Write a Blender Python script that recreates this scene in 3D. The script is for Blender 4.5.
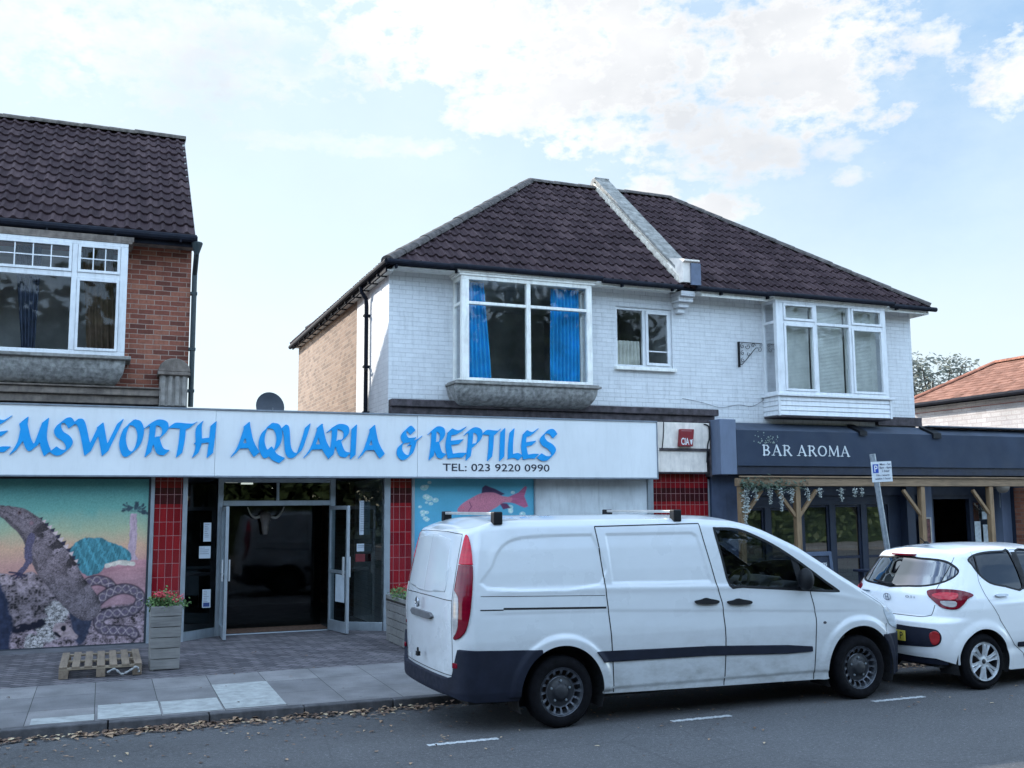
import bpy, bmesh, math, random
import numpy as np
from mathutils import Vector, Matrix
random.seed(7)
RNG = np.random.default_rng(7)
scene = bpy.context.scene
for o in list(bpy.data.objects): bpy.data.objects.remove(o)
COL = scene.collection
R = math.radians

# ------------------------------------------------------------------ camera
YAW, PITCH, ROLL = R(21.95), R(6.884), R(-0.389)
fw = Vector((math.sin(YAW)*math.cos(PITCH), math.cos(YAW)*math.cos(PITCH), math.sin(PITCH)))
rt0 = Vector((math.cos(YAW), -math.sin(YAW), 0)); up0 = rt0.cross(fw)
rt = rt0*math.cos(ROLL) + up0*math.sin(ROLL); up = rt.cross(fw)
cam = bpy.data.objects.new("camera", bpy.data.cameras.new("camera")); COL.objects.link(cam)
M = Matrix((rt, up, -fw)).transposed().to_4x4(); M.translation = Vector((0, 0, 2.0))
cam.matrix_world = M
cam.data.sensor_width = 36.0; cam.data.lens = 36.0*1010/1024
cam.data.clip_start = 0.05; cam.data.clip_end = 5000
scene.camera = cam

# ------------------------------------------------------------------ light
SUN_DIR = Vector((-0.60, 0.80, 0.0)).normalized()      # horizontal direction towards the sun: behind the shops, to the left
SUN_EL = R(29)
to_sun = Vector((SUN_DIR.x*math.cos(SUN_EL), SUN_DIR.y*math.cos(SUN_EL), math.sin(SUN_EL)))
sl = bpy.data.lights.new("sun", 'SUN'); sl.energy = 2.0; sl.angle = R(0.6); sl.color = (1.0, 0.95, 0.87)
so = bpy.data.objects.new("sun", sl); COL.objects.link(so)
so.rotation_euler = (-to_sun).to_track_quat('-Z', 'Y').to_euler()

world = bpy.data.worlds.new("World"); scene.world = world; world.use_nodes = True
SKY_STRENGTH = 0.15
scene.view_settings.view_transform = 'Standard'; scene.view_settings.look = 'None'
scene.view_settings.gamma = 1.0; scene.view_settings.exposure = 1.80
scene.view_settings.use_curve_mapping = False
def build_world():
    nt = world.node_tree; nt.nodes.clear(); N = nt.nodes.new; L = nt.links.new
    out = N('ShaderNodeOutputWorld'); bg = N('ShaderNodeBackground'); bg.inputs['Strength'].default_value = SKY_STRENGTH
    L(bg.outputs[0], out.inputs[0])
    sky = N('ShaderNodeTexSky'); sky.sky_type = 'NISHITA'; sky.sun_disc = False
    sky.sun_elevation = SUN_EL; sky.sun_rotation = math.atan2(SUN_DIR.x, SUN_DIR.y)
    sky.air_density = 1.0; sky.dust_density = 0.6; sky.ozone_density = 1.6
    tc = N('ShaderNodeTexCoord'); sep = N('ShaderNodeSeparateXYZ'); L(tc.outputs['Generated'], sep.inputs[0])
    def math_(op, a, b=None, c=None, clamp=False):
        n = N('ShaderNodeMath'); n.operation = op; n.use_clamp = clamp
        for k, v in enumerate((a, b, c)):
            if v is None: continue
            if isinstance(v, (int, float)): n.inputs[k].default_value = v
            else: L(v, n.inputs[k])
        return n.outputs[0]
    az = math_('ARCTAN2', sep.outputs[0], sep.outputs[1])
    el = math_('ARCSINE', sep.outputs[2])
    comb = N('ShaderNodeCombineXYZ'); L(az, comb.inputs[0]); L(el, comb.inputs[1])
    def noise(scale, detail, off, rough=0.55):
        mp = N('ShaderNodeMapping'); mp.inputs['Location'].default_value = (off, off*0.7, 0); mp.inputs['Scale'].default_value = (1, 1.6, 1)
        L(comb.outputs[0], mp.inputs[0])
        n = N('ShaderNodeTexNoise'); n.inputs['Scale'].default_value = scale; n.inputs['Detail'].default_value = detail
        n.inputs['Roughness'].default_value = rough
        L(mp.outputs[0], n.inputs['Vector']); return n.outputs['Fac']
    n1 = noise(9, 8, 3.1, 0.6); n2 = noise(3.2, 6, 8.3)
    n3 = noise(26, 6, 1.7, 0.6); n4 = noise(55, 5, 4.4, 0.6)
    # clouds: az, el (degrees), half sizes, density
    blobs = CLOUDS
    acc = None
    for (a, e, ra, re, dn) in blobs:
        dx = math_('MULTIPLY', math_('SUBTRACT', az, R(a)), 1/R(ra))
        dy = math_('MULTIPLY', math_('SUBTRACT', el, R(e)), 1/R(re))
        d2 = math_('ADD', math_('MULTIPLY', dx, dx), math_('MULTIPLY', dy, dy))
        v = math_('MULTIPLY', math_('SUBTRACT', 1.0, math_('ADD', d2, math_('ADD', math_('ADD', math_('MULTIPLY', math_('SUBTRACT', n3, 0.5), 2.4), math_('MULTIPLY', math_('SUBTRACT', n4, 0.5), 1.5)), math_('MULTIPLY', math_('SUBTRACT', n1, 0.5), 3.4))), clamp=True), dn)
        acc = v if acc is None else math_('MAXIMUM', acc, v)
    # warp the edge with noise
    t = math_('ADD', acc, math_('MULTIPLY', math_('SUBTRACT', n1, 0.5), 1.5))
    t = math_('ADD', t, math_('MULTIPLY', math_('SUBTRACT', n3, 0.5), 0.3))
    gate = math_('MULTIPLY', acc, 6.0, clamp=True)
    mask = math_('MULTIPLY', math_('MULTIPLY', math_('SUBTRACT', t, 0.24), 1.9, clamp=True), gate)
    # thin high veil
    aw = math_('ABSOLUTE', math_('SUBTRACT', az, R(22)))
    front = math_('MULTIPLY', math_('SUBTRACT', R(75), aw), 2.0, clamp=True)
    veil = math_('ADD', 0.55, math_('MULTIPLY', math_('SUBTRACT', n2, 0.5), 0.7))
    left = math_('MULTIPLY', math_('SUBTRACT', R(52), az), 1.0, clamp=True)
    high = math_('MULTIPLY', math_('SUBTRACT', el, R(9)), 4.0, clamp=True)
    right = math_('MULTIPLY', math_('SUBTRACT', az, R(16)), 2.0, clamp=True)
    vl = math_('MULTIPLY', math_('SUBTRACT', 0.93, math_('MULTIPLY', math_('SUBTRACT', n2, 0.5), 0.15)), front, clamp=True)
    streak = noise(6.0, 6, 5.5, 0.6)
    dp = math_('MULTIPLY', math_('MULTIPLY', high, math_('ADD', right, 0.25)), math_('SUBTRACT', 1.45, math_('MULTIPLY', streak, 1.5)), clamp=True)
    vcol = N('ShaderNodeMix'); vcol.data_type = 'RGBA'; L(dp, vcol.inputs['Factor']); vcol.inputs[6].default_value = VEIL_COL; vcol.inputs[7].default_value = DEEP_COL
    # unseen bright clouds added behind the viewer to light the shaded shopfronts
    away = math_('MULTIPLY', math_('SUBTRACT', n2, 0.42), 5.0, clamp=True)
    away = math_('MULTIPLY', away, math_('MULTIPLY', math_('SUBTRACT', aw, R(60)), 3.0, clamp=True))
    m1 = N('ShaderNodeMix'); m1.data_type = 'RGBA'
    L(vl, m1.inputs['Factor']); L(sky.outputs[0], m1.inputs[6]); L(vcol.outputs[2], m1.inputs[7])
    body = N('ShaderNodeMix'); body.data_type = 'RGBA'
    L(math_('ADD', math_('MULTIPLY', math_('SUBTRACT', n1, 0.38), 2.6), math_('SUBTRACT', 0.75, math_('MULTIPLY', acc, 0.62)), clamp=True) if False else math_('ADD', math_('MULTIPLY', math_('SUBTRACT', n2, 0.45), 3.0), math_('SUBTRACT', 0.98, math_('MULTIPLY', acc, 0.75)), clamp=True), body.inputs['Factor'])
    body.inputs[6].default_value = CLOUD_DARK; body.inputs[7].default_value = CLOUD_LIGHT
    m2 = N('ShaderNodeMix'); m2.data_type = 'RGBA'
    L(mask, m2.inputs['Factor']); L(m1.outputs[2], m2.inputs[6]); L(body.outputs[2], m2.inputs[7])
    m3 = N('ShaderNodeMix'); m3.data_type = 'RGBA'
    L(away, m3.inputs['Factor']); L(m2.outputs[2], m3.inputs[6]); m3.inputs[7].default_value = BACK_FILL_CLOUD
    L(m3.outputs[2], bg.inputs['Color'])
VEIL_COL = (1.55, 1.80, 1.95, 1); DEEP_COL = (0.80, 1.20, 1.70, 1); CLOUD_DARK = (1.55, 1.61, 1.70, 1); CLOUD_LIGHT = (2.3, 2.3, 2.3, 1); BACK_FILL_CLOUD = (5.2, 6.8, 8.5, 1)
# (azimuth, elevation, half width, half height, density)
CLOUDS = [(28, 24.5, 10, 6.5, 1.0), (38, 24, 7.5, 6.5, 1.0), (18, 26.5, 8, 4.2, 1.0), (34, 20, 5.0, 3.6, 0.8),
          (37.5, 19.2, 2.0, 2.0, 0.8), (29.5, 16.3, 2.6, 1.6, 0.75), (33.8, 16.4, 2.9, 1.0, 0.9), (40.5, 18.9, 2.6, 1.0, 0.6), (50.5, 21.5, 4.2, 2.6, 0.9),
          (45.5, 23.8, 2.2, 1.1, 0.75), (41.0, 17.4, 1.5, 0.8, 0.6), (13.0, 20.0, 12, 1.0, 0.42), (1, 24.5, 16, 5.0, 0.55), (22, 22.5, 5, 2.6, 0.8),
          (30.3, 17.4, 2.2, 1.2, 0.95), (36.0, 19.6, 4.2, 2.2, 0.85)]
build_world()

# ------------------------------------------------------------------ materials
def lin(c):
    return tuple(((v/255)/12.92 if v/255 <= .04045 else ((v/255+.055)/1.055)**2.4) for v in c)
WREF = lin((172, 190, 216))
def alb(r, g, b, k=0.78):
    c = lin((r, g, b)); return tuple(min(0.92, max(0.004, c[i]/WREF[i]*k)) for i in range(3))
class NT:
    """small helper around a node tree"""
    def __init__(s, name):
        s.m = bpy.data.materials.new(name); s.m.use_nodes = True; s.t = s.m.node_tree
        s.b = s.t.nodes['Principled BSDF']; s.out = s.t.nodes['Material Output']
    def n(s, typ, **kw):
        x = s.t.nodes.new(typ)
        for k, v in kw.items(): setattr(x, k, v)
        return x
    def l(s, a, b): s.t.links.new(a, b)
    def val(s, inp, v):
        if hasattr(v, 'is_linked') or hasattr(v, 'links'): s.l(v, inp)
        else:
            inp.default_value = v
    def math(s, op, a, b=0.0, clamp=False):
        x = s.n('ShaderNodeMath', operation=op, use_clamp=clamp); s.val(x.inputs[0], a); s.val(x.inputs[1], b); return x.outputs[0]
    def obj(s, scale=(1, 1, 1), loc=(0, 0, 0)):
        tc = s.n('ShaderNodeTexCoord'); mp = s.n('ShaderNodeMapping')
        mp.inputs['Scale'].default_value = scale; mp.inputs['Location'].default_value = loc
        s.l(tc.outputs['Object'], mp.inputs[0]); return mp.outputs[0]
    def noise(s, vec, scale, detail=5, rough=0.55):
        x = s.n('ShaderNodeTexNoise'); x.inputs['Scale'].default_value = scale; x.inputs['Detail'].default_value = detail
        x.inputs['Roughness'].default_value = rough; s.l(vec, x.inputs['Vector']); return x.outputs['Fac']
    def ramp(s, fac, stops):
        x = s.n('ShaderNodeValToRGB'); s.l(fac, x.inputs[0]); e = x.color_ramp.elements
        while len(e) > len(stops): e.remove(e[-1])
        while len(e) < len(stops): e.new(0.5)
        for k, (p, c) in enumerate(stops):
            e[k].position = p; e[k].color = (c[0], c[1], c[2], 1) if isinstance(c, tuple) else (c, c, c, 1)
        return x.outputs['Color']
    def mix(s, fac, a, b, blend='MIX'):
        x = s.n('ShaderNodeMix', data_type='RGBA', blend_type=blend)
        s.val(x.inputs['Factor'], fac)
        for i, v in ((6, a), (7, b)):
            if isinstance(v, tuple): x.inputs[i].default_value = (v[0], v[1], v[2], 1)
            else: s.l(v, x.inputs[i])
        return x.outputs[2]
    def bump(s, h, strength=0.3, dist=0.01):
        x = s.n('ShaderNodeBump'); x.inputs['Strength'].default_value = strength; x.inputs['Distance'].default_value = dist
        s.l(h, x.inputs['Height']); s.l(x.outputs[0], s.b.inputs['Normal'])
    def color(s, c):
        if isinstance(c, tuple): s.b.inputs['Base Color'].default_value = (c[0], c[1], c[2], 1)
        else: s.l(c, s.b.inputs['Base Color'])
    def rough(s, r): s.val(s.b.inputs['Roughness'], r)

def mat_plain(name, c, rough=0.5, metal=0.0, var=0.12, nscale=6.0, bump=0.0, bscale=60.0, coat=0.0, spec=0.5, grime=0.0):
    m = NT(name); v = m.obj()
    f = m.noise(v, nscale, 6)
    lo = tuple(x*(1-var*1.6) for x in c); hi = tuple(min(.95, x*(1+var)) for x in c)
    col = m.ramp(f, [(0.3, lo), (0.7, hi)])
    if grime:
        g = m.noise(m.obj((3.0, 3.0, 0.5)), 5.0, 8, 0.7)
        g = m.ramp(g, [(0.48, 0.0), (0.75, 1.0)])
        col = m.mix(m.math('MULTIPLY', g, grime), col, tuple(x*0.35 for x in c))
    m.color(col)
    r = m.ramp(m.noise(v, nscale*2.3, 5), [(0.3, max(0.03, rough-0.08)), (0.7, min(1, rough+0.08))]); m.rough(r)
    m.b.inputs['Metallic'].default_value = metal
    m.b.inputs['Specular IOR Level'].default_value = spec
    if coat: m.b.inputs['Coat Weight'].default_value = coat; m.b.inputs['Coat Roughness'].default_value = 0.04
    if bump: m.bump(m.noise(v, bscale, 5, 0.65), bump, 0.01)
    return m.m

def mat_brick(name, cols, mortar, bw=0.225, bh=0.075, mort=0.012, bump=0.5, paint=False, rough=0.85, soot=None, calm=False):
    """brick courses on any vertical wall: u = X + Y, v = Z"""
    m = NT(name); tc = m.n('ShaderNodeTexCoord'); sp = m.n('ShaderNodeSeparateXYZ'); m.l(tc.outputs['Object'], sp.inputs[0])
    cb = m.n('ShaderNodeCombineXYZ'); m.l(m.math('ADD', sp.outputs[0], sp.outputs[1]), cb.inputs[0]); m.l(sp.outputs[2], cb.inputs[1])
    wv = m.noise(tc.outputs['Object'], 9, 4)
    wob = m.n('ShaderNodeVectorMath', operation='ADD'); cb2 = m.n('ShaderNodeCombineXYZ')
    m.l(m.math('MULTIPLY', m.math('SUBTRACT', wv, 0.5), 0.012), cb2.inputs[0]); m.l(m.math('MULTIPLY', m.math('SUBTRACT', wv, 0.5), 0.012), cb2.inputs[1])
    m.l(cb.outputs[0], wob.inputs[0]); m.l(cb2.outputs[0], wob.inputs[1])
    b = m.n('ShaderNodeTexBrick'); m.l(wob.outputs[0], b.inputs['Vector'])
    b.inputs['Scale'].default_value = 1; b.inputs['Brick Width'].default_value = bw; b.inputs['Row Height'].default_value = bh
    b.inputs['Mortar Size'].default_value = mort*0.5; b.inputs['Mortar Smooth'].default_value = 0.3
    b.inputs['Color1'].default_value = (0, 0, 0, 1); b.inputs['Color2'].default_value = (1, 1, 1, 1); b.inputs['Mortar'].default_value = (0.5, 0.5, 0.5, 1)
    bc = m.ramp(b.outputs['Color'], [(0.0, cols[0]), (0.5, cols[1]), (1.0, cols[2])])
    big = m.noise(tc.outputs['Object'], 1.6, 6); fine = m.noise(tc.outputs['Object'], 30, 5)
    bc = m.mix(0.12 if calm else 0.5, bc, m.ramp(fine, [(0.3, 0.55), (0.7, 1.15)]), 'MULTIPLY')
    bc = m.mix(0.12 if calm else 0.35, bc, m.ramp(big, [(0.3, 0.5), (0.7, 1.1)]), 'MULTIPLY')
    mt = mortar
    if calm:   # grime caught in the joints, mostly in the courses under the eaves and above the shopfront
        zc = m.math('ABSOLUTE', m.math('SUBTRACT', sp.outputs[2], 4.75)); zc = m.math('MULTIPLY', m.math('SUBTRACT', zc, 0.45), 1.6, clamp=True)
        q = m.ramp(m.noise(m.obj((0.8, 0.8, 2.5)), 2.2, 8, 0.7), [(0.40, 0.0), (0.62, 1.0)])
        mt = m.mix(m.math('MULTIPLY', q, m.math('ADD', 0.12, m.math('MULTIPLY', zc, 0.6))), mortar, (0.16, 0.15, 0.15))
    col = m.mix(b.outputs['Fac'], bc, mt)
    if soot:
        g = m.ramp(m.noise(m.obj((4, 4, 0.7)), 3.0, 8, 0.7), [(0.50, 0.0), (0.78, 1.0)])
        col = m.mix(m.math('MULTIPLY', g, soot), col, tuple(x*0.3 for x in cols[1]))
    m.color(col); m.rough(rough)
    h = m.math('ADD', m.math('MULTIPLY', m.math('SUBTRACT', 1.0, b.outputs['Fac']), 1.0), m.math('MULTIPLY', fine, 0.35))
    m.bump(h, bump, 0.006)
    return m.m

def mat_glass(name, tint=(0.75, 0.82, 0.84), refl=1.0, rough=0.0, alpha=0.85):
    m = NT(name); t = m.t
    tr = m.n('ShaderNodeBsdfTransparent'); tr.inputs[0].default_value = (*[x*alpha for x in tint], 1)
    gl = m.n('ShaderNodeBsdfGlossy'); gl.inputs['Roughness'].default_value = rough; gl.inputs['Color'].default_value = (0.95, 0.97, 1, 1)
    fr = m.n('ShaderNodeFresnel'); fr.inputs['IOR'].default_value = 1.6
    v = m.obj(); bp = m.n('ShaderNodeBump'); bp.inputs['Strength'].default_value = 0.06; bp.inputs['Distance'].default_value = 0.02
    m.l(m.noise(v, 1.3, 2), bp.inputs['Height']); m.l(bp.outputs[0], gl.inputs['Normal'])
    fac = m.math('MULTIPLY', fr.outputs[0], refl*1.5, clamp=True)
    mx = m.n('ShaderNodeMixShader'); m.l(fac, mx.inputs[0]); m.l(tr.outputs[0], mx.inputs[1]); m.l(gl.outputs[0], mx.inputs[2])
    m.l(mx.outputs[0], m.out.inputs[0]); return m.m

def mat_paint(name, c, inner=(0.03, 0.03, 0.035), dirt=0.35, zd=0.55):
    """car paint, dusty towards the sills, dark trim on the inside"""
    m = NT(name); tc = m.n('ShaderNodeTexCoord'); sp = m.n('ShaderNodeSeparateXYZ'); m.l(tc.outputs['Object'], sp.inputs[0])
    f = m.noise(tc.outputs['Object'], 2.0, 6)
    g = m.ramp(m.noise(m.obj((1.5, 1.5, 3.0)), 3.0, 9, 0.7), [(0.42, 0.0), (0.8, 1.0)])
    low = m.math('MULTIPLY', m.math('SUBTRACT', zd+0.35, sp.outputs[2]), 1.6, clamp=True)
    k = m.math('MULTIPLY', m.math('MULTIPLY', m.math('ADD', low, 0.15), m.math('ADD', g, 0.45)), dirt, clamp=True)
    col = m.mix(k, c, tuple(x*0.42 for x in (c[0], c[1]*0.95, c[2]*0.88)))
    geo = m.n('ShaderNodeNewGeometry')
    col = m.mix(geo.outputs['Backfacing'], col, inner)
    m.color(col); m.rough(m.ramp(f, [(0.3, 0.25), (0.7, 0.34)]))
    m.b.inputs['Coat Weight'].default_value = 0.8; m.b.inputs['Coat Roughness'].default_value = 0.05
    return m.m

def mat_vcol(name, rough=0.45, attr='paint', spec=0.3):
    m = NT(name); a = m.n('ShaderNodeAttribute'); a.attribute_name = attr
    n = m.noise(m.obj(), 40, 6)
    m.color(m.mix(0.25, a.outputs['Color'], m.ramp(n, [(0.3, 0.75), (0.7, 1.1)]), 'MULTIPLY')); m.rough(rough)
    m.b.inputs['Specular IOR Level'].default_value = spec
    return m.m

# ------------------------------------------------------------------ object helpers
def tag(o, label=None, cat=None, group=None, kind=None):
    if label: o['label'] = label
    if cat: o['category'] = cat
    if group: o['group'] = group
    if kind: o['kind'] = kind
    return o
def thing(name, label, cat, loc=(0, 0, 0), group=None):
    o = bpy.data.objects.new(name, None); COL.objects.link(o); o.location = loc; o.empty_display_size = 0.2
    return tag(o, label, cat, group)
def root_loc(p):
    while p.parent: p = p.parent
    return p.location.copy()
class MB:
    def __init__(s): s.v = []; s.f = []; s.mi = []
    def add(s, vs, fs, mi=0):
        k = len(s.v); s.v += [tuple(v) for v in vs]; s.f += [tuple(i+k for i in f) for f in fs]; s.mi += [mi]*len(fs); return s
    def box(s, x0, x1, y0, y1, z0, z1, mi=0):
        return s.add([(x0,y0,z0),(x1,y0,z0),(x1,y1,z0),(x0,y1,z0),(x0,y0,z1),(x1,y0,z1),(x1,y1,z1),(x0,y1,z1)],
                     [(0,3,2,1),(4,5,6,7),(0,1,5,4),(1,2,6,5),(2,3,7,6),(3,0,4,7)], mi)
    def quad(s, a, b, c, d, mi=0): return s.add([a, b, c, d], [(0, 1, 2, 3)], mi)
    def prism(s, pts, axis, a0, a1, mi=0):
        """polygon pts extruded along axis: 'x' pts=(y,z); 'y' pts=(x,z); 'z' pts=(x,y)"""
        def P(p, a): return {'x': (a, p[0], p[1]), 'y': (p[0], a, p[1]), 'z': (p[0], p[1], a)}[axis]
        n = len(pts); vs = [P(p, a0) for p in pts]+[P(p, a1) for p in pts]
        fs = [tuple(range(n)), tuple(range(2*n-1, n-1, -1))]+[(i, i+n, (i+1) % n+n, (i+1) % n) for i in range(n)]
        return s.add(vs, fs, mi)
    def beam(s, a, b, w, h, mi=0, upv=(0, 0, 1)):
        a = Vector(a); b = Vector(b); d = (b-a).normalized(); u = Vector(upv)
        r = d.cross(u); r = r.normalized() if r.length > 1e-4 else Vector((1, 0, 0)); u = r.cross(d)
        vs = []
        for p in (a, b):
            for (i, j) in ((-1, -1), (1, -1), (1, 1), (-1, 1)): vs.append(p+r*(i*w/2)+u*(j*h/2))
        return s.add(vs, [(0,3,2,1),(4,5,6,7),(0,1,5,4),(1,2,6,5),(2,3,7,6),(3,0,4,7)], mi)
    def tube(s, path, r, n=8, cap=True, mi=0):
        path = [Vector(p) for p in path]; rs = r if hasattr(r, '__len__') else [r]*len(path)
        k = len(s.v); ref = None
        for i, p in enumerate(path):
            d = (path[min(i+1, len(path)-1)]-path[max(i-1, 0)]).normalized()
            if ref is None: ref = Vector((0, 0, 1)) if abs(d.z) < 0.9 else Vector((1, 0, 0))
            a = d.cross(ref).normalized(); b = a.cross(d).normalized(); ref = b
            for j in range(n):
                t = 2*math.pi*j/n; s.v.append(tuple(p+a*(rs[i]*math.cos(t))+b*(rs[i]*math.sin(t))))
        for i in range(len(path)-1):
            for j in range(n):
                s.f.append((k+i*n+j, k+i*n+(j+1) % n, k+(i+1)*n+(j+1) % n, k+(i+1)*n+j)); s.mi.append(mi)
        if cap:
            s.f.append(tuple(k+j for j in range(n-1, -1, -1))); s.mi.append(mi)
            s.f.append(tuple(k+(len(path)-1)*n+j for j in range(n))); s.mi.append(mi)
        return s
    def lathe(s, prof, c, axis='y', n=40, mi=0):
        """prof: (radius, offset along axis)"""
        k = len(s.v); c = Vector(c)
        for (r, o) in prof:
            for j in range(n):
                t = 2*math.pi*j/n; x, z = r*math.cos(t), r*math.sin(t)
                s.v.append(tuple(c+(Vector((x, o, z)) if axis == 'y' else Vector((x, z, o)) if axis == 'z' else Vector((o, x, z)))))
        for i in range(len(prof)-1):
            for j in range(n):
                s.f.append((k+i*n+j, k+i*n+(j+1) % n, k+(i+1)*n+(j+1) % n, k+(i+1)*n+j)); s.mi.append(mi)
        return s
    def ball(s, c, r, n=8, sq=(1, 1, 1), mi=0):
        prof = [(r*math.sin(math.pi*i/n)*1.0, -r*math.cos(math.pi*i/n)) for i in range(n+1)]
        k = len(s.v); s.lathe(prof, (0, 0, 0), 'z', n*2, mi)
        for i in range(k, len(s.v)):
            v = s.v[i]; s.v[i] = (c[0]+v[0]*sq[0], c[1]+v[1]*sq[1], c[2]+v[2]*sq[2])
        return s
    def build(s, name, mat, parent=None, smooth=False, bevel=0.0, recalc=True, doubles=False):
        me = bpy.data.meshes.new(name)
        off = root_loc(parent) if parent else Vector((0, 0, 0))
        me.from_pydata([(v[0]-off.x, v[1]-off.y, v[2]-off.z) for v in s.v], [], s.f)
        mats = mat if isinstance(mat, (list, tuple)) else [mat]
        for m in mats: me.materials.append(m)
        if len(mats) > 1: me.polygons.foreach_set('material_index', s.mi)
        if recalc or doubles:
            bm = bmesh.new(); bm.from_mesh(me)
            if doubles: bmesh.ops.remove_doubles(bm, verts=bm.verts, dist=1e-5)
            if recalc: bmesh.ops.recalc_face_normals(bm, faces=bm.faces)
            bm.to_mesh(me); bm.free()
        if smooth: me.polygons.foreach_set('use_smooth', [True]*len(me.polygons))
        me.update()
        o = bpy.data.objects.new(name, me); COL.objects.link(o)
        if parent: o.parent = parent
        if bevel:
            b = o.modifiers.new('bevel', 'BEVEL'); b.width = bevel; b.segments = 1 if bevel < 0.004 else 2; b.limit_method = 'ANGLE'; b.angle_limit = R(40)
        if smooth == 'auto':
            try: me.shade_auto_smooth
            except Exception: pass
        return o
def split_build(mb, name, mat, parent=None, **kw):
    """every connected piece becomes an object of its own"""
    par = list(range(len(mb.v)))
    def find(i):
        while par[i] != i: par[i] = par[par[i]]; i = par[i]
        return i
    for f in mb.f:
        r = find(f[0])
        for i in f[1:]: par[find(i)] = r
    groups = {}
    for k, f in enumerate(mb.f): groups.setdefault(find(f[0]), []).append(f)
    out = []
    for g in groups.values():
        ids = sorted({i for f in g for i in f}); m = {i: k for k, i in enumerate(ids)}; q = MB(); q.add([mb.v[i] for i in ids], [tuple(m[i] for i in f) for f in g]); out.append(q.build(name, mat, parent, **kw))
    return out
def copy_tree(o, parent=None):
    c = o.copy(); COL.objects.link(c); c.parent = parent
    for ch in list(o.children): copy_tree(ch, c)
    return c

# --- flat regions cut out of the plane by a signed distance function (marching squares, clean edges)
def sd_poly(px, py, poly):
    P = np.array(poly, float); n = len(P); d = np.full(px.shape, 1e18); s = np.ones(px.shape)
    j = n-1
    for i in range(n):
        ex, ey = P[j]-P[i]; wx, wy = px-P[i, 0], py-P[i, 1]
        t = np.clip((wx*ex+wy*ey)/max(ex*ex+ey*ey, 1e-18), 0, 1)
        d = np.minimum(d, (wx-ex*t)**2+(wy-ey*t)**2)
        c1 = py >= P[i, 1]; c2 = py < P[j, 1]; c3 = ex*wy > ey*wx
        flip = (c1 & c2 & c3) | (~c1 & ~c2 & ~c3)
        s = np.where(flip, -s, s); j = i
    return s*np.sqrt(d)
def sd_circle(px, py, cx, cy, r): return np.hypot(px-cx, py-cy)-r
def sd_line(px, py, pts, r):
    d = np.full(px.shape, 1e9)
    for (a, b) in zip(pts[:-1], pts[1:]):
        ex, ey = b[0]-a[0], b[1]-a[1]; t = np.clip(((px-a[0])*ex+(py-a[1])*ey)/max(ex*ex+ey*ey, 1e-18), 0, 1)
        d = np.minimum(d, np.hypot(px-a[0]-ex*t, py-a[1]-ey*t))
    return d-r
def smooth_poly(pts, k=6, closed=True):
    """Catmull-Rom through the points"""
    P = [np.array(p, float) for p in pts]; n = len(P); out = []
    for i in range(n if closed else n-1):
        if closed: a, b, c, d = P[i-1], P[i], P[(i+1) % n], P[(i+2) % n]
        else: a, b, c, d = P[max(i-1, 0)], P[i], P[i+1], P[min(i+2, n-1)]
        for t in np.linspace(0, 1, k, endpoint=False):
            out.append(tuple(0.5*((2*b)+(-a+c)*t+(2*a-5*b+4*c-d)*t*t+(-a+3*b-3*c+d)*t**3)))
    if not closed: out.append(tuple(P[-1]))
    return out
def region(sdf, x0, x1, y0, y1, res):
    nx = max(2, int(round((x1-x0)/res))); ny = max(2, int(round((y1-y0)/res)))
    xs = np.linspace(x0, x1, nx+1); ys = np.linspace(y0, y1, ny+1); X, Y = np.meshgrid(xs, ys, indexing='ij')
    D = sdf(X, Y); D = np.where(np.abs(D) < 1e-7, 1e-7, D)
    ins = D < 0; verts = []; faces = []; nid = {}; eid = {}
    def node(i, j):
        k = (i, j)
        if k not in nid: nid[k] = len(verts); verts.append((xs[i], ys[j]))
        return nid[k]
    def edge(a, b):
        k = (a, b) if a < b else (b, a)
        if k not in eid:
            d0, d1 = D[k[0]], D[k[1]]; t = d0/(d0-d1); t = min(max(t, 0.02), 0.98)
            p, q = (xs[k[0][0]], ys[k[0][1]]), (xs[k[1][0]], ys[k[1][1]])
            eid[k] = len(verts); verts.append((p[0]+(q[0]-p[0])*t, p[1]+(q[1]-p[1])*t))
        return eid[k]
    anyin = ins[:-1, :-1] | ins[1:, :-1] | ins[1:, 1:] | ins[:-1, 1:]
    for i, j in zip(*np.nonzero(anyin)):
        i = int(i); j = int(j)
        c = [(i, j), (i+1, j), (i+1, j+1), (i, j+1)]; f = []
        for k in range(4):
            a, b = c[k], c[(k+1) % 4]
            if ins[a]: f.append(node(*a))
            if ins[a] != ins[b]: f.append(edge(a, b))
        if len(f) >= 3: faces.append(tuple(f))
    return verts, faces
def patch(sdf, bounds, res, fmap, depth=0.0):
    """region mapped through fmap(x, y, offset) -> 3D ; depth > 0 adds a skirt behind its border"""
    v, f = region(sdf, *bounds, res)
    mb = MB()
    if not v: return mb
    a = np.array(v); P = fmap(a[:, 0], a[:, 1], 0.0); mb.v = [tuple(p) for p in P]; mb.f = list(f); mb.mi = [0]*len(f)
    if depth:
        cnt = {}
        for fc in f:
            for k in range(len(fc)):
                e = (fc[k], fc[(k+1) % len(fc)]); cnt[e] = 1
        bd = [e for e in cnt if (e[1], e[0]) not in cnt]
        Q = fmap(a[:, 0], a[:, 1], -depth); ids = {}
        for (i, j) in bd:
            for q in (i, j):
                if q not in ids: ids[q] = len(mb.v); mb.v.append(tuple(Q[q]))
            mb.f.append((j, i, ids[i], ids[j])); mb.mi.append(0)
    return mb
def flat_map(y, sgn=-1):
    """(x, z, off) on a wall facing -Y"""
    return lambda x, z, off: np.stack([x, np.full(x.shape, y+sgn*off), z], 1)

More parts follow.
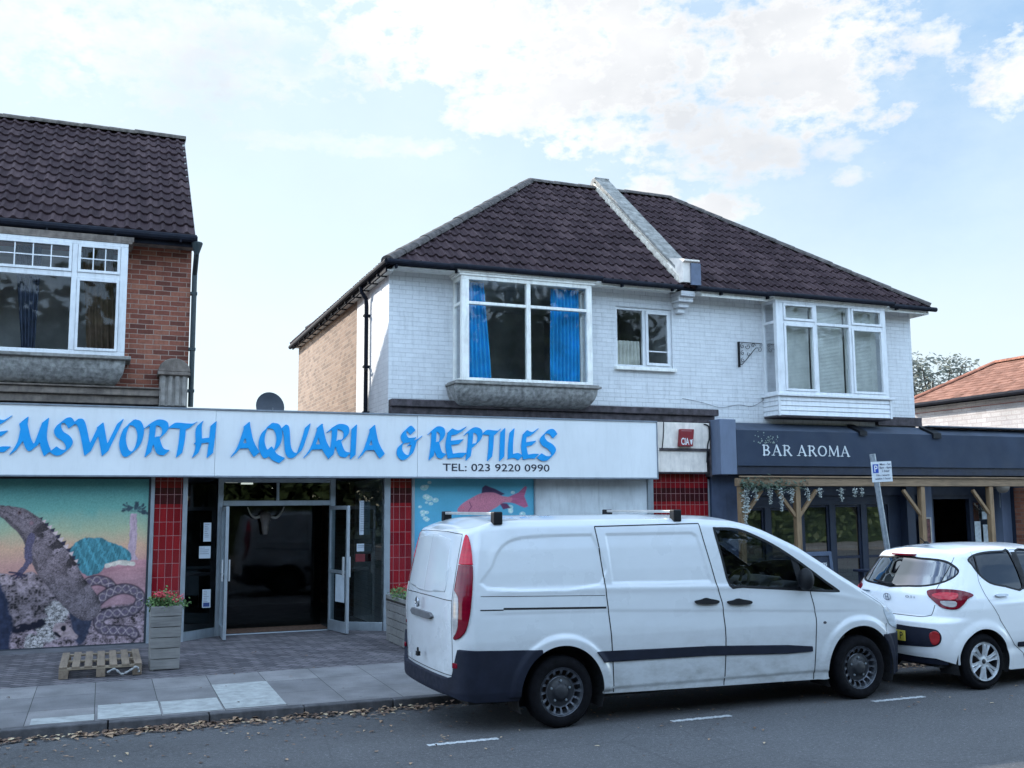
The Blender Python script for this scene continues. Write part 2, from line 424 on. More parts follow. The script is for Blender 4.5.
def text_mb(txt, x0, x1, z0, h, y, ext=0.003, bold=0.0, rot=0.0):
    """built-in lettering, fitted between x0 and x1 with cap height h, facing -Y"""
    cu = bpy.data.curves.new('t', 'FONT'); cu.body = txt; cu.extrude = 0; cu.offset = bold; cu.fill_mode = 'FRONT'; cu.resolution_u = 3
    ob = bpy.data.objects.new('t', cu); COL.objects.link(ob)
    dg = bpy.context.evaluated_depsgraph_get(); dg.update()
    me = ob.evaluated_get(dg).to_mesh(); V = np.array([v.co[:2] for v in me.vertices]); F = [tuple(p.vertices) for p in me.polygons]
    ob.evaluated_get(dg).to_mesh_clear(); bpy.data.objects.remove(ob); bpy.data.curves.remove(cu)
    mnx, mxx = V[:, 0].min(), V[:, 0].max()
    capz = 0.7 if h else 1
    X = x0+(V[:, 0]-mnx)/(mxx-mnx)*(x1-x0); Z = z0+V[:, 1]/capz*h
    if rot:
        cx, cz = (x0+x1)/2, z0; X, Z = cx+(X-cx)*math.cos(rot)-(Z-cz)*math.sin(rot), cz+(X-cx)*math.sin(rot)+(Z-cz)*math.cos(rot)
    mb = MB(); mb.add([(a, y-ext, b) for a, b in zip(X, Z)], F); return mb
# ================================================================== MATERIAL LIBRARY
M_white_upvc = mat_plain('white_upvc', (0.74, 0.75, 0.76), 0.4, var=0.05, grime=0.35)
M_white_wood = mat_plain('white_painted_wood', alb(188, 204, 224, .75), 0.55, var=0.08, grime=0.45)
M_glass = mat_glass('window_glass', tint=(.93,.96,.97), alpha=0.97, refl=0.34, rough=0.02)
M_glass_dark = mat_glass('dark_glass', tint=(0.25, 0.3, 0.32), alpha=0.7, refl=0.7)
M_shop_glass = mat_glass('shop_glass', tint=(0.5, 0.6, 0.62), alpha=0.7, refl=0.8)
M_interior = mat_plain('room_interior', (0.6, 0.61, 0.61), 0.9, var=0.25, nscale=2)
M_black = mat_plain('black_plastic', (0.008, 0.009, 0.012), 0.55, var=0.2, spec=0.25)
M_rubber = mat_plain('rubber', (0.010, 0.010, 0.012), 0.85, var=0.25, nscale=12)
M_steel = mat_plain('galvanised_steel', (0.30, 0.34, 0.38), 0.45, metal=0.6, var=0.15, nscale=20)
M_alu = mat_plain('aluminium_frame', (0.36, 0.40, 0.44), 0.4, metal=0.5, var=0.08, grime=0.3)
M_gutter = mat_plain('black_gutter', (0.008, 0.010, 0.018), 0.75, var=0.3, spec=0.2)
M_render_grey = mat_plain('pebble_dash', (0.34, 0.335, 0.32), 0.95, var=0.35, nscale=14, bump=0.9, bscale=90, grime=0.55)
M_coping = mat_plain('weathered_concrete', (0.27, 0.26, 0.24), 0.95, var=0.3, nscale=8, bump=0.6, bscale=60, grime=0.6)
M_render_white = mat_plain('white_render', alb(186, 196, 212, .72), 0.85, var=0.1, nscale=5, bump=0.4, grime=0.4)
M_red_brick = mat_brick('red_brick', [(0.15, 0.045, 0.030), (0.30, 0.090, 0.055), (0.40, 0.155, 0.095)], (0.36, 0.27, 0.22), soot=0.5)
M_buff_brick = mat_brick('buff_brick', [(0.20, 0.13, 0.09), (0.29, 0.19, 0.13), (0.36, 0.25, 0.18)], (0.30, 0.25, 0.21), bw=.235)
M_white_brick = mat_brick('white_painted_brick', [(.70,.71,.72), (.73,.74,.75), (.76,.77,.78)], (.64,.65,.67), mort=0.008, bump=0.8, rough=0.6, soot=0.38, calm=True)
M_dark_stone = mat_plain('dark_stone_band', (0.075, 0.062, 0.068), 0.9, var=0.4, nscale=9, bump=0.7, grime=0.6)
M_buff_stone = mat_plain('buff_stone', (0.20, 0.165, 0.14), 0.9, var=0.3, nscale=8, bump=0.6, grime=0.7)
M_timber = None

def mat_tiles(name, c0, c1, c2, moss):
    m = NT(name); a = m.n('ShaderNodeAttribute'); a.attribute_name = 'tile'
    col = m.ramp(a.outputs['Fac'], [(0.0, c0), (0.55, c1), (1.0, c2)])
    v = m.obj(); f = m.noise(v, 14, 7, 0.65); g = m.noise(v, 1.2, 6)
    col = m.mix(0.4, col, m.ramp(f, [(0.3, 0.45), (0.7, 1.2)]), 'MULTIPLY')
    col = m.mix(0.3, col, m.ramp(g, [(0.3, 0.55), (0.7, 1.15)]), 'MULTIPLY')
    sp = m.ramp(m.noise(v, 26, 6, 0.75), [(0.60, 0.0), (0.72, 1.0)])
    col = m.mix(m.math('MULTIPLY', sp, 0.45), col, moss)
    m.color(col); m.rough(0.88); m.bump(f, 0.5, 0.006); m.b.inputs['Specular IOR Level'].default_value = 0.25
    return m.m
M_tiles = mat_tiles('brown_concrete_tiles', (0.034, 0.019, 0.023), (0.048, 0.028, 0.033), (0.074, 0.046, 0.050), (0.16, 0.13, 0.12))
M_ridge = mat_plain('ridge_tiles', (0.10, 0.085, 0.080), 0.95, var=0.4, nscale=10, bump=0.7, grime=0.4)
M_ridge_grey = mat_plain('lichened_ridge', (0.105, 0.088, 0.075), 0.95, var=0.4, nscale=10, bump=0.7, grime=0.4)
M_orange_tiles = mat_tiles('orange_clay_tiles', (0.20, 0.095, 0.065), (0.27, 0.13, 0.09), (0.34, 0.17, 0.12), (0.2, 0.15, 0.1))

# ================================================================== GROUND
def mat_asphalt():
    m = NT('asphalt'); v = m.obj()
    big = m.noise(v, 0.6, 6); mid = m.noise(v, 5, 6, 0.6); fine = m.noise(v, 160, 3, 0.8)
    col = m.ramp(fine, [(0.25, (0.045, 0.045, 0.048)), (0.5, (0.088, 0.088, 0.093)), (0.75, (0.19, 0.188, 0.190))])
    col = m.mix(0.6, col, m.ramp(big, [(0.3, 0.7), (0.7, 1.2)]), 'MULTIPLY')
    col = m.mix(0.6, col, m.ramp(mid, [(0.3, 0.75), (0.7, 1.15)]), 'MULTIPLY')
    ag = m.n('ShaderNodeTexVoronoi'); ag.inputs['Scale'].default_value = 55; m.l(v, ag.inputs['Vector'])
    chip = m.math('MULTIPLY', m.ramp(ag.outputs['Distance'], [(0.22, 1.0), (0.40, 0.0)]), m.ramp(m.noise(v, 40, 3, 0.7), [(0.48, 0.0), (0.62, 1.0)]))
    col = m.mix(m.math('MULTIPLY', chip, 0.75), col, (0.26, 0.255, 0.265))
    col = m.mix(0.45, col, m.ramp(m.noise(v, 28, 5, 0.75), [(0.36, 0.35), (0.64, 1.35)]), 'MULTIPLY')
    # darker worn strip where cars stand
    sp = m.n('ShaderNodeSeparateXYZ'); m.l(v, sp.inputs[0])
    oil = m.math('MULTIPLY', m.math('SUBTRACT', 1.0, m.math('ABSOLUTE', m.math('SUBTRACT', sp.outputs[1], 9.5))), 0.45, clamp=True)
    col = m.mix(m.math('MULTIPLY', oil, mid), col, (0.02, 0.02, 0.022))
    vo = m.n('ShaderNodeTexVoronoi'); vo.feature = 'DISTANCE_TO_EDGE'; vo.inputs['Scale'].default_value = 0.45; m.l(v, vo.inputs['Vector'])
    crack = m.ramp(vo.outputs['Distance'], [(0.0, 1.0), (0.006, 0.0)])
    col = m.mix(m.math('MULTIPLY', crack, m.math('MULTIPLY', mid, 0.5)), col, (0.015, 0.015, 0.017))
    m.color(col); m.rough(m.ramp(mid, [(0.3, 0.75), (0.7, 0.92)])); m.bump(fine, 0.6, 0.006); return m.m
def mat_slabs(name, bw, bh, c0, c1, mortar, off=0.5, mort=0.008, rot=0.0):
    m = NT(name); v = m.obj(); mp = m.n('ShaderNodeMapping'); m.l(v, mp.inputs[0]); mp.inputs['Rotation'].default_value = (0, 0, rot)
    b = m.n('ShaderNodeTexBrick'); b.offset = off; m.l(mp.outputs[0], b.inputs['Vector'])
    b.inputs['Scale'].default_value = 1; b.inputs['Brick Width'].default_value = bw; b.inputs['Row Height'].default_value = bh
    b.inputs['Mortar Size'].default_value = mort*0.5; b.inputs['Mortar Smooth'].default_value = 0.2
    b.inputs['Color1'].default_value = (0, 0, 0, 1); b.inputs['Color2'].default_value = (1, 1, 1, 1)
    fine = m.noise(v, 70, 6, 0.7); big = m.noise(v, 2.2, 7, 0.6)
    bc = m.ramp(b.outputs['Color'], [(0.0, c0), (1.0, c1)])
    bc = m.mix(0.5, bc, m.ramp(fine, [(0.3, 0.6), (0.7, 1.2)]), 'MULTIPLY')
    bc = m.mix(0.7, bc, m.ramp(big, [(0.35, 0.6), (0.65, 1.15)]), 'MULTIPLY')
    gum = m.n('ShaderNodeTexVoronoi'); gum.inputs['Scale'].default_value = 3.1; m.l(v, gum.inputs['Vector'])
    bc = m.mix(m.math('MULTIPLY', m.ramp(gum.outputs['Distance'], [(0.035, 1.0), (0.05, 0.0)]), 0.5), bc, (0.03, 0.03, 0.03))
    m.color(m.mix(b.outputs['Fac'], bc, mortar)); m.rough(0.85)
    m.bump(m.math('ADD', m.math('MULTIPLY', m.math('SUBTRACT', 1.0, b.outputs['Fac']), 1.0), m.math('MULTIPLY', fine, 0.3)), 0.6, 0.005)
    return m.m
M_asphalt = mat_asphalt()
M_slab = mat_slabs('grey_paving_slabs', 0.60, 0.75, (0.165, 0.160, 0.165), (0.235, 0.225, 0.225), (0.04, 0.041, 0.040), off=0.0)
M_paver = mat_slabs('block_paving', 0.20, 0.10, (0.080, 0.073, 0.082), (0.17, 0.15, 0.16), (0.018, 0.018, 0.022), off=0.5, mort=0.016, rot=R(45))
M_pale_slab = mat_plain('pale_paving_slab', (0.36, 0.37, 0.36), 0.85, var=0.16, nscale=9, bump=0.4, grime=0.35)
M_kerb = mat_plain('kerb_stone', (0.085, 0.082, 0.088), 0.85, var=0.3, nscale=7, bump=0.5, grime=0.5)
M_apron = mat_plain('concrete_apron', (0.105, 0.105, 0.115), 0.85, var=0.2, nscale=5, bump=0.4, grime=0.4)

KY = 10.42
def strips(name, xs, ys, zf, mat, kind='structure'):
    mb = MB(); k = 0
    for j in range(len(ys)-1):
        for i in range(len(xs)-1):
            mb.quad((xs[i], ys[j], zf(ys[j])), (xs[i+1], ys[j], zf(ys[j])), (xs[i+1], ys[j+1], zf(ys[j+1])), (xs[i], ys[j+1], zf(ys[j+1])))
    o = mb.build(name, mat, recalc=False, doubles=True); tag(o, kind=kind); return o
road_z = lambda y: 0.0 if y < 8.8 else -0.07*(y-8.8)/(KY-8.8)
strips('road', [-90, -20, 0, 10, 20, 120], [-4.0, 8.8, 9.6, KY+0.02], road_z, M_asphalt)
g = strips('ground', [-2500, -90, 120, 2500], [-2500, -90, 90, 2500], lambda y: -0.16, mat_plain('distant_ground', (0.09, 0.09, 0.08), 0.95, var=0.3, nscale=0.3))
pav_z = lambda y: 0.022+(y-KY-0.13)*(0.05/5.2)
strips('pavement', [-90, 0, 20, 120], [KY+0.13, 12.7], pav_z, M_slab)
strips('block_paving', [-90, 0, 20, 120], [12.7, 15.35], pav_z, M_paver)
strips('shop_apron', [-90, 0, 1.0], [15.35, 15.85], pav_z, M_apron)
strips('block_paving', [1.0, 20, 120], [15.35, 16.9], lambda y: pav_z(min(y, 15.8)), M_paver)
mb = MB(); x = -40.0
while x < 60:
    mb.box(x, x+0.90, KY+random.uniform(-.003, .003), KY+0.13, -0.3, 0.026+random.uniform(-.002, .002)); x += 0.912
tag(mb.build('kerb', M_kerb, bevel=0.012), kind='structure')
# replaced pale slabs
for k, (xa, xb, ya, yb) in enumerate([(0.03, 0.60, 10.60, 11.30), (0.62, 1.18, 10.60, 11.25), (1.20, 1.80, 10.62, 12.02), (-0.55, 0.0, 10.58, 10.86)]):
    mb = MB(); mb.quad((xa, ya, pav_z(ya)+.004), (xb, ya, pav_z(ya)+.004), (xb, yb, pav_z(yb)+.004), (xa, yb, pav_z(yb)+.004))
    tag(mb.build('pavement_slab', M_pale_slab, recalc=False), kind='structure')
# across the street, behind the camera
def far_side():
    mb = MB(); mb.quad((-90, -9, 0.08), (120, -9, 0.08), (120, -4.0, 0.08), (-90, -4.0, 0.08)); mb.quad((-90, -4.0, -0.1), (120, -4.0, -0.1), (120, -4.0, 0.08), (-90, -4.0, 0.08))
    tag(mb.build('pavement', M_slab, recalc=False), kind='structure')
    mb = MB(); mb.quad((-90, -60, 0.05), (120, -60, 0.05), (120, -9, 0.05), (-90, -9, 0.05))
    tag(mb.build('grass_verge', mat_plain('lawn', (0.05, 0.075, 0.025), 0.95, var=0.4, nscale=3), recalc=False), kind='structure')
far_side()
# parking bay dashes
M_line = mat_plain('worn_white_line', (0.50, 0.52, 0.53), 0.8, var=0.3, nscale=30, grime=0.7)
for xa, xb in [(2.62, 3.25), (4.98, 5.63), (7.34, 8.02), (-2.2, -1.6), (9.75, 10.4), (12.1, 12.75)]:
    def sdm(x, y, xa=xa, xb=xb): 
        rough = 0.006*np.sin(x*61+3)+0.005*np.sin(x*143)+0.004*np.sin(x*307)
        return np.maximum(np.maximum(xa-x, x-xb), np.abs(y-8.445)-0.035)+rough
    mb = patch(sdm, (xa-.05, xb+.05, 8.38, 8.51), 0.008, lambda x, y, o: np.stack([x, y, np.full(x.shape, 0.004)], 1))
    tag(mb.build('road_marking', M_line, recalc=False), kind='structure')

# ================================================================== ROOF TILES
def tiled_plane(name, poly, mat, parent, org=None, udir=None, gauge=0.315, roll=0.166, hroll=0.036, step=0.040, res_u=6, thick=True):
    """poly: 3D corners of the slope, first edge = eave from left to right.
    Interlocking tiles: every course stands a step above the next, rolls run up the slope."""
    P = [Vector(p) for p in poly]; o = P[0]; u = (P[1]-P[0]).normalized()
    nrm = None
    for k in range(2, len(P)):
        c = u.cross(P[k]-o)
        if c.length > 1e-3: nrm = c.normalized(); break
    if nrm.z < 0: nrm = -nrm
    s = nrm.cross(u).normalized()
    if s.z < 0: s = -s
    uv = [((p-o).dot(u), (p-o).dot(s)) for p in P]
    u0, u1 = min(a for a, b in uv), max(a for a, b in uv); s0, s1 = 0, max(b for a, b in uv)
    du = roll/res_u; nu = int((u1-u0)/du)+2; nr = int(math.ceil((s1-s0)/gauge))+1
    us = u0+np.arange(nu)*du
    ph = (us/roll) % 1.0
    prof = np.where(ph < 0.52, np.sin(ph/0.52*math.pi)**0.8, -0.12*np.sin((ph-0.52)/0.48*math.pi))*hroll
    verts = []; faces = []; tv = []
    col = np.floor(us/roll).astype(int)
    for r in range(nr):
        sa = r*gauge-0.012; sb = (r+1)*gauge+0.02
        jig = RNG.normal(0, 0.0022, size=int(col.max()-col.min())+2)[col-col.min()]
        tone = RNG.random(int(col.max()-col.min())+2)[col-col.min()]
        base = len(verts)
        for (sv, hh) in ((sa, 0.0), (sa, 1.0), (sb, 0.12)):
            for i in range(nu):
                h = prof[i]*(1.0 if hh > 0 else 0.9)+hh*step+jig[i]
                if hh == 0.0: h = prof[i]*0.6-0.004
                verts.append(tuple(o+u*us[i]+s*(sv+jig[i]*1.5)+nrm*h)); tv.append(tone[i])
        for a in range(2):
            for i in range(nu-1): faces.append((base+a*nu+i, base+a*nu+i+1, base+(a+1)*nu+i+1, base+(a+1)*nu+i))
    off = root_loc(parent) if parent else Vector()
    me = bpy.data.meshes.new(name); me.from_pydata([tuple(Vector(v)-off) for v in verts], [], faces)
    at = me.attributes.new('tile', 'FLOAT', 'POINT'); at.data.foreach_set('value', tv)
    bm = bmesh.new(); bm.from_mesh(me)
    cen = sum(P, Vector())/len(P)
    for k in range(len(P)):
        a, b = P[k], P[(k+1) % len(P)]; n = (b-a).cross(nrm).normalized()
        if n.dot(cen-a) > 0: n = -n
        mrg = 0.03 if k == 0 else 0.0
        bmesh.ops.bisect_plane(bm, geom=bm.verts[:]+bm.edges[:]+bm.faces[:], plane_co=a-off+n*mrg, plane_no=n, clear_outer=True)
    bm.to_mesh(me); bm.free()
    me.materials.append(mat)
    o2 = bpy.data.objects.new(name, me); COL.objects.link(o2); o2.parent = parent
    # underlay deck so that nothing shines through
    mb = MB(); n = len(P); vs = [p-nrm*0.015 for p in P]+[p-nrm*0.06 for p in P]
    mb.add(vs, [tuple(range(n)), tuple(range(2*n-1, n-1, -1))]+[(i, i+n, (i+1) % n+n, (i+1) % n) for i in range(n)])
    mb.build('roof_deck', M_gutter, o2)
    return o2
def cap_tiles(name, a, b, mat, parent, r=0.10, seg=0.42, lift=0.0):
    """row of half round ridge or hip tiles from a to b, each lapping the next"""
    a = Vector(a); b = Vector(b); d = (b-a); L = d.length; d.normalize()
    side = d.cross(Vector((0, 0, 1))).normalized(); upv = side.cross(d)
    mb = MB(); n = max(1, int(L/seg))
    for i in range(n):
        p0 = a+d*(L*i/n); p1 = a+d*(L*(i+1)/n+0.03); j = random.uniform(-.006, .006)
        for (q0, q1, r0, r1) in ((p0, p1, r*1.06, r*0.97),):
            k = len(mb.v); m = 9
            for (q, rr) in ((q0, r0), (q1, r1)):
                for t in range(m):
                    an = math.pi*(t/(m-1)); mb.v.append(tuple(q+side*(rr*math.cos(an))+upv*(rr*math.sin(an)*0.75+lift+j)))
            for t in range(m-1): mb.f.append((k+t, k+t+1, k+m+t+1, k+m+t)); mb.mi.append(0)
            mb.f.append(tuple(k+t for t in range(m))); mb.mi.append(0)
            mb.f.append(tuple(k+m+t for t in range(m-1, -1, -1))); mb.mi.append(0)
    return mb.build(name, mat, parent)

def wall_with_holes(x0, x1, z0, z1, holes, y0, y1):
    mb = MB()
    xs = sorted({x0, x1, *[h[0] for h in holes], *[h[1] for h in holes]}); zs = sorted({z0, z1, *[h[2] for h in holes], *[h[3] for h in holes]})
    def solid(i, j):
        if i < 0 or j < 0 or i >= len(xs)-1 or j >= len(zs)-1: return False
        cx, cz = (xs[i]+xs[i+1])/2, (zs[j]+zs[j+1])/2
        return not any(h[0] < cx < h[1] and h[2] < cz < h[3] for h in holes)
    for i in range(len(xs)-1):
        for j in range(len(zs)-1):
            if not solid(i, j): continue
            a, b, c, d = xs[i], xs[i+1], zs[j], zs[j+1]
            mb.quad((a, y0, c), (b, y0, c), (b, y0, d), (a, y0, d)); mb.quad((b, y1, c), (a, y1, c), (a, y1, d), (b, y1, d))
            if not solid(i-1, j): mb.quad((a, y1, c), (a, y0, c), (a, y0, d), (a, y1, d))
            if not solid(i+1, j): mb.quad((b, y0, c), (b, y1, c), (b, y1, d), (b, y0, d))
            if not solid(i, j-1): mb.quad((a, y1, c), (b, y1, c), (b, y0, c), (a, y0, c))
            if not solid(i, j+1): mb.quad((a, y0, d), (b, y0, d), (b, y1, d), (a, y1, d))
    return mb
def room(parent, x0, x1, y0, y1, z0, z1, name='room'):
    """dark room behind a window: five inner faces, open to the front"""
    mb = MB()
    mb.quad((x0, y1, z0), (x1, y1, z0), (x1, y1, z1), (x0, y1, z1)); mb.quad((x0, y0, z0), (x0, y1, z0), (x0, y1, z1), (x0, y0, z1))
    mb.quad((x1, y0, z0), (x1, y1, z0), (x1, y1, z1), (x1, y0, z1)); mb.quad((x0, y0, z0), (x1, y0, z0), (x1, y1, z0), (x0, y1, z0))
    mb.quad((x0, y0, z1), (x1, y0, z1), (x1, y1, z1), (x0, y1, z1))
    return mb.build(name, M_interior, parent, recalc=False)

def wframe(mb, x0, x1, z0, z1, y, w=0.05, d=0.07):
    """rectangular frame, members butted"""
    mb.box(x0, x1, y, y+d, z0, z0+w); mb.box(x0, x1, y, y+d, z1-w, z1)
    mb.box(x0, x0+w, y, y+d, z0+w, z1-w); mb.box(x1-w, x1, y, y+d, z0+w, z1-w)

# ================================================================== LEFT BRICK HOUSE
HL = thing('brick_house', 'red brick house with brown tiled roof and white framed bay window', 'house', (-3.0, 15.8, 0))
def left_house():
    xl, xr = -9.5, 1.11
    wall_with_holes(xl, xr, 3.40, 5.95, [(-3.3, 0.10, 4.15, 5.80)], 15.8, 16.05).build('wall', M_red_brick, HL, recalc=False)
    mb = MB(); mb.box(xl, xl+.2, 16.05, 21.8, 0, 5.95); mb.box(xr-.2, xr, 16.05, 21.8, 0, 5.95); mb.box(xl+.2, xr-.2, 21.6, 21.8, 0, 5.95)
    mb.box(xl+.2, xr-.2, 16.05, 16.3, 0.0, 3.40)
    mb.prism([(15.8, 5.952), (15.8, 6.2), (18.8, 8.55), (21.8, 6.2), (21.8, 5.952)], 'x', xr-.2, xr); mb.build('side_wall', M_red_brick, HL)
    room(HL, -3.4, 0.2, 16.05, 18.0, 3.5, 5.9)
    r = tiled_plane('roof', [(xl, 15.40, 6.03), (1.12, 15.40, 6.03), (1.12, 18.8, 8.68), (xl, 18.8, 8.68)], M_tiles, HL)
    tiled_plane('roof', [(1.12, 22.2, 6.03), (xl, 22.2, 6.03), (xl, 18.8, 8.68), (1.12, 18.8, 8.68)], M_tiles, HL, res_u=3)
    cap_tiles('ridge', (xl, 18.8, 8.68), (1.12, 18.8, 8.68), M_ridge_grey, HL, r=0.13)
    # verge mortar / barge edge
    mb = MB()
    mb.prism([(15.42, 5.95), (15.42, 6.04), (18.8, 8.70), (22.18, 6.04), (22.18, 5.95), (18.8, 8.60)], 'x', 1.085, 1.13); mb.build('verge', M_coping, HL)
    # soffit, fascia, gutter
    mb = MB(); mb.box(xl, 1.15, 15.42, 15.80, 5.90, 5.93); mb.build('soffit', M_buff_stone, HL)
    mb = MB(); mb.box(xl, 1.16, 15.40, 15.43, 5.86, 6.03); mb.build('fascia_board', M_gutter, HL)
    g = MB(); g.tube([(xl, 15.34, 5.985), (1.14, 15.34, 5.975)], 0.058, 10)
    for i in range(9): g.box(0.9-i*0.9, 0.93-i*0.9, 15.30, 15.40, 5.90, 5.96)
    g.build('gutter', M_gutter, HL)
    p = MB(); p.lathe([(0.03, -0.16), (0.075, -0.02), (0.085, 0.02), (0.08, 0.03)], (1.15, 15.38, 5.90), 'z', 14)
    p.tube([(1.15, 15.38, 5.80), (1.15, 15.45, 5.70), (1.155, 15.70, 5.52), (1.155, 15.71, 5.40), (1.155, 15.71, 3.5)], 0.038, 10)
    for z in (5.2, 4.35, 3.72): p.box(1.10, 1.20, 15.67, 15.78, z, z+.04)
    p.build('drainpipe', mat_plain('green_black_pipe', (0.02, 0.035, 0.04), 0.5), HL, smooth=False)
    # bay: head board, window, pebble-dashed base, stone band, corbel
    mb = MB(); mb.box(-3.35, 0.27, 15.29, 15.80, 5.832, 5.90); mb.box(-3.33, 0.25, 15.29, 15.80, 5.802, 5.83)
    b = mb.build('bay_head', M_buff_stone, HL)
    y = 15.30
    W = MB()
    # units: (x0,x1) with transom lights above
    W.box(-3.3, 0.20, y, y+.08, 5.745, 5.80)            # head
    W.box(-3.3, 0.20, y, y+.08, 4.155, 4.215)           # sill rail
    W.box(0.10, 0.20, y, y+.08, 4.215, 5.745)           # right post
    for xm in (-0.54, -2.55): W.box(xm, xm+.075, y, y+.08, 4.215, 5.745)
    for xa, xb in ((-0.465, 0.10), (-2.475, -0.54), (-3.3, -2.55)):
        W.box(xa, xb, y+.004, y+.076, 5.255, 5.335)
    W.box(0.12, 0.20, y+.08, 15.80, 4.155, 5.80)
    wf = W.build('window_frame', M_white_upvc, HL, bevel=0.006)
    S = MB()
    for xa, xb, za, zb in ((-0.465, 0.10, 4.215, 5.255), (-0.465, 0.10, 5.335, 5.745), (-2.475, -0.54, 5.335, 5.745)):
        w = 0.04
        S.box(xa+.003, xb-.003, y-.012, y+.03, za+.003, za+w); S.box(xa+.003, xb-.003, y-.012, y+.03, zb-w, zb-.003)
        S.box(xa+.003, xa+w, y-.012, y+.03, za+w, zb-w); S.box(xb-w, xb-.003, y-.012, y+.03, za+w, zb-w)
    for xa, xb, n in ((-0.425, 0.06, 3), (-2.435, -0.58, 8)):
        for i in range(1, n): 
            xx = xa+(xb-xa)*i/n; S.box(xx-.008, xx+.008, y+.002, y+.02, 5.375, 5.705)
        S.box(xa, xb, y+.004, y+.018, 5.532, 5.548)
    split_build(S, 'sash', M_white_upvc, HL)
    G = MB()
    for xa, xb, za, zb in ((-0.43, 0.065, 4.25, 5.22), (-0.43, 0.065, 5.37, 5.71), (-2.47, -0.545, 4.215, 5.255), (-2.44, -0.575, 5.37, 5.71), (-3.3, -2.55, 4.215, 5.745)):
        G.quad((xa, y+.025, za), (xb, y+.025, za), (xb, y+.025, zb), (xa, y+.025, zb))
    G.build('pane', M_glass, HL, recalc=False)
    # base of the bay: ledge and curved under-belly
    mb = MB(); mb.box(-3.4, 0.29, 15.24, 15.798, 4.105, 4.155); mb.build('sill', M_coping, HL, bevel=0.01)
    mb = MB(); n = 9; prev = None; k0 = None
    for i in range(n+1):
        t = i/n*math.pi/2; yy = 15.30+0.42*(1-math.cos(t)); zz = 4.105-0.385*math.sin(t); xx = 0.22-0.30*(1-math.cos(t))
        mb.v += [(-3.4, yy, zz), (xx, yy, zz), (xx, 15.798, zz)]
        mb.mi += []
        if i:
            k = len(mb.v)-6
            mb.f += [(k, k+1, k+4, k+3), (k+1, k+2, k+5, k+4)]; mb.mi += [0, 0]
    mb.f.append((len(mb.v)-3, len(mb.v)-2, len(mb.v)-1)); mb.mi.append(0)
    mb.build('bay_base', M_render_grey, HL, smooth=False)
    mb = MB(); mb.box(-9.5, 0.70, 15.50, 15.798, 3.62, 3.72); mb.box(-9.5, 0.70, 15.56, 15.798, 3.50, 3.62); mb.box(-9.5, 0.70, 15.46, 15.798, 3.72, 3.745)
    mb.build('cornice', M_buff_stone, HL, bevel=0.012)
    # fluted console bracket
    C = thing('console_bracket', 'fluted cream stone console at the right end of the cornice', 'bracket', (0.9, 15.6, 3.5))
    mb = MB(); mb.box(0.70, 1.09, 15.50, 15.795, 3.48, 3.98)
    for i in range(4): 
        xx = 0.748+i*0.098
        mb.tube([(xx, 15.50, 3.49), (xx, 15.50, 3.93)], 0.036, 10)
    mb.build('fluted_shaft', mat_plain('cream_stone', (0.30, 0.275, 0.25), 0.9, var=0.25, nscale=8, bump=0.5, grime=0.5), C, bevel=0.006)
    pts = [(0.70+0.195+0.225*math.cos(a), 3.985+0.20*math.sin(a)) for a in np.linspace(0, math.pi, 15)]
    mb = MB(); mb.prism(pts, 'y', 15.44, 15.795); mb.build('round_head', M_buff_stone, C, bevel=0.01)
    mb = MB(); mb.box(0.665, 1.12, 15.43, 15.795, 3.935, 3.983); mb.build('neck_band', M_buff_stone, C, bevel=0.01)
left_house()

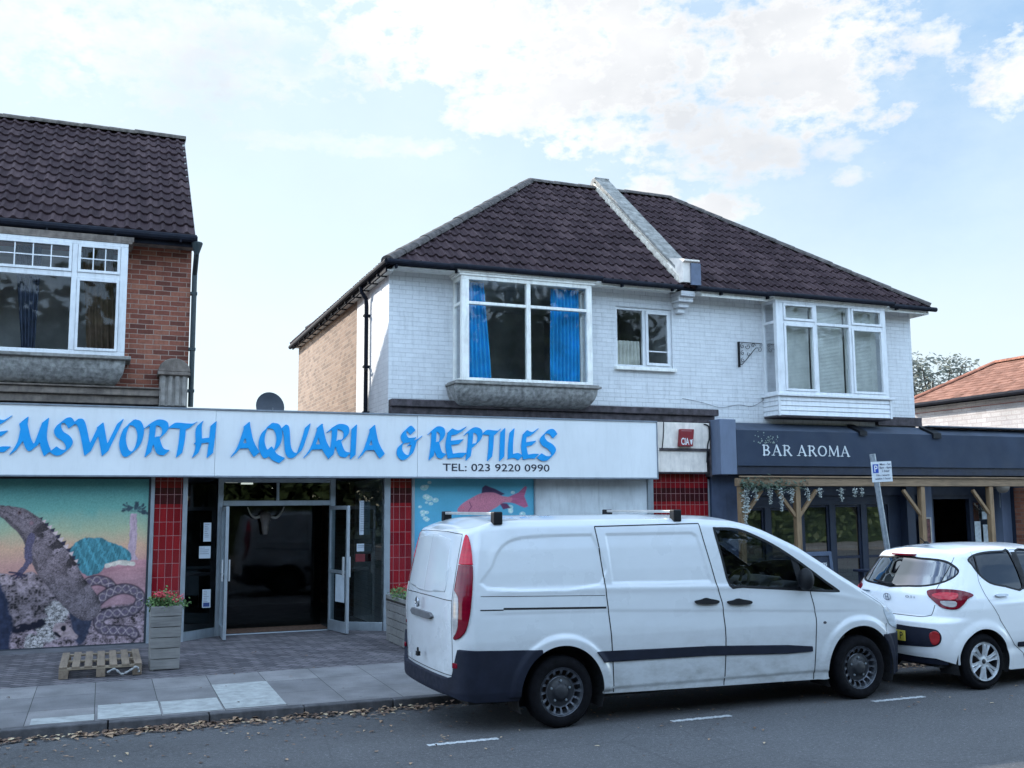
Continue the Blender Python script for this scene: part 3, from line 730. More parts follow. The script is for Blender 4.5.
# ================================================================== WHITE HOUSE (pair under one hipped roof)
HW = thing('white_house', 'white painted brick house with hipped brown tiled roof and party wall', 'house', (9.67, 15.8, 0))
def soft_blue(): return mat_plain('blue_curtain_cloth', (0.02, 0.40, 0.78), 0.8, var=0.2, nscale=3)
M_blue_cloth = soft_blue()
def white_house():
    xl, xr, xm = 4.21, 15.13, 9.67
    wall_with_holes(xl, xr, 3.40, 5.90, [(5.33, 7.60, 4.05, 5.80), (8.37, 9.53, 4.45, 5.54), (11.52, 14.05, 4.05, 5.80)], 15.8, 16.05).build('wall', M_white_brick, HW, recalc=False)
    mb = MB(); mb.box(xl, xl+.2, 16.05, 18.06, 0, 5.85); mb.box(xr-.2, xr, 16.05, 21.8, 0, 5.85); mb.box(xl+.2, xr-.2, 16.05, 16.3, 0, 3.4); mb.build('side_wall', M_white_brick, HW)
    mb = MB(); mb.box(xl, xl+.2, 18.06, 24.1, 0, 5.85); mb.box(xl+.2, xr-.2, 21.6, 21.8, 0, 5.85); mb.box(xl+.2, 8.2, 23.9, 24.1, 0, 5.85); mb.box(8.0, 8.2, 21.8, 23.9, 0, 5.85)
    mb.build('rear_wall', M_buff_brick, HW)
    room(HW, 4.5, 8.2, 16.05, 18.6, 3.5, 5.85); room(HW, 8.22, 9.6, 16.05, 18.0, 3.5, 5.85); room(HW, 10.8, 14.8, 16.05, 18.6, 3.5, 5.85)
    e = 5.90; ye, yb = 15.42, 22.18; xel, xer = 4.08, 15.29; zr = 8.70; yr = 18.8
    for nm, poly, ru in (('roof', [(xel, ye, e), (xm, ye, e), (xm, yr, zr), (8.0, yr, zr)], 6), ('roof', [(xm, ye, e), (xer, ye, e), (11.34, yr, zr), (xm, yr, zr)], 6),
                         ('roof', [(xel, yb, e), (xel, ye, e), (8.0, yr, zr)], 4), ('roof', [(xer, ye, e), (xer, yb, e), (11.34, yr, zr)], 3),
                         ('roof', [(xer, yb, e), (xel, yb, e), (8.0, yr, zr), (11.34, yr, zr)], 3)):
        tiled_plane(nm, poly, M_tiles, HW, res_u=ru)
    # rear wing roof, low hip
    tiled_plane('roof', [(xel, 24.4, e), (xel, 21.0, e), (6.1, 21.0, 7.3), (6.1, 22.4, 7.3)], M_tiles, HW, res_u=3)
    tiled_plane('roof', [(8.4, 24.4, e), (xel, 24.4, e), (6.1, 22.4, 7.3)], M_tiles, HW, res_u=3)
    tiled_plane('roof', [(8.4, 21.0, e), (8.4, 24.4, e), (6.1, 22.4, 7.3), (6.1, 21.0, 7.3)], M_tiles, HW, res_u=3)
    cap_tiles('ridge', (8.0, yr, zr), (xm, yr, zr), M_ridge, HW, 0.12); cap_tiles('ridge', (xm, yr, zr), (11.34, yr, zr), M_ridge, HW, 0.12)
    cap_tiles('hip', (xel, ye, e+.01), (8.0, yr, zr), M_ridge, HW, 0.12); cap_tiles('hip', (xer, ye, e+.01), (11.34, yr, zr), M_ridge, HW, 0.12)
    cap_tiles('hip', (xel, yb, e), (8.0, yr, zr), M_ridge, HW, 0.12); cap_tiles('hip', (xer, yb, e), (11.34, yr, zr), M_ridge, HW, 0.12)
    # party wall parapet running up the slope
    sl = (zr-e)/(yr-ye)
    def zz(y): return e+sl*(y-ye)
    mb = MB(); mb.prism([(15.62, zz(15.62)-.10), (15.62, zz(15.62)+.22), (yr, zr+.22), (21.9, zz(ye)+.30), (21.9, zz(ye)-.05), (yr, zr-.1)], 'x', xm-.11, xm+.11)
    mb.build('party_wall', M_render_white, HW)
    mb = MB(); n = 11
    for i in range(n):
        ya, yb2 = 15.62+(yr-15.62)*i/n, 15.62+(yr-15.62)*(i+1)/n-.006
        j = random.uniform(0, .008)
        mb.prism([(ya, zz(ya)+.20+j), (ya, zz(ya)+.27+j), (yb2, zz(yb2)+.27+j), (yb2, zz(yb2)+.20+j)], 'x', xm-.155, xm+.19)
    mb.prism([(yr-.03, zr+.20), (yr-.03, zr+.29), (yr+.12, zr+.29), (yr+.3, zr+.12), (yr+.3, zr+.05)], 'x', xm-.155, xm+.19)
    mb.build('coping', M_coping, HW, bevel=0.01)
    # white flashing strip on the left side of the parapet
    mb = MB(); mb.prism([(15.5, zz(15.5)+.012), (15.5, zz(15.5)+.16), (yr, zr+.16), (yr, zr+.012)], 'x', xm-.175, xm-.112)
    mb.build('flashing', mat_plain('lead_white_flashing', alb(184, 190, 200, .7), 0.7, var=0.25, nscale=12, grime=0.5), HW)
    # block at the foot of the parapet, lead faced
    mb = MB(); mb.prism([(15.36, 5.98), (15.36, 6.34), (15.30, 6.36), (15.30, 6.39), (15.8, 6.52), (15.95, 6.40), (15.95, 6.0)], 'x', xm-.15, xm+.17); mb.build('parapet_block', M_render_white, HW)
    mb = MB(); mb.box(xm+.0, xm+.20, 15.315, 15.355, 5.93, 6.33); mb.build('lead_face', mat_plain('lead_sheet', (0.10, 0.125, 0.19), 0.5, var=0.2), HW)
    mb = MB()
    for k, (dz, w, d) in enumerate(((5.84, .15, .36), (5.75, .15, .28), (5.66, .11, .2), (5.57, .08, .12))): mb.box(xm-w, xm+w, 15.8-d, 15.80, dz-.09, dz)
    mb.build('brick_corbel', M_white_brick, HW, bevel=0.006)
    # eaves
    mb = MB(); mb.box(xl, xm-.22, 15.46, 15.80, 5.845, 5.87); mb.box(xm+.22, xer-.04, 15.46, 15.80, 5.845, 5.87)
    mb.box(15.13, xer-.04, 15.80, 21.8, 5.845, 5.87); mb.build('soffit', M_white_wood, HW)
    mb = MB(); mb.box(9.95, 11.4, 15.43, 15.46, 5.765, 5.90); mb.box(14.1, xer-.02, 15.43, 15.46, 5.765, 5.90); mb.box(7.75, 9.4, 15.43, 15.46, 5.80, 5.90); mb.box(xer-.04, xer-.012, 15.46, 22.1, 5.77, 5.9)
    split_build(mb, 'fascia_board', M_white_wood, HW)
    g = MB()
    g.tube([(4.06, 15.36, 5.90), (5.1, 15.36, 5.895), (5.14, 15.27, 5.89), (7.85, 15.27, 5.885), (7.9, 15.36, 5.88), (9.5, 15.36, 5.875)], 0.046, 10)
    g.tube([(9.8, 15.36, 5.885), (11.3, 15.36, 5.88), (11.36, 15.24, 5.875), (14.2, 15.24, 5.87), (14.25, 15.36, 5.865), (15.40, 15.36, 5.86)], 0.046, 10)
    for i in range(11): g.box(4.2+i*1.02, 4.23+i*1.02, 15.35, 15.43, 5.80, 5.87)
    g.tube([(4.06, 15.36, 5.90), (4.04, 16.5, 5.88), (4.04, 24.3, 5.83)], 0.05, 10)
    for i in range(14): g.box(4.03, 4.2, 15.9+i*.6, 15.93+i*.6, 5.76, 5.80)
    g.build('gutter', M_gutter, HW)
    mb = MB(); mb.box(4.07, 4.10, 15.5, 24.2, 5.76, 5.89); mb.build('side_fascia', M_gutter, HW)
    mb = MB(); mb.box(4.10, 4.21, 15.5, 24.1, 5.78, 5.80); mb.build('side_soffit', M_white_wood, HW)
    p = MB(); p.tube([(4.05, 17.1, 5.84), (4.06, 17.1, 5.74), (4.14, 17.09, 5.62), (4.15, 17.09, 5.5), (4.15, 17.09, 3.4)], 0.036, 10)
    for z in (5.3, 4.4, 3.6): p.box(4.10, 4.21, 17.04, 17.14, z, z+.04)
    p.tube([(4.15, 17.09, 4.33), (4.12, 17.0, 4.33), (4.12, 16.93, 4.36)], 0.02, 6)
    p.build('drainpipe', M_gutter, HW)
    # dark stone band over the shopfront
    mb = MB(); mb.box(4.212, 10.35, 15.60, 15.798, 3.60, 3.72); mb.box(4.212, 10.30, 15.66, 15.798, 3.47, 3.60); mb.build('cornice', M_dark_stone, HW, bevel=0.015)
    # ---- bay one: timber window with blue curtains
    y = 15.35
    mb = MB(); mb.box(5.24, 7.76, 15.31, 15.80, 5.81, 5.87); mb.box(5.27, 7.73, 15.33, 15.80, 5.77, 5.808); mb.build('bay_head', M_white_wood, HW)
    B1 = MB()
    B1.box(5.31, 7.68, y, y+.09, 5.705, 5.77); B1.box(5.31, 7.68, y, y+.09, 4.03, 4.08)
    B1.box(5.31, 5.44, y, y+.09, 4.08, 5.705); B1.box(7.58, 7.68, y, y+.09, 4.08, 5.705); B1.box(6.46, 6.535, y, y+.09, 4.08, 5.705)
    for a, b in ((5.44, 6.46), (6.535, 7.58)): B1.box(a, b, y+.005, y+.085, 5.295, 5.345)
    for xa, xb in ((5.312, 5.36), (7.632, 7.678)):
        B1.box(xa, xb, y+.09, 15.80, 5.705, 5.77); B1.box(xa, xb, y+.09, 15.80, 4.03, 4.08); B1.box(xa, xb, 15.74, 15.80, 4.08, 5.705); B1.box(xa, xb, y+.09, 15.74, 5.295, 5.345)
    B1.build('window_frame', M_white_wood, HW, bevel=0.006)
    G = MB()
    for xa, xb in ((5.44, 6.46), (6.535, 7.58)):
        for za, zb in ((4.08, 5.295), (5.345, 5.705)): G.quad((xa, y+.045, za), (xb, y+.045, za), (xb, y+.045, zb), (xa, y+.045, zb))
    for xx in (5.335, 7.655):
        for za, zb in ((4.08, 5.295), (5.345, 5.705)): G.quad((xx, y+.09, za), (xx, 15.74, za), (xx, 15.74, zb), (xx, y+.09, zb))
    G.build('pane', M_glass, HW, recalc=False)
    mb = MB(); mb.box(5.17, 7.80, 15.26, 15.798, 3.965, 4.005); mb.box(5.20, 7.77, 15.29, 15.798, 4.005, 4.03); mb.build('sill', M_coping, HW, bevel=0.01)
    mb = MB(); n = 9
    for i in range(n+1):
        t = i/n*math.pi/2; c = 1-math.cos(t)
        yy = 15.30+0.36*c; zz2 = 3.965-0.33*math.sin(t)**1.0; xa = 5.20+0.20*c; xb = 7.74-0.20*c
        mb.v += [(xa, 15.798, zz2), (xa, yy, zz2), (xb, yy, zz2), (xb, 15.798, zz2)]
        if i:
            k = len(mb.v)-8; mb.f += [(k+j, k+j+1, k+j+5, k+j+4) for j in range(3)]; mb.mi += [0]*3
    mb.f.append(tuple(len(mb.v)-4+j for j in range(4))); mb.mi.append(0)
    mb.build('bay_base', M_render_grey, HW)
    # ---- small window
    y = 15.83; S = MB(); wframe(S, 8.372, 9.528, 4.452, 5.538, y, 0.045); S.box(8.93, 8.99, y+.003, y+.067, 4.497, 5.493)
    wframe(S, 8.992, 9.483, 4.499, 5.491, y-.02, 0.05, 0.05); S.box(9.05, 9.43, y+.002, y+.02, 4.75, 4.772); S.build('window_frame', M_white_upvc, HW, bevel=0.004)
    G = MB(); G.quad((8.41, y+.03, 4.49), (8.94, y+.03, 4.49), (8.94, y+.03, 5.5), (8.41, y+.03, 5.5)); G.quad((9.03, y+.01, 4.54), (9.44, y+.01, 4.54), (9.44, y+.01, 5.45), (9.03, y+.01, 5.45)); G.build('pane', M_glass, HW, recalc=False)
    mb = MB(); mb.box(8.33, 9.57, 15.72, 15.83, 4.39, 4.45); mb.build('sill', M_white_wood, HW, bevel=0.006)
    mb = MB()
    for z in (5.543, 5.62): pass
    # ---- bay two: upvc with blinds, shiplap base
    y = 15.35
    mb = MB(); mb.box(11.42, 14.16, 15.29, 15.80, 5.845, 5.89-.005); mb.box(11.46, 14.12, 15.32, 15.80, 5.80, 5.842); mb.build('bay_head', M_white_wood, HW)
    F = MB(); F.box(11.50, 14.08, y, y+.09, 5.745, 5.80); F.box(11.50, 14.08, y, y+.09, 4.03, 4.085); F.box(11.50, 11.66, y, y+.09, 4.085, 5.745); F.box(13.99, 14.08, y, y+.09, 4.085, 5.745)
    for xx in (12.40, 13.21): F.box(xx-.03, xx+.03, y, y+.09, 4.085, 5.745)
    for a, b in ((11.66, 12.37), (12.43, 13.18), (13.24, 13.99)): F.box(a, b, y+.005, y+.085, 5.36, 5.415)
    for xa, xb in ((11.502, 11.55), (14.03, 14.078)):
        F.box(xa, xb, y+.09, 15.80, 5.745, 5.80); F.box(xa, xb, y+.09, 15.80, 4.03, 4.085); F.box(xa, xb, 15.74, 15.80, 4.085, 5.745); F.box(xa, xb, y+.09, 15.74, 5.36, 5.415)
    F.build('window_frame', M_white_upvc, HW, bevel=0.006)
    S = MB()
    for a, b, za, zb in ((11.66, 12.37, 4.085, 5.36), (13.24, 13.99, 4.085, 5.36), (11.66, 12.37, 5.415, 5.745), (13.24, 13.99, 5.415, 5.745)): wframe(S, a+.004, b-.004, za+.004, zb-.004, y-.015, 0.045, 0.05)
    split_build(S, 'sash', M_white_upvc, HW, bevel=0.004)
    G = MB()
    for xa, xb in ((11.66, 12.37), (12.43, 13.18), (13.24, 13.99)):
        for za, zb in ((4.085, 5.36), (5.415, 5.745)): G.quad((xa, y+.045, za), (xb, y+.045, za), (xb, y+.045, zb), (xa, y+.045, zb))
    for xx in (11.526, 14.054):
        for za, zb in ((4.085, 5.36), (5.415, 5.745)): G.quad((xx, y+.09, za), (xx, 15.74, za), (xx, 15.74, zb), (xx, y+.09, zb))
    G.build('pane', M_glass, HW, recalc=False)
    mb = MB(); mb.box(11.42, 14.16, 15.27, 15.798, 3.985, 4.03); mb.build('sill', M_white_upvc, HW, bevel=0.008)
    mb = MB()
    for i in range(4):
        z0 = 3.985-(i+1)*.09; mb.prism([(15.33, z0), (15.315, z0+.01), (15.33, z0+.088), (15.798, z0+.088), (15.798, z0)], 'x', 11.49, 14.09)
        mb.prism([(11.475, z0+.0), (11.46, z0+.01), (11.475, z0+.088), (11.52, z0+.088), (11.52, z0)], 'y', 15.34, 15.797)
    mb.box(11.455, 11.50, 15.305, 15.34, 3.62, 3.985); mb.box(14.06, 14.10, 15.305, 15.34, 3.62, 3.985)
    mb.build('bay_base', M_white_upvc, HW)
    mb = MB(); mb.box(11.48, 14.08, 15.34, 15.797, 3.595, 3.622); mb.build('bay_floor', M_dark_stone, HW)
white_house()
def curtain(x0, x1, x0b, x1b, y, z0, z1, mat, label, group, folds=9):
    mb = MB(); n = folds*8; rows = 7
    for r in range(rows):
        t = r/(rows-1); z = z0+(z1-z0)*t; a = x0b+(x0-x0b)*t; b = x1b+(x1-x1b)*t
        for i in range(n+1):
            s = i/n; mb.v.append((a+(b-a)*s, y+0.03*math.sin(s*folds*2*math.pi+0.4*math.sin(5*t+s*3)), z))
    for r in range(rows-1):
        for i in range(n): k = r*(n+1)+i; mb.f.append((k, k+1, k+n+2, k+n+1)); mb.mi.append(0)
    o = mb.build('curtain', mat, recalc=False, smooth=True); tag(o, label, 'curtain', group); return o
curtain(5.46, 5.80, 5.46, 5.93, 15.62, 4.08, 5.72, M_blue_cloth, 'bright blue curtain hanging at the left of the white bay window', 'blue curtains in the bay', 6)
curtain(7.02, 7.56, 7.0, 7.56, 15.62, 4.08, 5.72, M_blue_cloth, 'bright blue curtain hanging at the right of the white bay window', 'blue curtains in the bay', 8)
M_net = mat_plain('net_curtain_cloth', (0.72, 0.70, 0.62), 0.9, var=0.15)
curtain(8.40, 8.93, 8.40, 8.93, 15.95, 4.46, 4.95, M_net, 'cream half curtain in the left pane of the small upstairs window', None, 7)
M_brown_cloth = mat_plain('brown_curtain_cloth', (0.13, 0.085, 0.055), 0.85, var=0.3)
curtain(-0.42, 0.0, -0.30, 0.08, 15.6, 4.2, 5.75, M_brown_cloth, 'brown gathered curtain in the narrow pane of the brick house bay', None, 5)
curtain(-1.3, -0.95, -1.15, -0.98, 15.6, 4.2, 5.72, mat_plain('slate_curtain_cloth', (0.06, 0.075, 0.12), 0.85, var=0.3), 'slate blue curtain hanging in the wide pane of the brick house bay', None, 5)
def blind(x0, x1, z0, z1, label):
    mb = MB(); z = z0+.02
    mb.box(x0, x1, 15.55, 15.60, z1-.04, z1)
    while z < z1-.05:
        mb.add([(x0, 15.555, z), (x1, 15.555, z), (x1, 15.563, z+.025), (x0, 15.563, z+.025)], [(0, 1, 2, 3)]); z += 0.027
    o = mb.build('window_blind', mat_plain('blind_slat', (0.72, 0.72, 0.66), 0.6, var=0.1), recalc=False); tag(o, label, 'blind', 'slatted blinds in the right bay')
blind(11.60, 12.38, 4.1, 5.74, 'slatted cream blind behind the left light of the right bay window')
blind(12.42, 13.19, 4.1, 5.74, 'slatted cream blind behind the middle light of the right bay window')
blind(13.23, 14.0, 4.1, 5.74, 'slatted cream blind behind the right light of the right bay window')

# wrought iron bracket on the white wall
def iron_bracket():
    o = thing('iron_bracket', 'black scrolled wrought iron bracket on the white wall beside the right bay', 'bracket', (10.95, 15.75, 4.57))
    mb = MB(); y = 15.76
    mb.box(10.935, 10.955, y-.015, 15.80, 4.55, 5.03); mb.tube([(10.95, y, 5.02), (11.42, y, 5.02)], 0.008, 6)
    mb.build('back_plate', M_black, o)
    mb = MB(); mb.tube([(10.95, y, 4.60), (11.0, y, 4.60), (11.10, y, 4.70), (11.26, y, 4.87), (11.32, y, 4.93), (11.38, y, 4.93)], 0.007, 6)
    def spiral(cx, cz, r, a0, turns, sg=1):
        pts = []
        for i in range(22):
            t = i/21; a = a0+sg*turns*2*math.pi*t; rr = r*(1-0.8*t); pts.append((cx+rr*math.cos(a), y, cz+rr*math.sin(a)))
        mb.tube(pts, 0.0055, 5)
    spiral(11.02, 4.95, .05, 1.5, 1.2); spiral(11.02, 4.82, .045, 1.5, 1.2); spiral(11.02, 4.68, .045, 1.5, 1.2)
    spiral(11.14, 4.95, .06, 3.0, 1.1); spiral(11.26, 4.97, .05, 0, 1.1); spiral(11.40, 4.90, .05, 1.6, 1.1, -1); spiral(11.43, 4.99, .035, 1.6, 1.1, -1); spiral(11.16, 4.80, .04, 2, 1)
    mb.build('scroll', M_black, o)
iron_bracket()
# loose cables on the wall
def cable(name, pts, label, r=0.006):
    mb = MB(); mb.tube(smooth_poly3(pts), r, 5); o = mb.build(name, M_black); tag(o, label, 'cable'); return o
def smooth_poly3(P, k=6):
    P = [np.array(p, float) for p in P]; n = len(P); out = []
    for i in range(n-1):
        a, b, c, d = P[max(i-1, 0)], P[i], P[i+1], P[min(i+2, n-1)]
        for t in np.linspace(0, 1, k, endpoint=False): out.append(tuple(0.5*((2*b)+(-a+c)*t+(2*a-5*b+4*c-d)*t*t+(-a+3*b-3*c+d)*t**3)))
    out.append(tuple(P[-1])); return out
cable('wall_cable', [(9.7, 15.79, 3.92), (10.1, 15.78, 3.86), (10.5, 15.78, 3.78), (10.9, 15.78, 3.84), (11.2, 15.78, 3.82), (11.47, 15.78, 3.95)], 'thin black cable sagging across the white wall above the bar fascia', .0035)
# ================================================================== AQUARIUM SHOPFRONT
def mat_tilewall(name, dark_band=True):
    """glazed red tiles about 95 x 150 mm with pale joints; a dark course near the top"""
    m = NT(name); tc = m.n('ShaderNodeTexCoord'); sp = m.n('ShaderNodeSeparateXYZ'); m.l(tc.outputs['Object'], sp.inputs[0])
    cb = m.n('ShaderNodeCombineXYZ'); m.l(m.math('ADD', sp.outputs[0], sp.outputs[1]), cb.inputs[0]); m.l(sp.outputs[2], cb.inputs[1])
    b = m.n('ShaderNodeTexBrick'); b.offset = 0.0; m.l(cb.outputs[0], b.inputs['Vector']); b.inputs['Scale'].default_value = 1
    b.inputs['Brick Width'].default_value = 0.098; b.inputs['Row Height'].default_value = 0.2; b.inputs['Mortar Size'].default_value = 0.0035
    b.inputs['Color1'].default_value = (0, 0, 0, 1); b.inputs['Color2'].default_value = (1, 1, 1, 1)
    red = m.ramp(b.outputs['Color'], [(0, (0.16, 0.006, 0.012)), (1, (0.27, 0.012, 0.018))])
    drk = m.ramp(b.outputs['Color'], [(0, (0.035, 0.006, 0.010)), (1, (0.06, 0.008, 0.013))])
    z = sp.outputs[2]
    # white-ish: the top course dull red, then two dark courses
    band = m.math('MULTIPLY', m.math('GREATER_THAN', z, 2.06), m.math('LESS_THAN', z, 2.30))
    bc = m.mix(band, red, drk)
    m.color(m.mix(b.outputs['Fac'], bc, (0.30, 0.13, 0.13))); m.rough(m.math('ADD', 0.12, m.math('MULTIPLY', b.outputs['Fac'], 0.6)))
    m.bump(m.math('SUBTRACT', 1.0, b.outputs['Fac']), 0.4, 0.004)
    return m.m
M_red_tile = mat_tilewall('glazed_red_tile')
M_fascia = mat_plain('white_fascia_panel', (0.76, 0.78, 0.79), 0.38, var=0.03, nscale=1.5, grime=0.10)
M_blue_letter = mat_plain('blue_lettering', (0.003, 0.31, 0.72), 0.4, var=0.05)
M_black_letter = mat_plain('black_lettering', (0.01, 0.012, 0.03), 0.5)

GLYPH = {
 'E': [[(.22,.92),(.10,.5),(.22,.06)], [(.20,.92),(.55,.86),(.98,1.0)], [(.15,.5),(.8,.56)], [(.20,.06),(.6,.10),(.98,.02+.08)]],
 'M': [[(.0,.02),(.22,.40),(.30,.98)], [(.24,.92),(.40,.35),(.55,.14),(.68,.30),(.90,.96)], [(.90,.96),(.86,.4),(1.0,.0)]],
 'S': [[(.95,.82),(.72,.98),(.42,.93),(.22,.74),(.36,.56),(.68,.44),(.86,.26),(.68,.07),(.36,.02),(.05,.12)]],
 'W': [[(.0,.95),(.14,.86),(.30,.04)], [(.30,.02),(.55,.80)], [(.55,.86),(.68,.06)], [(.68,.02),(1.0,.98)]],
 'O': [[(.55,.98),(.25,.80),(.10,.40),(.25,.06),(.50,.02),(.82,.28),(.92,.66),(.75,.92),(.45,.96)]],
 'R': [[(.30,.94),(.26,.5),(.12,.0)], [(.02,.84),(.40,.98),(.80,.92),(.85,.70),(.60,.50),(.34,.46)], [(.46,.46),(.66,.12),(.96,.06)]],
 'T': [[(.02,.84),(.20,.90),(.80,.88),(1.0,.96)], [(.56,.86),(.52,.4),(.44,.0)]],
 'H': [[(.30,.98),(.22,.80),(.24,.3),(.10,.0)], [(.16,.42),(.90,.48)], [(.94,.98),(.88,.5),(.80,.0)]],
 'A': [[(.0,.02),(.28,.34),(.55,.96)], [(.52,.98),(.70,.40),(.98,.04)], [(.25,.30),(.76,.32)]],
 'Q': [[(.50,.98),(.20,.76),(.10,.40),(.25,.08),(.45,.02),(.78,.30),(.86,.66),(.72,.92),(.42,.96)], [(.42,.22),(.66,-.02),(1.0,-.14)]],
 'U': [[(.02,.92),(.14,.82),(.22,.20),(.40,.02),(.62,.14),(.84,.70),(.92,.98)]],
 'I': [[(.55,.98),(.45,.5),(.35,.0)]],
 'L': [[(.36,.98),(.24,.5),(.22,.08)], [(.16,.06),(.6,.12),(.98,.04)]],
 'P': [[(.34,.94),(.28,.5),(.16,.0)], [(.02,.84),(.44,.98),(.86,.90),(.88,.66),(.60,.46),(.34,.42)]],
 '&': [[(.72,.60),(.34,.58),(.24,.80),(.46,.98),(.66,.84)], [(.40,.56),(.10,.40),(.06,.16),(.28,.0),(.56,.10),(.74,.52)], [(.52,.46),(.78,.54),(1.0,.66)]],
}
def pen_sdf(strokes, x0, x1, z0, z1, nib=(0.040, 0.037)):
    w, h = (x1-x0), (z1-z0); polys = []
    nx, nz = nib
    for st in strokes:
        P = smooth_poly([(x0+nx*.6+a*(w-nx*1.2), z0+nz*.8+b*(h-nz*1.6)) for a, b in st], 5, closed=False) if len(st) > 2 else [(x0+nx*.6+a*(w-nx*1.2), z0+nz*.8+b*(h-nz*1.6)) for a, b in st]
        for (a, b) in zip(P[:-1], P[1:]): polys.append([(a[0]-nx, a[1]-nz), (a[0]+nx, a[1]+nz), (b[0]+nx, b[1]+nz), (b[0]-nx, b[1]-nz)])
    def f(X, Z):
        d = np.full(X.shape, 1e9)
        for q in polys: d = np.minimum(d, sd_poly(X, Z, q))
        return d-0.004
    return f
WORDS = [('E',-1.51,-1.22),('M',-1.2,-.72),('S',-.71,-.41),('W',-.43,.21),('O',.17,.51),('R',.51,.86),('T',.82,1.22),('H',1.17,1.51),('A',1.74,2.13),('Q',2.11,2.5),('U',2.45,2.91),('A',2.81,3.24),('R',3.15,3.52),('I',3.50,3.64),('A',3.65,4.05),('&',4.26,4.66),('R',4.77,5.07),('E',5.05,5.41),('P',5.38,5.7),('T',5.67,6.0),('I',5.97,6.12),('L',6.11,6.39),('E',6.37,6.68),('S',6.66,7.03)]

SH = thing('aquarium_shop', 'single storey aquarium shopfront under a long white fascia with blue lettering', 'shop', (3.0, 15.8, 0))
FY = 15.45
def shop():
    mb = MB(); mb.box(-4.5, 1.50, FY, 15.60, 2.47, 3.44); mb.box(1.503, 4.6, FY+.004, 15.60, 2.47, 3.44); mb.box(4.603, 8.95, FY, 15.60, 2.47, 3.44)
    fb = mb.build('fascia_board', M_fascia, SH, bevel=0.004)
    mb = MB(); mb.box(-4.5, 8.965, FY-.018, 15.62, 3.44, 3.462); mb.box(-4.5, 1.50, FY-.016, 15.60, 2.45, 2.47); mb.box(1.503, 8.965, FY-.012, 15.60, 2.447, 2.468); mb.box(8.95, 8.965, FY-.012, 15.6, 2.468, 3.44)
    mb.build('edge_trim', mat_plain('grey_edge_trim', (0.22, 0.25, 0.29), 0.5, var=0.15, grime=0.4), fb)
    for i, (ch, a, b) in enumerate(WORDS):
        z0, z1 = 2.74, 3.275
        s = pen_sdf(GLYPH[ch], a, b, z0, z1)
        m = patch(s, (a-.1, b+.1, z0-.14, z1+.06), 0.011, flat_map(FY-.019-(i % 3)*.003), depth=0.018)
        m.build('letter', M_blue_letter, fb, recalc=False)
    text_mb('TEL: 023 9220 0990', 5.02, 6.89, 2.565, 0.118, FY, 0.004, bold=0.008).build('phone_number', M_black_letter, fb, recalc=False)
    # roof slab, flat
    mb = MB(); mb.box(1.13, 4.19, 15.62, 23.5, 3.25, 3.40); mb.box(-4.5, 9.0, 15.60, 15.78, 2.47, 3.36); mb.build('flat_roof', mat_plain('roof_felt', (0.05, 0.05, 0.055), 0.95, var=0.3), SH)
    # ceiling, side and back walls inside the shop
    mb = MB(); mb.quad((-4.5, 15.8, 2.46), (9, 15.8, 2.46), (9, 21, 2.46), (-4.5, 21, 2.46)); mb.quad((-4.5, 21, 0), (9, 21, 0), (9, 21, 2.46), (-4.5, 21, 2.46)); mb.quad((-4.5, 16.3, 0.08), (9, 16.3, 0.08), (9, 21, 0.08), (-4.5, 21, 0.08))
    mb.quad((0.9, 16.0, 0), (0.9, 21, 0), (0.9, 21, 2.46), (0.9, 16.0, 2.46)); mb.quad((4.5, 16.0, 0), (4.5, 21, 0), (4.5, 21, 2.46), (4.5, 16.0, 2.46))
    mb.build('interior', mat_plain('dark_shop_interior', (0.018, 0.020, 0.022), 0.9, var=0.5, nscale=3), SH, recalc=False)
    # solid front behind murals
    mb = MB(); mb.box(-4.5, 0.655, 15.815, 16.0, 0, 2.46); mb.box(4.25, 9.02, 15.815, 16.0, 0, 2.46); mb.box(9.02, 10.2, 15.815, 16.0, 0, 2.95); mb.build('front_wall', M_alu, SH)
    # red tile pilasters and their frames
    for a, b, top in ((0.70, 1.09, 2.455), (4.25, 4.60, 2.455), (9.04, 10.17, 2.55)):
        mb = MB(); mb.box(a, b, 15.77, 15.81 if a > 5 else 16.0, 0.0, top); mb.build('tile_pilaster', M_red_tile, SH)
    mb = MB()
    for a, b in ((0.645, 0.697), (1.093, 1.16), (4.15, 4.247), (4.603, 4.65), (8.925, 9.037), (10.172, 10.2)): mb.box(a, b, 15.755, 15.814, 0.03, 2.455)
    mb.box(6.745, 6.775, 15.755, 15.814, 0.03, 2.455)
    split_build(mb, 'frame_strip', M_alu, SH, bevel=0.004)
    # white window panels between fish mural and red tiles
    mb = MB(); mb.box(6.775, 7.97, 15.785, 15.812, 0.5, 2.455); mb.box(7.975, 8.92, 15.785, 15.812, 0.5, 2.455); mb.build('white_panel', mat_plain('cream_window_film', (0.64, 0.68, 0.70), 0.6, var=0.12, nscale=2, grime=0.35), SH)
    mb = MB(); mb.box(4.65, 8.92, 15.76, 15.813, 0.03, 0.498); mb.build('stall_riser', M_dark_stone, SH)
    # small cream panels beside the bar pilaster
    mb = MB(); mb.box(9.05, 10.12, 15.58, 15.80, 3.0, 3.46); mb.box(9.07, 10.06, 15.60, 15.80, 2.58, 2.955); mb.build('end_panel', M_render_white, SH, bevel=0.004)
    mb = MB(); mb.box(9.04, 10.10, 15.57, 15.80, 2.957, 2.997); mb.box(9.05, 10.08, 15.59, 15.80, 2.555, 2.578); mb.box(10.13, 10.19, 15.6, 15.80, 2.5, 3.5); mb.build('panel_rail', M_dark_stone, SH)
    mb = MB(); mb.box(9.0, 9.06, 15.56, 15.80, 2.6, 3.44); mb.build('end_post', M_render_white, SH)
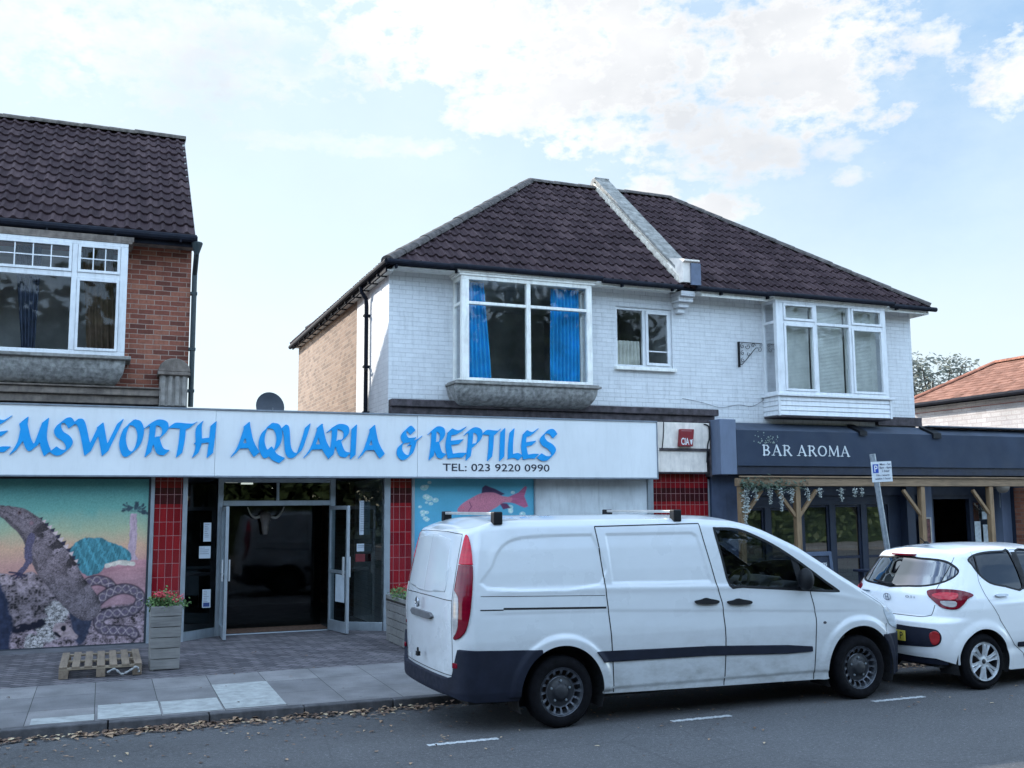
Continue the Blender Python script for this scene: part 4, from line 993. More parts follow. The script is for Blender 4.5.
    # entrance recess
    def vglass(p0, p1, z0, z1, name='side_glass', mat=M_shop_glass):
        mb = MB(); mb.quad((p0[0], p0[1], z0), (p1[0], p1[1], z0), (p1[0], p1[1], z1), (p0[0], p0[1], z1)); return mb.build(name, mat, SH, recalc=False)
    vglass((1.16, 15.80), (1.66, 16.25), 0.20, 2.43); vglass((3.46, 16.25), (4.12, 15.80), 0.20, 2.43)
    mb = MB(); mb.beam((1.14, 15.80, 0.13), (1.68, 16.27, 0.13), 0.05, 0.14); mb.beam((3.44, 16.27, 0.13), (4.15, 15.80, 0.13), 0.05, 0.14)
    mb.box(1.64, 1.72, 16.20, 16.30, 0.06, 2.46); mb.box(3.38, 3.46, 16.20, 16.30, 0.06, 2.46)
    mb.box(1.72, 3.38, 16.21, 16.29, 2.03, 2.11); mb.box(1.72, 3.38, 16.21, 16.29, 2.39, 2.46); mb.box(2.53, 2.57, 16.21, 16.29, 2.11, 2.39); mb.box(1.72, 3.38, 16.22, 16.28, 0.055, 0.085)
    mb.build('entrance_frame', M_alu, SH, bevel=0.005)
    vglass((1.72, 16.25), (2.53, 16.25), 2.11, 2.39, 'transom_glass'); vglass((2.57, 16.25), (3.38, 16.25), 2.11, 2.39, 'transom_glass')
    vglass((1.72, 16.9), (3.38, 16.9), 0.08, 2.1, 'inner_door', mat_glass('inner_glass', (0.4, 0.5, 0.5), refl=.38, rough=.04))
    mb = MB(); mb.quad((1.70, 16.28, 0.09), (3.40, 16.28, 0.09), (3.40, 17.0, 0.09), (1.70, 17.0, 0.09)); mb.build('door_mat', mat_plain('coir_mat', (0.16, 0.09, 0.06), 0.95, var=0.4, nscale=20), SH, recalc=False)
    mb = MB(); mb.quad((1.0, 15.6, 2.452), (4.2, 15.6, 2.452), (4.2, 16.4, 2.452), (1.0, 16.4, 2.452)); mb.build('porch_ceiling', M_alu, SH, recalc=False)
    # two door leaves folded outwards
    def leaf(h, e, nm='door'):
        h = Vector((*h, 0)); e = Vector((*e, 0)); d = (e-h).normalized(); mb = MB()
        for a, b, w in ((h, h+d*.05, 0), (e-d*.05, e, 0)): mb.beam(((a+b)/2).to_tuple()[:2]+(0.09,), ((a+b)/2).to_tuple()[:2]+(2.02,), .045, .05, upv=(d.x, d.y, 0))
        q = lambda p, z: (p.x, p.y, z)
        mb.beam(q(h+d*.05, 0.17), q(e-d*.05, 0.17), .045, .16); mb.beam(q(h+d*.05, 1.99), q(e-d*.05, 1.99), .045, .06); mb.beam(q(h+d*.05, 1.0), q(e-d*.05, 1.0), .04, .05)
        o = mb.build(nm, M_alu, SH, bevel=0.004)
        g = MB(); g.quad(q(h+d*.05, .25), q(e-d*.05, .25), q(e-d*.05, 1.96), q(h+d*.05, 1.96)); g.build('door_glass', M_shop_glass, o, recalc=False)
        n = Vector((-d.y, d.x, 0)); m = MB()
        for s in (1, -1):
            c = e-d*.07+n*(.05*s); m.beam(q(c, .93), q(c, 1.24), .05, .02, upv=(n.x, n.y, 0)); 
        m.build('push_plate', mat_plain('brushed_handle', (0.6, 0.62, 0.64), 0.35, metal=0.4), o)
        return o
    leaf((1.72, 16.20), (1.712, 15.50)); leaf((3.38, 16.20), (3.52, 15.50))
    # ceiling lights seen through the transom
shop()
def lamp_strip():
    for k, (x, y) in enumerate(((2.0, 17.6), (2.4, 18.8), (2.9, 17.3))):
        mb = MB(); mb.box(x-.10, x+.10, y-.05, y+.05, 2.42, 2.45); m = NT('lit_ceiling_lamp'); m.b.inputs['Emission Color'].default_value = (1, 0.95, 0.85, 1); m.b.inputs['Emission Strength'].default_value = .5
        o = mb.build('ceiling_light', m.m); tag(o, ['lit ceiling light inside the shop, left of the three above the doors', 'lit ceiling light deepest inside the shop entrance', 'lit ceiling light inside the shop, right of the three above the doors'][k], 'ceiling light', 'lights in the aquarium shop')
lamp_strip()
# notices on the side glass
def notice(x0, x1, z0, z1, y, label, kind=0, dx=0.0):
    mb = MB(); mb.box(x0, x1, y, y+.004, z0, z1); o = mb.build('notice', mat_plain('white_paper', (0.55, 0.60, 0.66), 0.7, var=0.04)); tag(o, label, 'notice', 'paper notices at the shop entrance')
    mb = MB(); n = max(3, int((z1-z0)/.03))
    for i in range(n-1):
        z = z1-.03-(z1-z0-.04)*i/n; w = random.uniform(.5, .95); mb.quad((x0+.015, y-.003, z), (x0+.015+(x1-x0-.03)*w, y-.003, z), (x0+.015+(x1-x0-.03)*w, y-.003, z+.006), (x0+.015, y-.003, z+.006))
    mb.build('printed_lines', mat_plain('grey_print', (0.18, 0.2, 0.26), 0.7), o, recalc=False)
    if kind == 1:
        mb = MB(); mb.box(x0+.015, x1-.015, y-.004, y, z0+.015, z0+.075); mb.build('blue_footer', mat_plain('blue_print', (0.03, 0.06, 0.2), 0.6), o)
    return o
notice(1.42, 1.53, 1.50, 1.78, 15.99, 'tall white notice, topmost of three on the glass left of the doors')
notice(1.36, 1.53, 1.25, 1.43, 15.985, 'wide white notice, middle one on the glass left of the doors')
notice(1.43, 1.55, 0.52, 0.79, 15.99, 'white notice with a dark blue footer low on the glass left of the doors', 1)
notice(3.80, 3.97, 1.56, 2.10, 15.97, 'tall white poster on the glass right of the doors')
notice(3.76, 4.0, 1.30, 1.42, 15.965, 'small white sheet under the tall poster right of the doors')
mb = MB(); mb.box(3.74, 4.0, 15.955, 15.965, 1.14, 1.26); tag(mb.build('sticker', mat_plain('dull_red_sticker', (0.18, 0.02, 0.025), 0.6)), 'dull red sticker under the white sheets on the right side glass', 'sticker')
mb = MB(); mb.box(3.98, 4.12, 16.3, 16.32, 1.65, 1.95); tag(mb.build('poster', mat_plain('buff_poster', (0.40, 0.33, 0.22), 0.6)), 'buff poster seen behind the glass right of the shop doors', 'poster')
# door notice on the right leaf
mb = MB(); mb.beam((3.425, 15.95, .75), (3.49, 15.62, .75), .006, .42); tag(mb.build('notice', mat_plain('white_door_sheet', (0.5, 0.56, 0.62), 0.6)), 'white sheet fixed low on the folded right door leaf', 'notice')

# longhorn skull over the inner door
def skull():
    o = thing('horned_skull', 'longhorned cattle skull hanging above the dark inner doors', 'skull', (2.44, 16.75, 1.95))
    def pf(p): return (p[0], 16.75+p[1], p[2])
    mb = MB(); prof = [(0.035, -.25), (0.05, -.2), (0.055, -.1), (0.085, 0.0), (0.095, .05), (0.07, .1), (0.01, .12)]
    mb.lathe([(r, z) for r, z in prof], (2.44, 16.75, 1.82), 'z', 12)
    mb.build('skull_bone', mat_plain('old_bone', (0.20, 0.17, 0.15), 0.8, var=0.3), o, smooth=True)
    for s in (-1, 1):
        h = MB(); pts = smooth_poly3([pf((2.44+s*.06, 0, 1.87)), pf((2.44+s*.16, -.02, 1.84)), pf((2.44+s*.24, -.04, 1.90)), pf((2.44+s*.29, -.05, 2.01))]); h.tube(pts, [0.028*(1-i/len(pts)*.8) for i in range(len(pts))], 8)
        h.build('horn', mat_plain('pale_horn', (0.50, 0.47, 0.42), 0.5), o, smooth=True)
skull()

# alarm box
def alarm():
    o = thing('alarm_box', 'red burglar alarm box with white letters on the cream panel', 'alarm box', (9.58, 15.58, 3.02))
    mb = MB(); mb.prism([(9.44, 3.03), (9.72, 3.03), (9.755, 3.34), (9.475, 3.34)], 'y', 15.50, 15.578); mb.build('box', mat_plain('red_plastic', (0.25, 0.012, 0.02), 0.4, grime=0.3), o, bevel=0.01)
    text_mb('CIA', 9.475, 9.64, 3.06, 0.12, 15.50, 0.003, bold=0.02).build('letters', M_white_upvc, o, recalc=False)
    mb = MB(); mb.prism([(9.65, 3.15), (9.66, 3.13), (9.67, 3.08), (9.685, 3.06), (9.70, 3.09), (9.705, 3.14), (9.715, 3.16), (9.69, 3.15)], 'y', 15.494, 15.498); mb.build('emblem', M_white_upvc, o)
    mb = MB(); mb.quad((9.48, 15.497, 3.30), (9.70, 15.497, 3.30), (9.703, 15.497, 3.315), (9.482, 15.497, 3.315)); mb.build('stripe', mat_plain('pinkish_print', (0.35, 0.12, 0.13), 0.5), o, recalc=False)
alarm()
cable('wall_cable', [(9.17, 15.57, 3.46), (9.165, 15.57, 3.3), (9.15, 15.57, 3.15), (9.13, 15.57, 3.0)], 'thin dark cable down the left edge of the cream end panel', 0.008)
cable('wall_cable', [(10.0, 15.57, 3.44), (10.09, 15.56, 3.40), (10.10, 15.56, 3.2), (10.06, 15.56, 3.05), (10.03, 15.56, 2.75)], 'black cable looping down beside the bar pilaster', 0.012)
# satellite dish behind the fascia
def dish():
    o = thing('satellite_dish', 'dark satellite dish standing on the flat roof between the houses', 'satellite dish', (2.5, 17.0, 3.4))
    mb = MB(); n = 24
    prof = [(0.0, .05), (.08, .045), (.15, .025), (.22, -.01), (.24, -.02)]
    mb.lathe([(r, o_) for r, o_ in prof], (0, 0, 0), 'y', 28)
    T = Matrix.Translation((2.51, 17.0, 3.66)) @ Matrix.Rotation(R(-12), 4, 'X') @ Matrix.Rotation(R(8), 4, 'Z')
    mb.v = [tuple(T @ Vector((v[0], v[1], v[2]*1.05))) for v in mb.v]; mb.build('reflector', mat_plain('dark_grey_dish', (0.07, 0.085, 0.11), 0.6, var=0.1), o, smooth=True)
    mb = MB(); mb.tube([(2.51, 17.08, 3.64), (2.51, 17.14, 3.55), (2.51, 17.14, 3.40)], .02, 8); mb.tube([(2.51, 16.97, 3.46), (2.51, 16.72, 3.5), (2.51, 16.7, 3.62)], .012, 6); mb.build('mast', M_steel, o)
dish()

# ================================================================== MURALS (painted boards)
def paint_board(name, X0, X1, Z0, Z1, y, res, painter, parent, gloss=0.4):
    nx = int((X1-X0)/res); nz = int((Z1-Z0)/res)
    xs = np.linspace(X0, X1, nx+1); zs = np.linspace(Z0, Z1, nz+1); X, Z = np.meshgrid(xs, zs, indexing='ij')
    C = painter(X, Z)
    off = root_loc(parent)
    V = np.stack([X.ravel()-off.x, np.full(X.size, y-off.y), Z.ravel()-off.z], 1)
    idx = np.arange((nx+1)*(nz+1)).reshape(nx+1, nz+1)
    F = np.stack([idx[:-1, :-1].ravel(), idx[1:, :-1].ravel(), idx[1:, 1:].ravel(), idx[:-1, 1:].ravel()], 1)
    me = bpy.data.meshes.new(name); me.from_pydata(V.tolist(), [], F.tolist())
    at = me.color_attributes.new('paint', 'FLOAT_COLOR', 'POINT')
    c4 = np.ones((X.size, 4), np.float32); c4[:, :3] = np.clip(C.reshape(-1, 3), 0.003, 0.9); at.data.foreach_set('color', c4.ravel())
    me.materials.append(mat_vcol(name+'_paint', gloss)); o = bpy.data.objects.new(name, me); COL.objects.link(o); o.parent = parent
    return o
def vnoise(x, y, seed=0):
    xi = np.floor(x).astype(int); yi = np.floor(y).astype(int); fx = x-xi; fy = y-yi; fx = fx*fx*(3-2*fx); fy = fy*fy*(3-2*fy)
    def h(a, b): v = np.sin(a*127.1+b*311.7+seed*74.7)*43758.5453; return v-np.floor(v)
    return (h(xi, yi)*(1-fx)+h(xi+1, yi)*fx)*(1-fy)+(h(xi, yi+1)*(1-fx)+h(xi+1, yi+1)*fx)*fy
def fbm(x, y, s=0, o=5):
    r = 0; a = 0.5
    for k in range(o): r = r+a*vnoise(x*2**k, y*2**k, s+k*13); a *= 0.5
    return r/(1-0.5**o)
def cells(x, y, seed=0):
    """distance to nearest and second nearest jittered point"""
    xi = np.floor(x); yi = np.floor(y); d1 = np.full(x.shape, 9.); d2 = np.full(x.shape, 9.)
    for a in (-1, 0, 1):
        for b in (-1, 0, 1):
            cx = xi+a; cy = yi+b; h1 = np.sin(cx*127.1+cy*311.7+seed)*43758.5453; h2 = np.sin(cx*269.5+cy*183.3+seed)*43758.5453
            d = np.hypot(cx+(h1-np.floor(h1))-x, cy+(h2-np.floor(h2))-y); d2 = np.where(d < d1, d1, np.minimum(d2, d)); d1 = np.minimum(d1, d)
    return d1, d2
def A3(r, g, b, k=.8): return np.array(alb(r, g, b, k))
def lay(C, mask, col):
    m = np.clip(mask, 0, 1)[..., None]; return C*(1-m)+col*m
def soft(d, w=2.5): return np.clip(0.5-d/w, 0, 1)
def reptile_mural(X, Z):
    # design coordinates: 0..615 across the visible part, 40 top .. 715 bottom
    x = (X+1.29)/(0.64+1.29)*604; y = 40+(2.41-Z)/(2.41-.07)*675
    n1 = fbm(x/60, y/60, 1); n2 = fbm(x/14, y/14, 2); n3 = fbm(x/5, y/5, 3)
    xw = x+(n2-.5)*10; yw = y+(fbm(x/14, y/14, 9)-.5)*10
    g = np.clip((y-40)/340, 0, 1)[..., None]+((n1-.5)*.12)[..., None]
    stops = [(0, A3(66, 130, 148)), (.35, A3(92, 150, 158)), (.6, A3(140, 160, 150)), (.8, A3(172, 150, 142)), (1.0, A3(160, 132, 140))]
    C = np.zeros(X.shape+(3,))
    for c in range(3): C[..., c] = np.interp(g[..., 0], [s[0] for s in stops], [s[1][c] for s in stops])
    # sand
    sand = sd_poly(xw, yw, [(-500, 430), (200, 420), (330, 400), (450, 380), (560, 372), (640, 366), (640, 760), (-500, 760)])
    S = A3(150, 118, 140)[None, None]*(0.62+0.75*n1[..., None]); S = S*(0.8+0.4*fbm(x/40, y/9, 4)[..., None]); C = lay(C, soft(sand, 6), S)
    # palm
    C = lay(C, soft(sd_poly(xw, yw, [(522, 182), (548, 180), (552, 260), (548, 345), (560, 372), (510, 372), (518, 340), (520, 260)]), 4), A3(150, 140, 170)*(0.6+.8*fbm(x/6, y/20, 5))[..., None])
    cr = np.full(X.shape, 1e9); rr = np.random.default_rng(3)
    for k in range(26):
        a = rr.uniform(-.2, math.pi+.2); L = rr.uniform(30, 62); cr = np.minimum(cr, sd_line(xw, yw, [(538, 168), (538+L*math.cos(a)*1.05, 166-L*math.sin(a)*.8+8)], 4))
    C = lay(C, soft(cr+(n2-.5)*16, 5), A3(50, 70, 92)*(0.5+n2)[..., None])
    # teal lizard back
    teal = sd_poly(xw, yw, smooth_poly([(272, 330), (300, 292), (350, 276), (405, 280), (450, 300), (500, 318), (530, 345), (525, 375), (480, 372), (430, 388), (400, 420), (350, 430), (310, 400), (290, 360)], 4))
    st = 0.25+1.15*fbm(x/4+y/14, y/22, 6, 5)+0.35*(np.sin((x*1.1-y*.6)/8+n2*4) > .55); C = lay(C, soft(teal, 4), A3(62, 122, 150)*st[..., None])
    C = lay(C, soft(sd_line(x, y, [(430, 392), (480, 380), (540, 388)], 9)+(n2-.5)*10, 4), A3(190, 190, 200)*(.6+.6*n2)[..., None])
    C = lay(C, soft(sd_poly(xw, yw, smooth_poly([(380, 440), (440, 420), (520, 405), (600, 400), (620, 480), (560, 500), (480, 490), (420, 470)], 4)), 10), A3(160, 128, 150)*(0.7+.5*fbm(x/50, y/12, 7))[..., None])
    # boulders and rocks
    def rocky(sc, seed): 
        f = fbm(x/sc, y/(sc*.7), seed, 6); r = 1-np.abs(2*fbm(x/(sc*.45), y/(sc*.35), seed+5, 5)-1); return np.clip(.10+1.5*(f-.28)*1.1+.55*(r-.72)*2.2, .06, 1.25)
    b = sd_poly(xw, yw, smooth_poly([(-60, 425), (20, 412), (70, 425), (118, 408), (165, 430), (215, 480), (245, 540), (262, 610), (180, 650), (100, 620), (40, 640), (-60, 640)], 4))
    rk = A3(150, 144, 168)[None, None]*rocky(30, 41)[..., None]
    lower = sd_poly(xw, yw, [(-60, 600), (60, 612), (170, 598), (260, 560), (330, 590), (420, 560), (620, 545), (620, 760), (-60, 760)])
    C = lay(C, soft(lower, 12), A3(158, 146, 172)[None, None]*rocky(22, 51)[..., None])
    C = lay(C, soft(b, 5), rk*(0.72+.55*np.clip((520-y)/110, 0, 1))[..., None])
    C = lay(C, soft(np.abs(b+4)-3, 5)*np.clip((y-470)/60, 0, 1), A3(26, 28, 52))
    lump = np.minimum(sd_circle(xw, yw, 235, 575, 46), np.minimum(sd_circle(xw, yw, 205, 640, 52), sd_circle(xw, yw, 150, 690, 40))); C = lay(C, soft(lump+(n2-.5)*30, 10), A3(196, 192, 208)[None, None]*rocky(9, 61)[..., None])
    C = lay(C, soft(sd_poly(xw, yw, smooth_poly([(284, 560), (330, 552), (378, 590), (368, 650), (340, 706), (312, 690), (296, 630)], 4))+(n2-.5)*14, 8), A3(50, 62, 98)*(0.35+1.0*n2)[..., None])
    skull = smooth_poly([(222, 640), (232, 618), (262, 614), (292, 634), (320, 668), (316, 684), (280, 672), (250, 676), (230, 664)], 4)
    C = lay(C, soft(sd_poly(xw, yw, skull), 4), A3(150, 138, 154)*(.35+1.1*n2)[..., None])
    C = lay(C, soft(np.minimum(sd_circle(x, y, 264, 640, 11), sd_line(x, y, [(232, 655), (250, 668)], 5))+(n2-.5)*8, 4), A3(18, 20, 40))
    C = lay(C, soft(sd_line(xw, yw, [(70, 640), (120, 628), (176, 612)], 15)+(n2-.5)*22, 8), A3(20, 24, 48))
    C = lay(C, soft(sd_poly(xw, yw, [(-60, 430), (0, 440), (30, 500), (58, 600), (62, 650), (52, 716), (-60, 716)])+(n2-.5)*12, 10), A3(38, 52, 92)*(.3+1.0*n2)[..., None])
    # snake coils with a chain pattern
    for pts, r in (([(300, 560), (322, 500), (350, 462), (392, 450), (436, 462), (462, 490)], 20), ([(372, 590), (392, 545), (440, 505), (500, 488), (552, 500), (578, 530), (556, 572), (500, 584), (440, 588), (404, 612), (424, 648), (480, 656), (540, 662), (556, 676)], 21)):
        P = smooth_poly(pts, 6, closed=False); d = sd_line(x, y, P, r)
        dc = sd_line(x, y, P, 0); al = np.zeros(x.shape); best = np.full(x.shape, 1e9); L_ = 0
        for (p_, q_) in zip(P[:-1], P[1:]):
            ex, ey = q_[0]-p_[0], q_[1]-p_[1]; ll = math.hypot(ex, ey); t = np.clip(((x-p_[0])*ex+(y-p_[1])*ey)/(ll*ll), 0, 1); dd = np.hypot(x-p_[0]-ex*t, y-p_[1]-ey*t)
            al = np.where(dd < best, L_+t*ll, al); best = np.minimum(best, dd); L_ += ll
        link = np.abs(np.sin(al/11.0))*r*.72; ring = np.exp(-((dc-link)/3.2)**2); scal = .55+.9*n3
        col = A3(84, 78, 108)[None, None]*scal[..., None]*(1-ring[..., None])+A3(168, 162, 182)*ring[..., None]*(.1+1.1*n3)[..., None]
        C = lay(C, soft(np.abs(d+2)-4, 5)*.8, A3(20, 20, 44)); C = lay(C, soft(d+3, 4), col*(1.15-.5*np.clip(best/r, 0, 1)**2)[..., None])
    # iguana
    body = smooth_poly([(-40, 142), (5, 143), (40, 147), (85, 156), (122, 178), (160, 204), (200, 243), (232, 282), (268, 322), (300, 366), (330, 430), (372, 480), (410, 540), (400, 595), (350, 612), (300, 588), (255, 545), (222, 505), (184, 460), (150, 420), (128, 380), (104, 330), (88, 288), (62, 250), (32, 224), (4, 196), (-20, 182), (-50, 160)], 3)
    d = sd_poly(x+(n3-.5)*7, y+(n3-.5)*7, body)
    fine = fbm(x/2.6, y/2.2, 71, 3); mid = fbm(x/16, y/12, 73, 4)
    nx_ = x*0.70+y*0.71; cross_ = x*0.71-y*0.70                       # along / across the back
    back = np.clip((cross_+105)/50, 0, 1)
    tone = .02+1.25*fine+.6*(mid-.45)
    I = A3(126, 122, 144)[None, None]*tone[..., None]
    band = np.clip((np.sin(nx_/15+mid*4)-.15)*3, 0, 1)*np.clip((nx_-230)/40, 0, 1)*np.clip(back*1.2+.25, 0, 1); I = I*(1-.80*band)[..., None]
    lightb = np.clip((np.sin(nx_/17+mid*3+2.6)-.45)*3, 0, 1)*np.clip((nx_-255)/40, 0, 1)*back; I = I*(1+.55*lightb)[..., None]
    I = I*(1-.35*np.clip((d+16)/16, 0, 1))[..., None]
    throat = np.clip(1-np.abs(d+10)/12, 0, 1)*(x < 150)*(y > 190+.3*x); I = I*(1-.45*throat)[..., None]
    C = lay(C, soft(d, 3), I)
    for k in range(15):                                             # crest of spines along the back
        t = k/14; px_ = 150+t*160; py_ = 196+t*190+8*math.sin(t*3.1)*-1; s_ = 7+5*math.sin(t*3.14)
        C = lay(C, soft(sd_poly(x, y, [(px_-s_*.6, py_-s_*.3), (px_+s_*1.5, py_-s_*.9), (px_+s_*.9, py_+s_*1.0)]), 3), A3(176, 170, 190) if k % 2 else A3(40, 40, 66))
    C = lay(C, soft(sd_line(x, y, [(-20, 160), (20, 172), (60, 190), (94, 206)], .8), 3)*.75, A3(44, 42, 66))
    C = lay(C, soft(sd_circle(x, y, 66, 172, 7), 4), A3(92, 78, 90)); C = lay(C, soft(sd_circle(x, y, 66, 172, 3.6), 3), A3(14, 14, 30))
    C = lay(C, soft(sd_circle(x, y, 116, 214, 9)+(n3-.5)*4, 4)*.8, A3(120, 100, 120)); C = lay(C, soft(np.abs(sd_circle(x, y, 116, 214, 9))-1, 3)*.6, A3(50, 46, 74))
    leg = np.minimum(sd_line(x, y, [(118, 268), (106, 320), (112, 366)], 15), sd_line(x, y, [(112, 366), (96, 394), (76, 416)], 11)); C = lay(C, soft(leg+(n3-.5)*8, 3), A3(84, 84, 118)*(.3+1.1*fine)[..., None])
    for q in ((38, 408), (46, 424), (64, 434), (90, 434), (104, 426)): C = lay(C, soft(sd_line(x, y, [(78, 414), q], 3.6), 3), A3(48, 48, 78)*(.6+.8*n3)[..., None])
    grit = fbm(x/3, y/3, 31, 4)[..., None]; C = C*(0.70+.45*grit); low = np.clip((y-400)/120, 0, 1)[..., None]*.3; lum = C.mean(-1, keepdims=True); C = C*(1-low)+(lum*np.array([.98, .93, 1.10]))*low
    return C*(.92-.16*np.clip((y-380)/80, 0, 1))[..., None]
def fish_mural(X, Z):
    x = (X-4.65)/(6.745-4.65)*120; y = (2.43-Z)/2.43*200     # about photo pixels
    n1 = fbm(x/30, y/20, 1); n2 = fbm(x/5, y/5, 2); n3 = fbm(x/1.5, y/1.5, 3)
    g = np.clip(y/110, 0, 1)
    C = np.zeros(X.shape+(3,)); a = A3(72, 148, 190); b = A3(58, 128, 184)
    for c in range(3): C[..., c] = a[c]*(1-g)+b[c]*g
    C = C*(0.86+.28*n1)[..., None]
    bed = sd_poly(x+(n2-.5)*6, y+(n2-.5)*6, [(-5, 132), (40, 122), (80, 130), (130, 120), (130, 210), (-5, 210)]); C = lay(C, soft(bed, 3), A3(90, 110, 120)*(.4+.8*n2)[..., None])
    for k in range(16):
        px_ = 6+k*7.6; h = 18+ (k*37 % 23); C = lay(C, soft(sd_line(x+2*np.sin(y/6+k), y, [(px_, 140), (px_+3, 140-h)], 1.2), 1), A3(40, 100, 70)*(.6+.6*n2)[..., None])
    rr = np.random.default_rng(5)
    for k in range(46):
        t = rr.random(); yy = 3+t*100; xx = (12+rr.normal(0, 3.5)) if k % 2 else (100+rr.normal(0, 5)); r = rr.uniform(1.0, 3.2)*(1.25-.7*t)
        if k % 2 == 0 and yy < 8: continue
        d = sd_circle(x, y, xx, yy, r); C = lay(C, soft(d, .8)*.55, A3(150, 195, 205)); C = lay(C, soft(np.abs(d)-.25, .7)*.6, A3(190, 220, 225)); C = lay(C, soft(sd_circle(x, y, xx-r*.3, yy-r*.3, r*.3), .6), A3(220, 235, 238))
    body = smooth_poly([(42, 40), (46, 33), (55, 25), (66, 18), (78, 17), (88, 22), (97, 24), (96, 30), (88, 31), (80, 38), (66, 47), (52, 46), (44, 44)], 5)
    tail = [(92, 24), (104, 17), (111, 8), (113, 10), (110, 22), (114, 36), (110, 38), (100, 32), (93, 30)]
    fin = [(66, 18), (67, 10), (70, 7), (80, 12), (90, 19), (86, 21), (78, 18)]
    C = lay(C, soft(sd_poly(x, y, fin), 1), A3(52, 44, 84)*(.7+.6*n2)[..., None]); C = lay(C, soft(sd_poly(x, y, [(84, 31), (92, 32), (96, 38), (88, 40)]), 1), A3(80, 50, 90))
    C = lay(C, soft(sd_poly(x, y, tail), 1), A3(140, 84, 130)*(.65+.6*fbm(x/9, y/1.5, 8))[..., None])
    s1, s2 = cells(x/1.6, y/1.4, 3.0); C = lay(C, soft(sd_poly(x, y, body), 1), (A3(160, 108, 142)*(0.75+.25*np.clip((s2-s1)*3, 0, 1)-.25*np.clip((y-30)/18, 0, 1)+.15*n1)[..., None]))
    C = lay(C, soft(np.abs(sd_circle(x, y, 47, 37, 1.2)), 1), A3(180, 40, 60)); C = lay(C, soft(sd_line(x, y, [(54, 30), (56, 36), (53, 42)], .4), .8), A3(90, 50, 90))
    return C
MU = thing('reptile_mural', 'large painted mural of an iguana, snake and palm on the shopfront', 'mural', (0.0, 15.80, 0.05))
paint_board('mural_panel', -4.3, 0.64, 0.09, 2.44, 15.792, 0.0085, reptile_mural, MU)
mb = MB(); wframe(mb, -4.35, 0.645, 0.06, 2.455, 15.788, 0.03, 0.02); mb.build('mural_edge', mat_plain('dark_mural_edge', (0.03, 0.035, 0.045), 0.6), MU)
MF = thing('fish_mural', 'blue painted window mural with a pink fish and bubbles', 'mural', (5.7, 15.79, 0.5))
paint_board('mural_panel', 4.652, 6.743, 0.50, 2.45, 15.785, 0.009, fish_mural, MF)

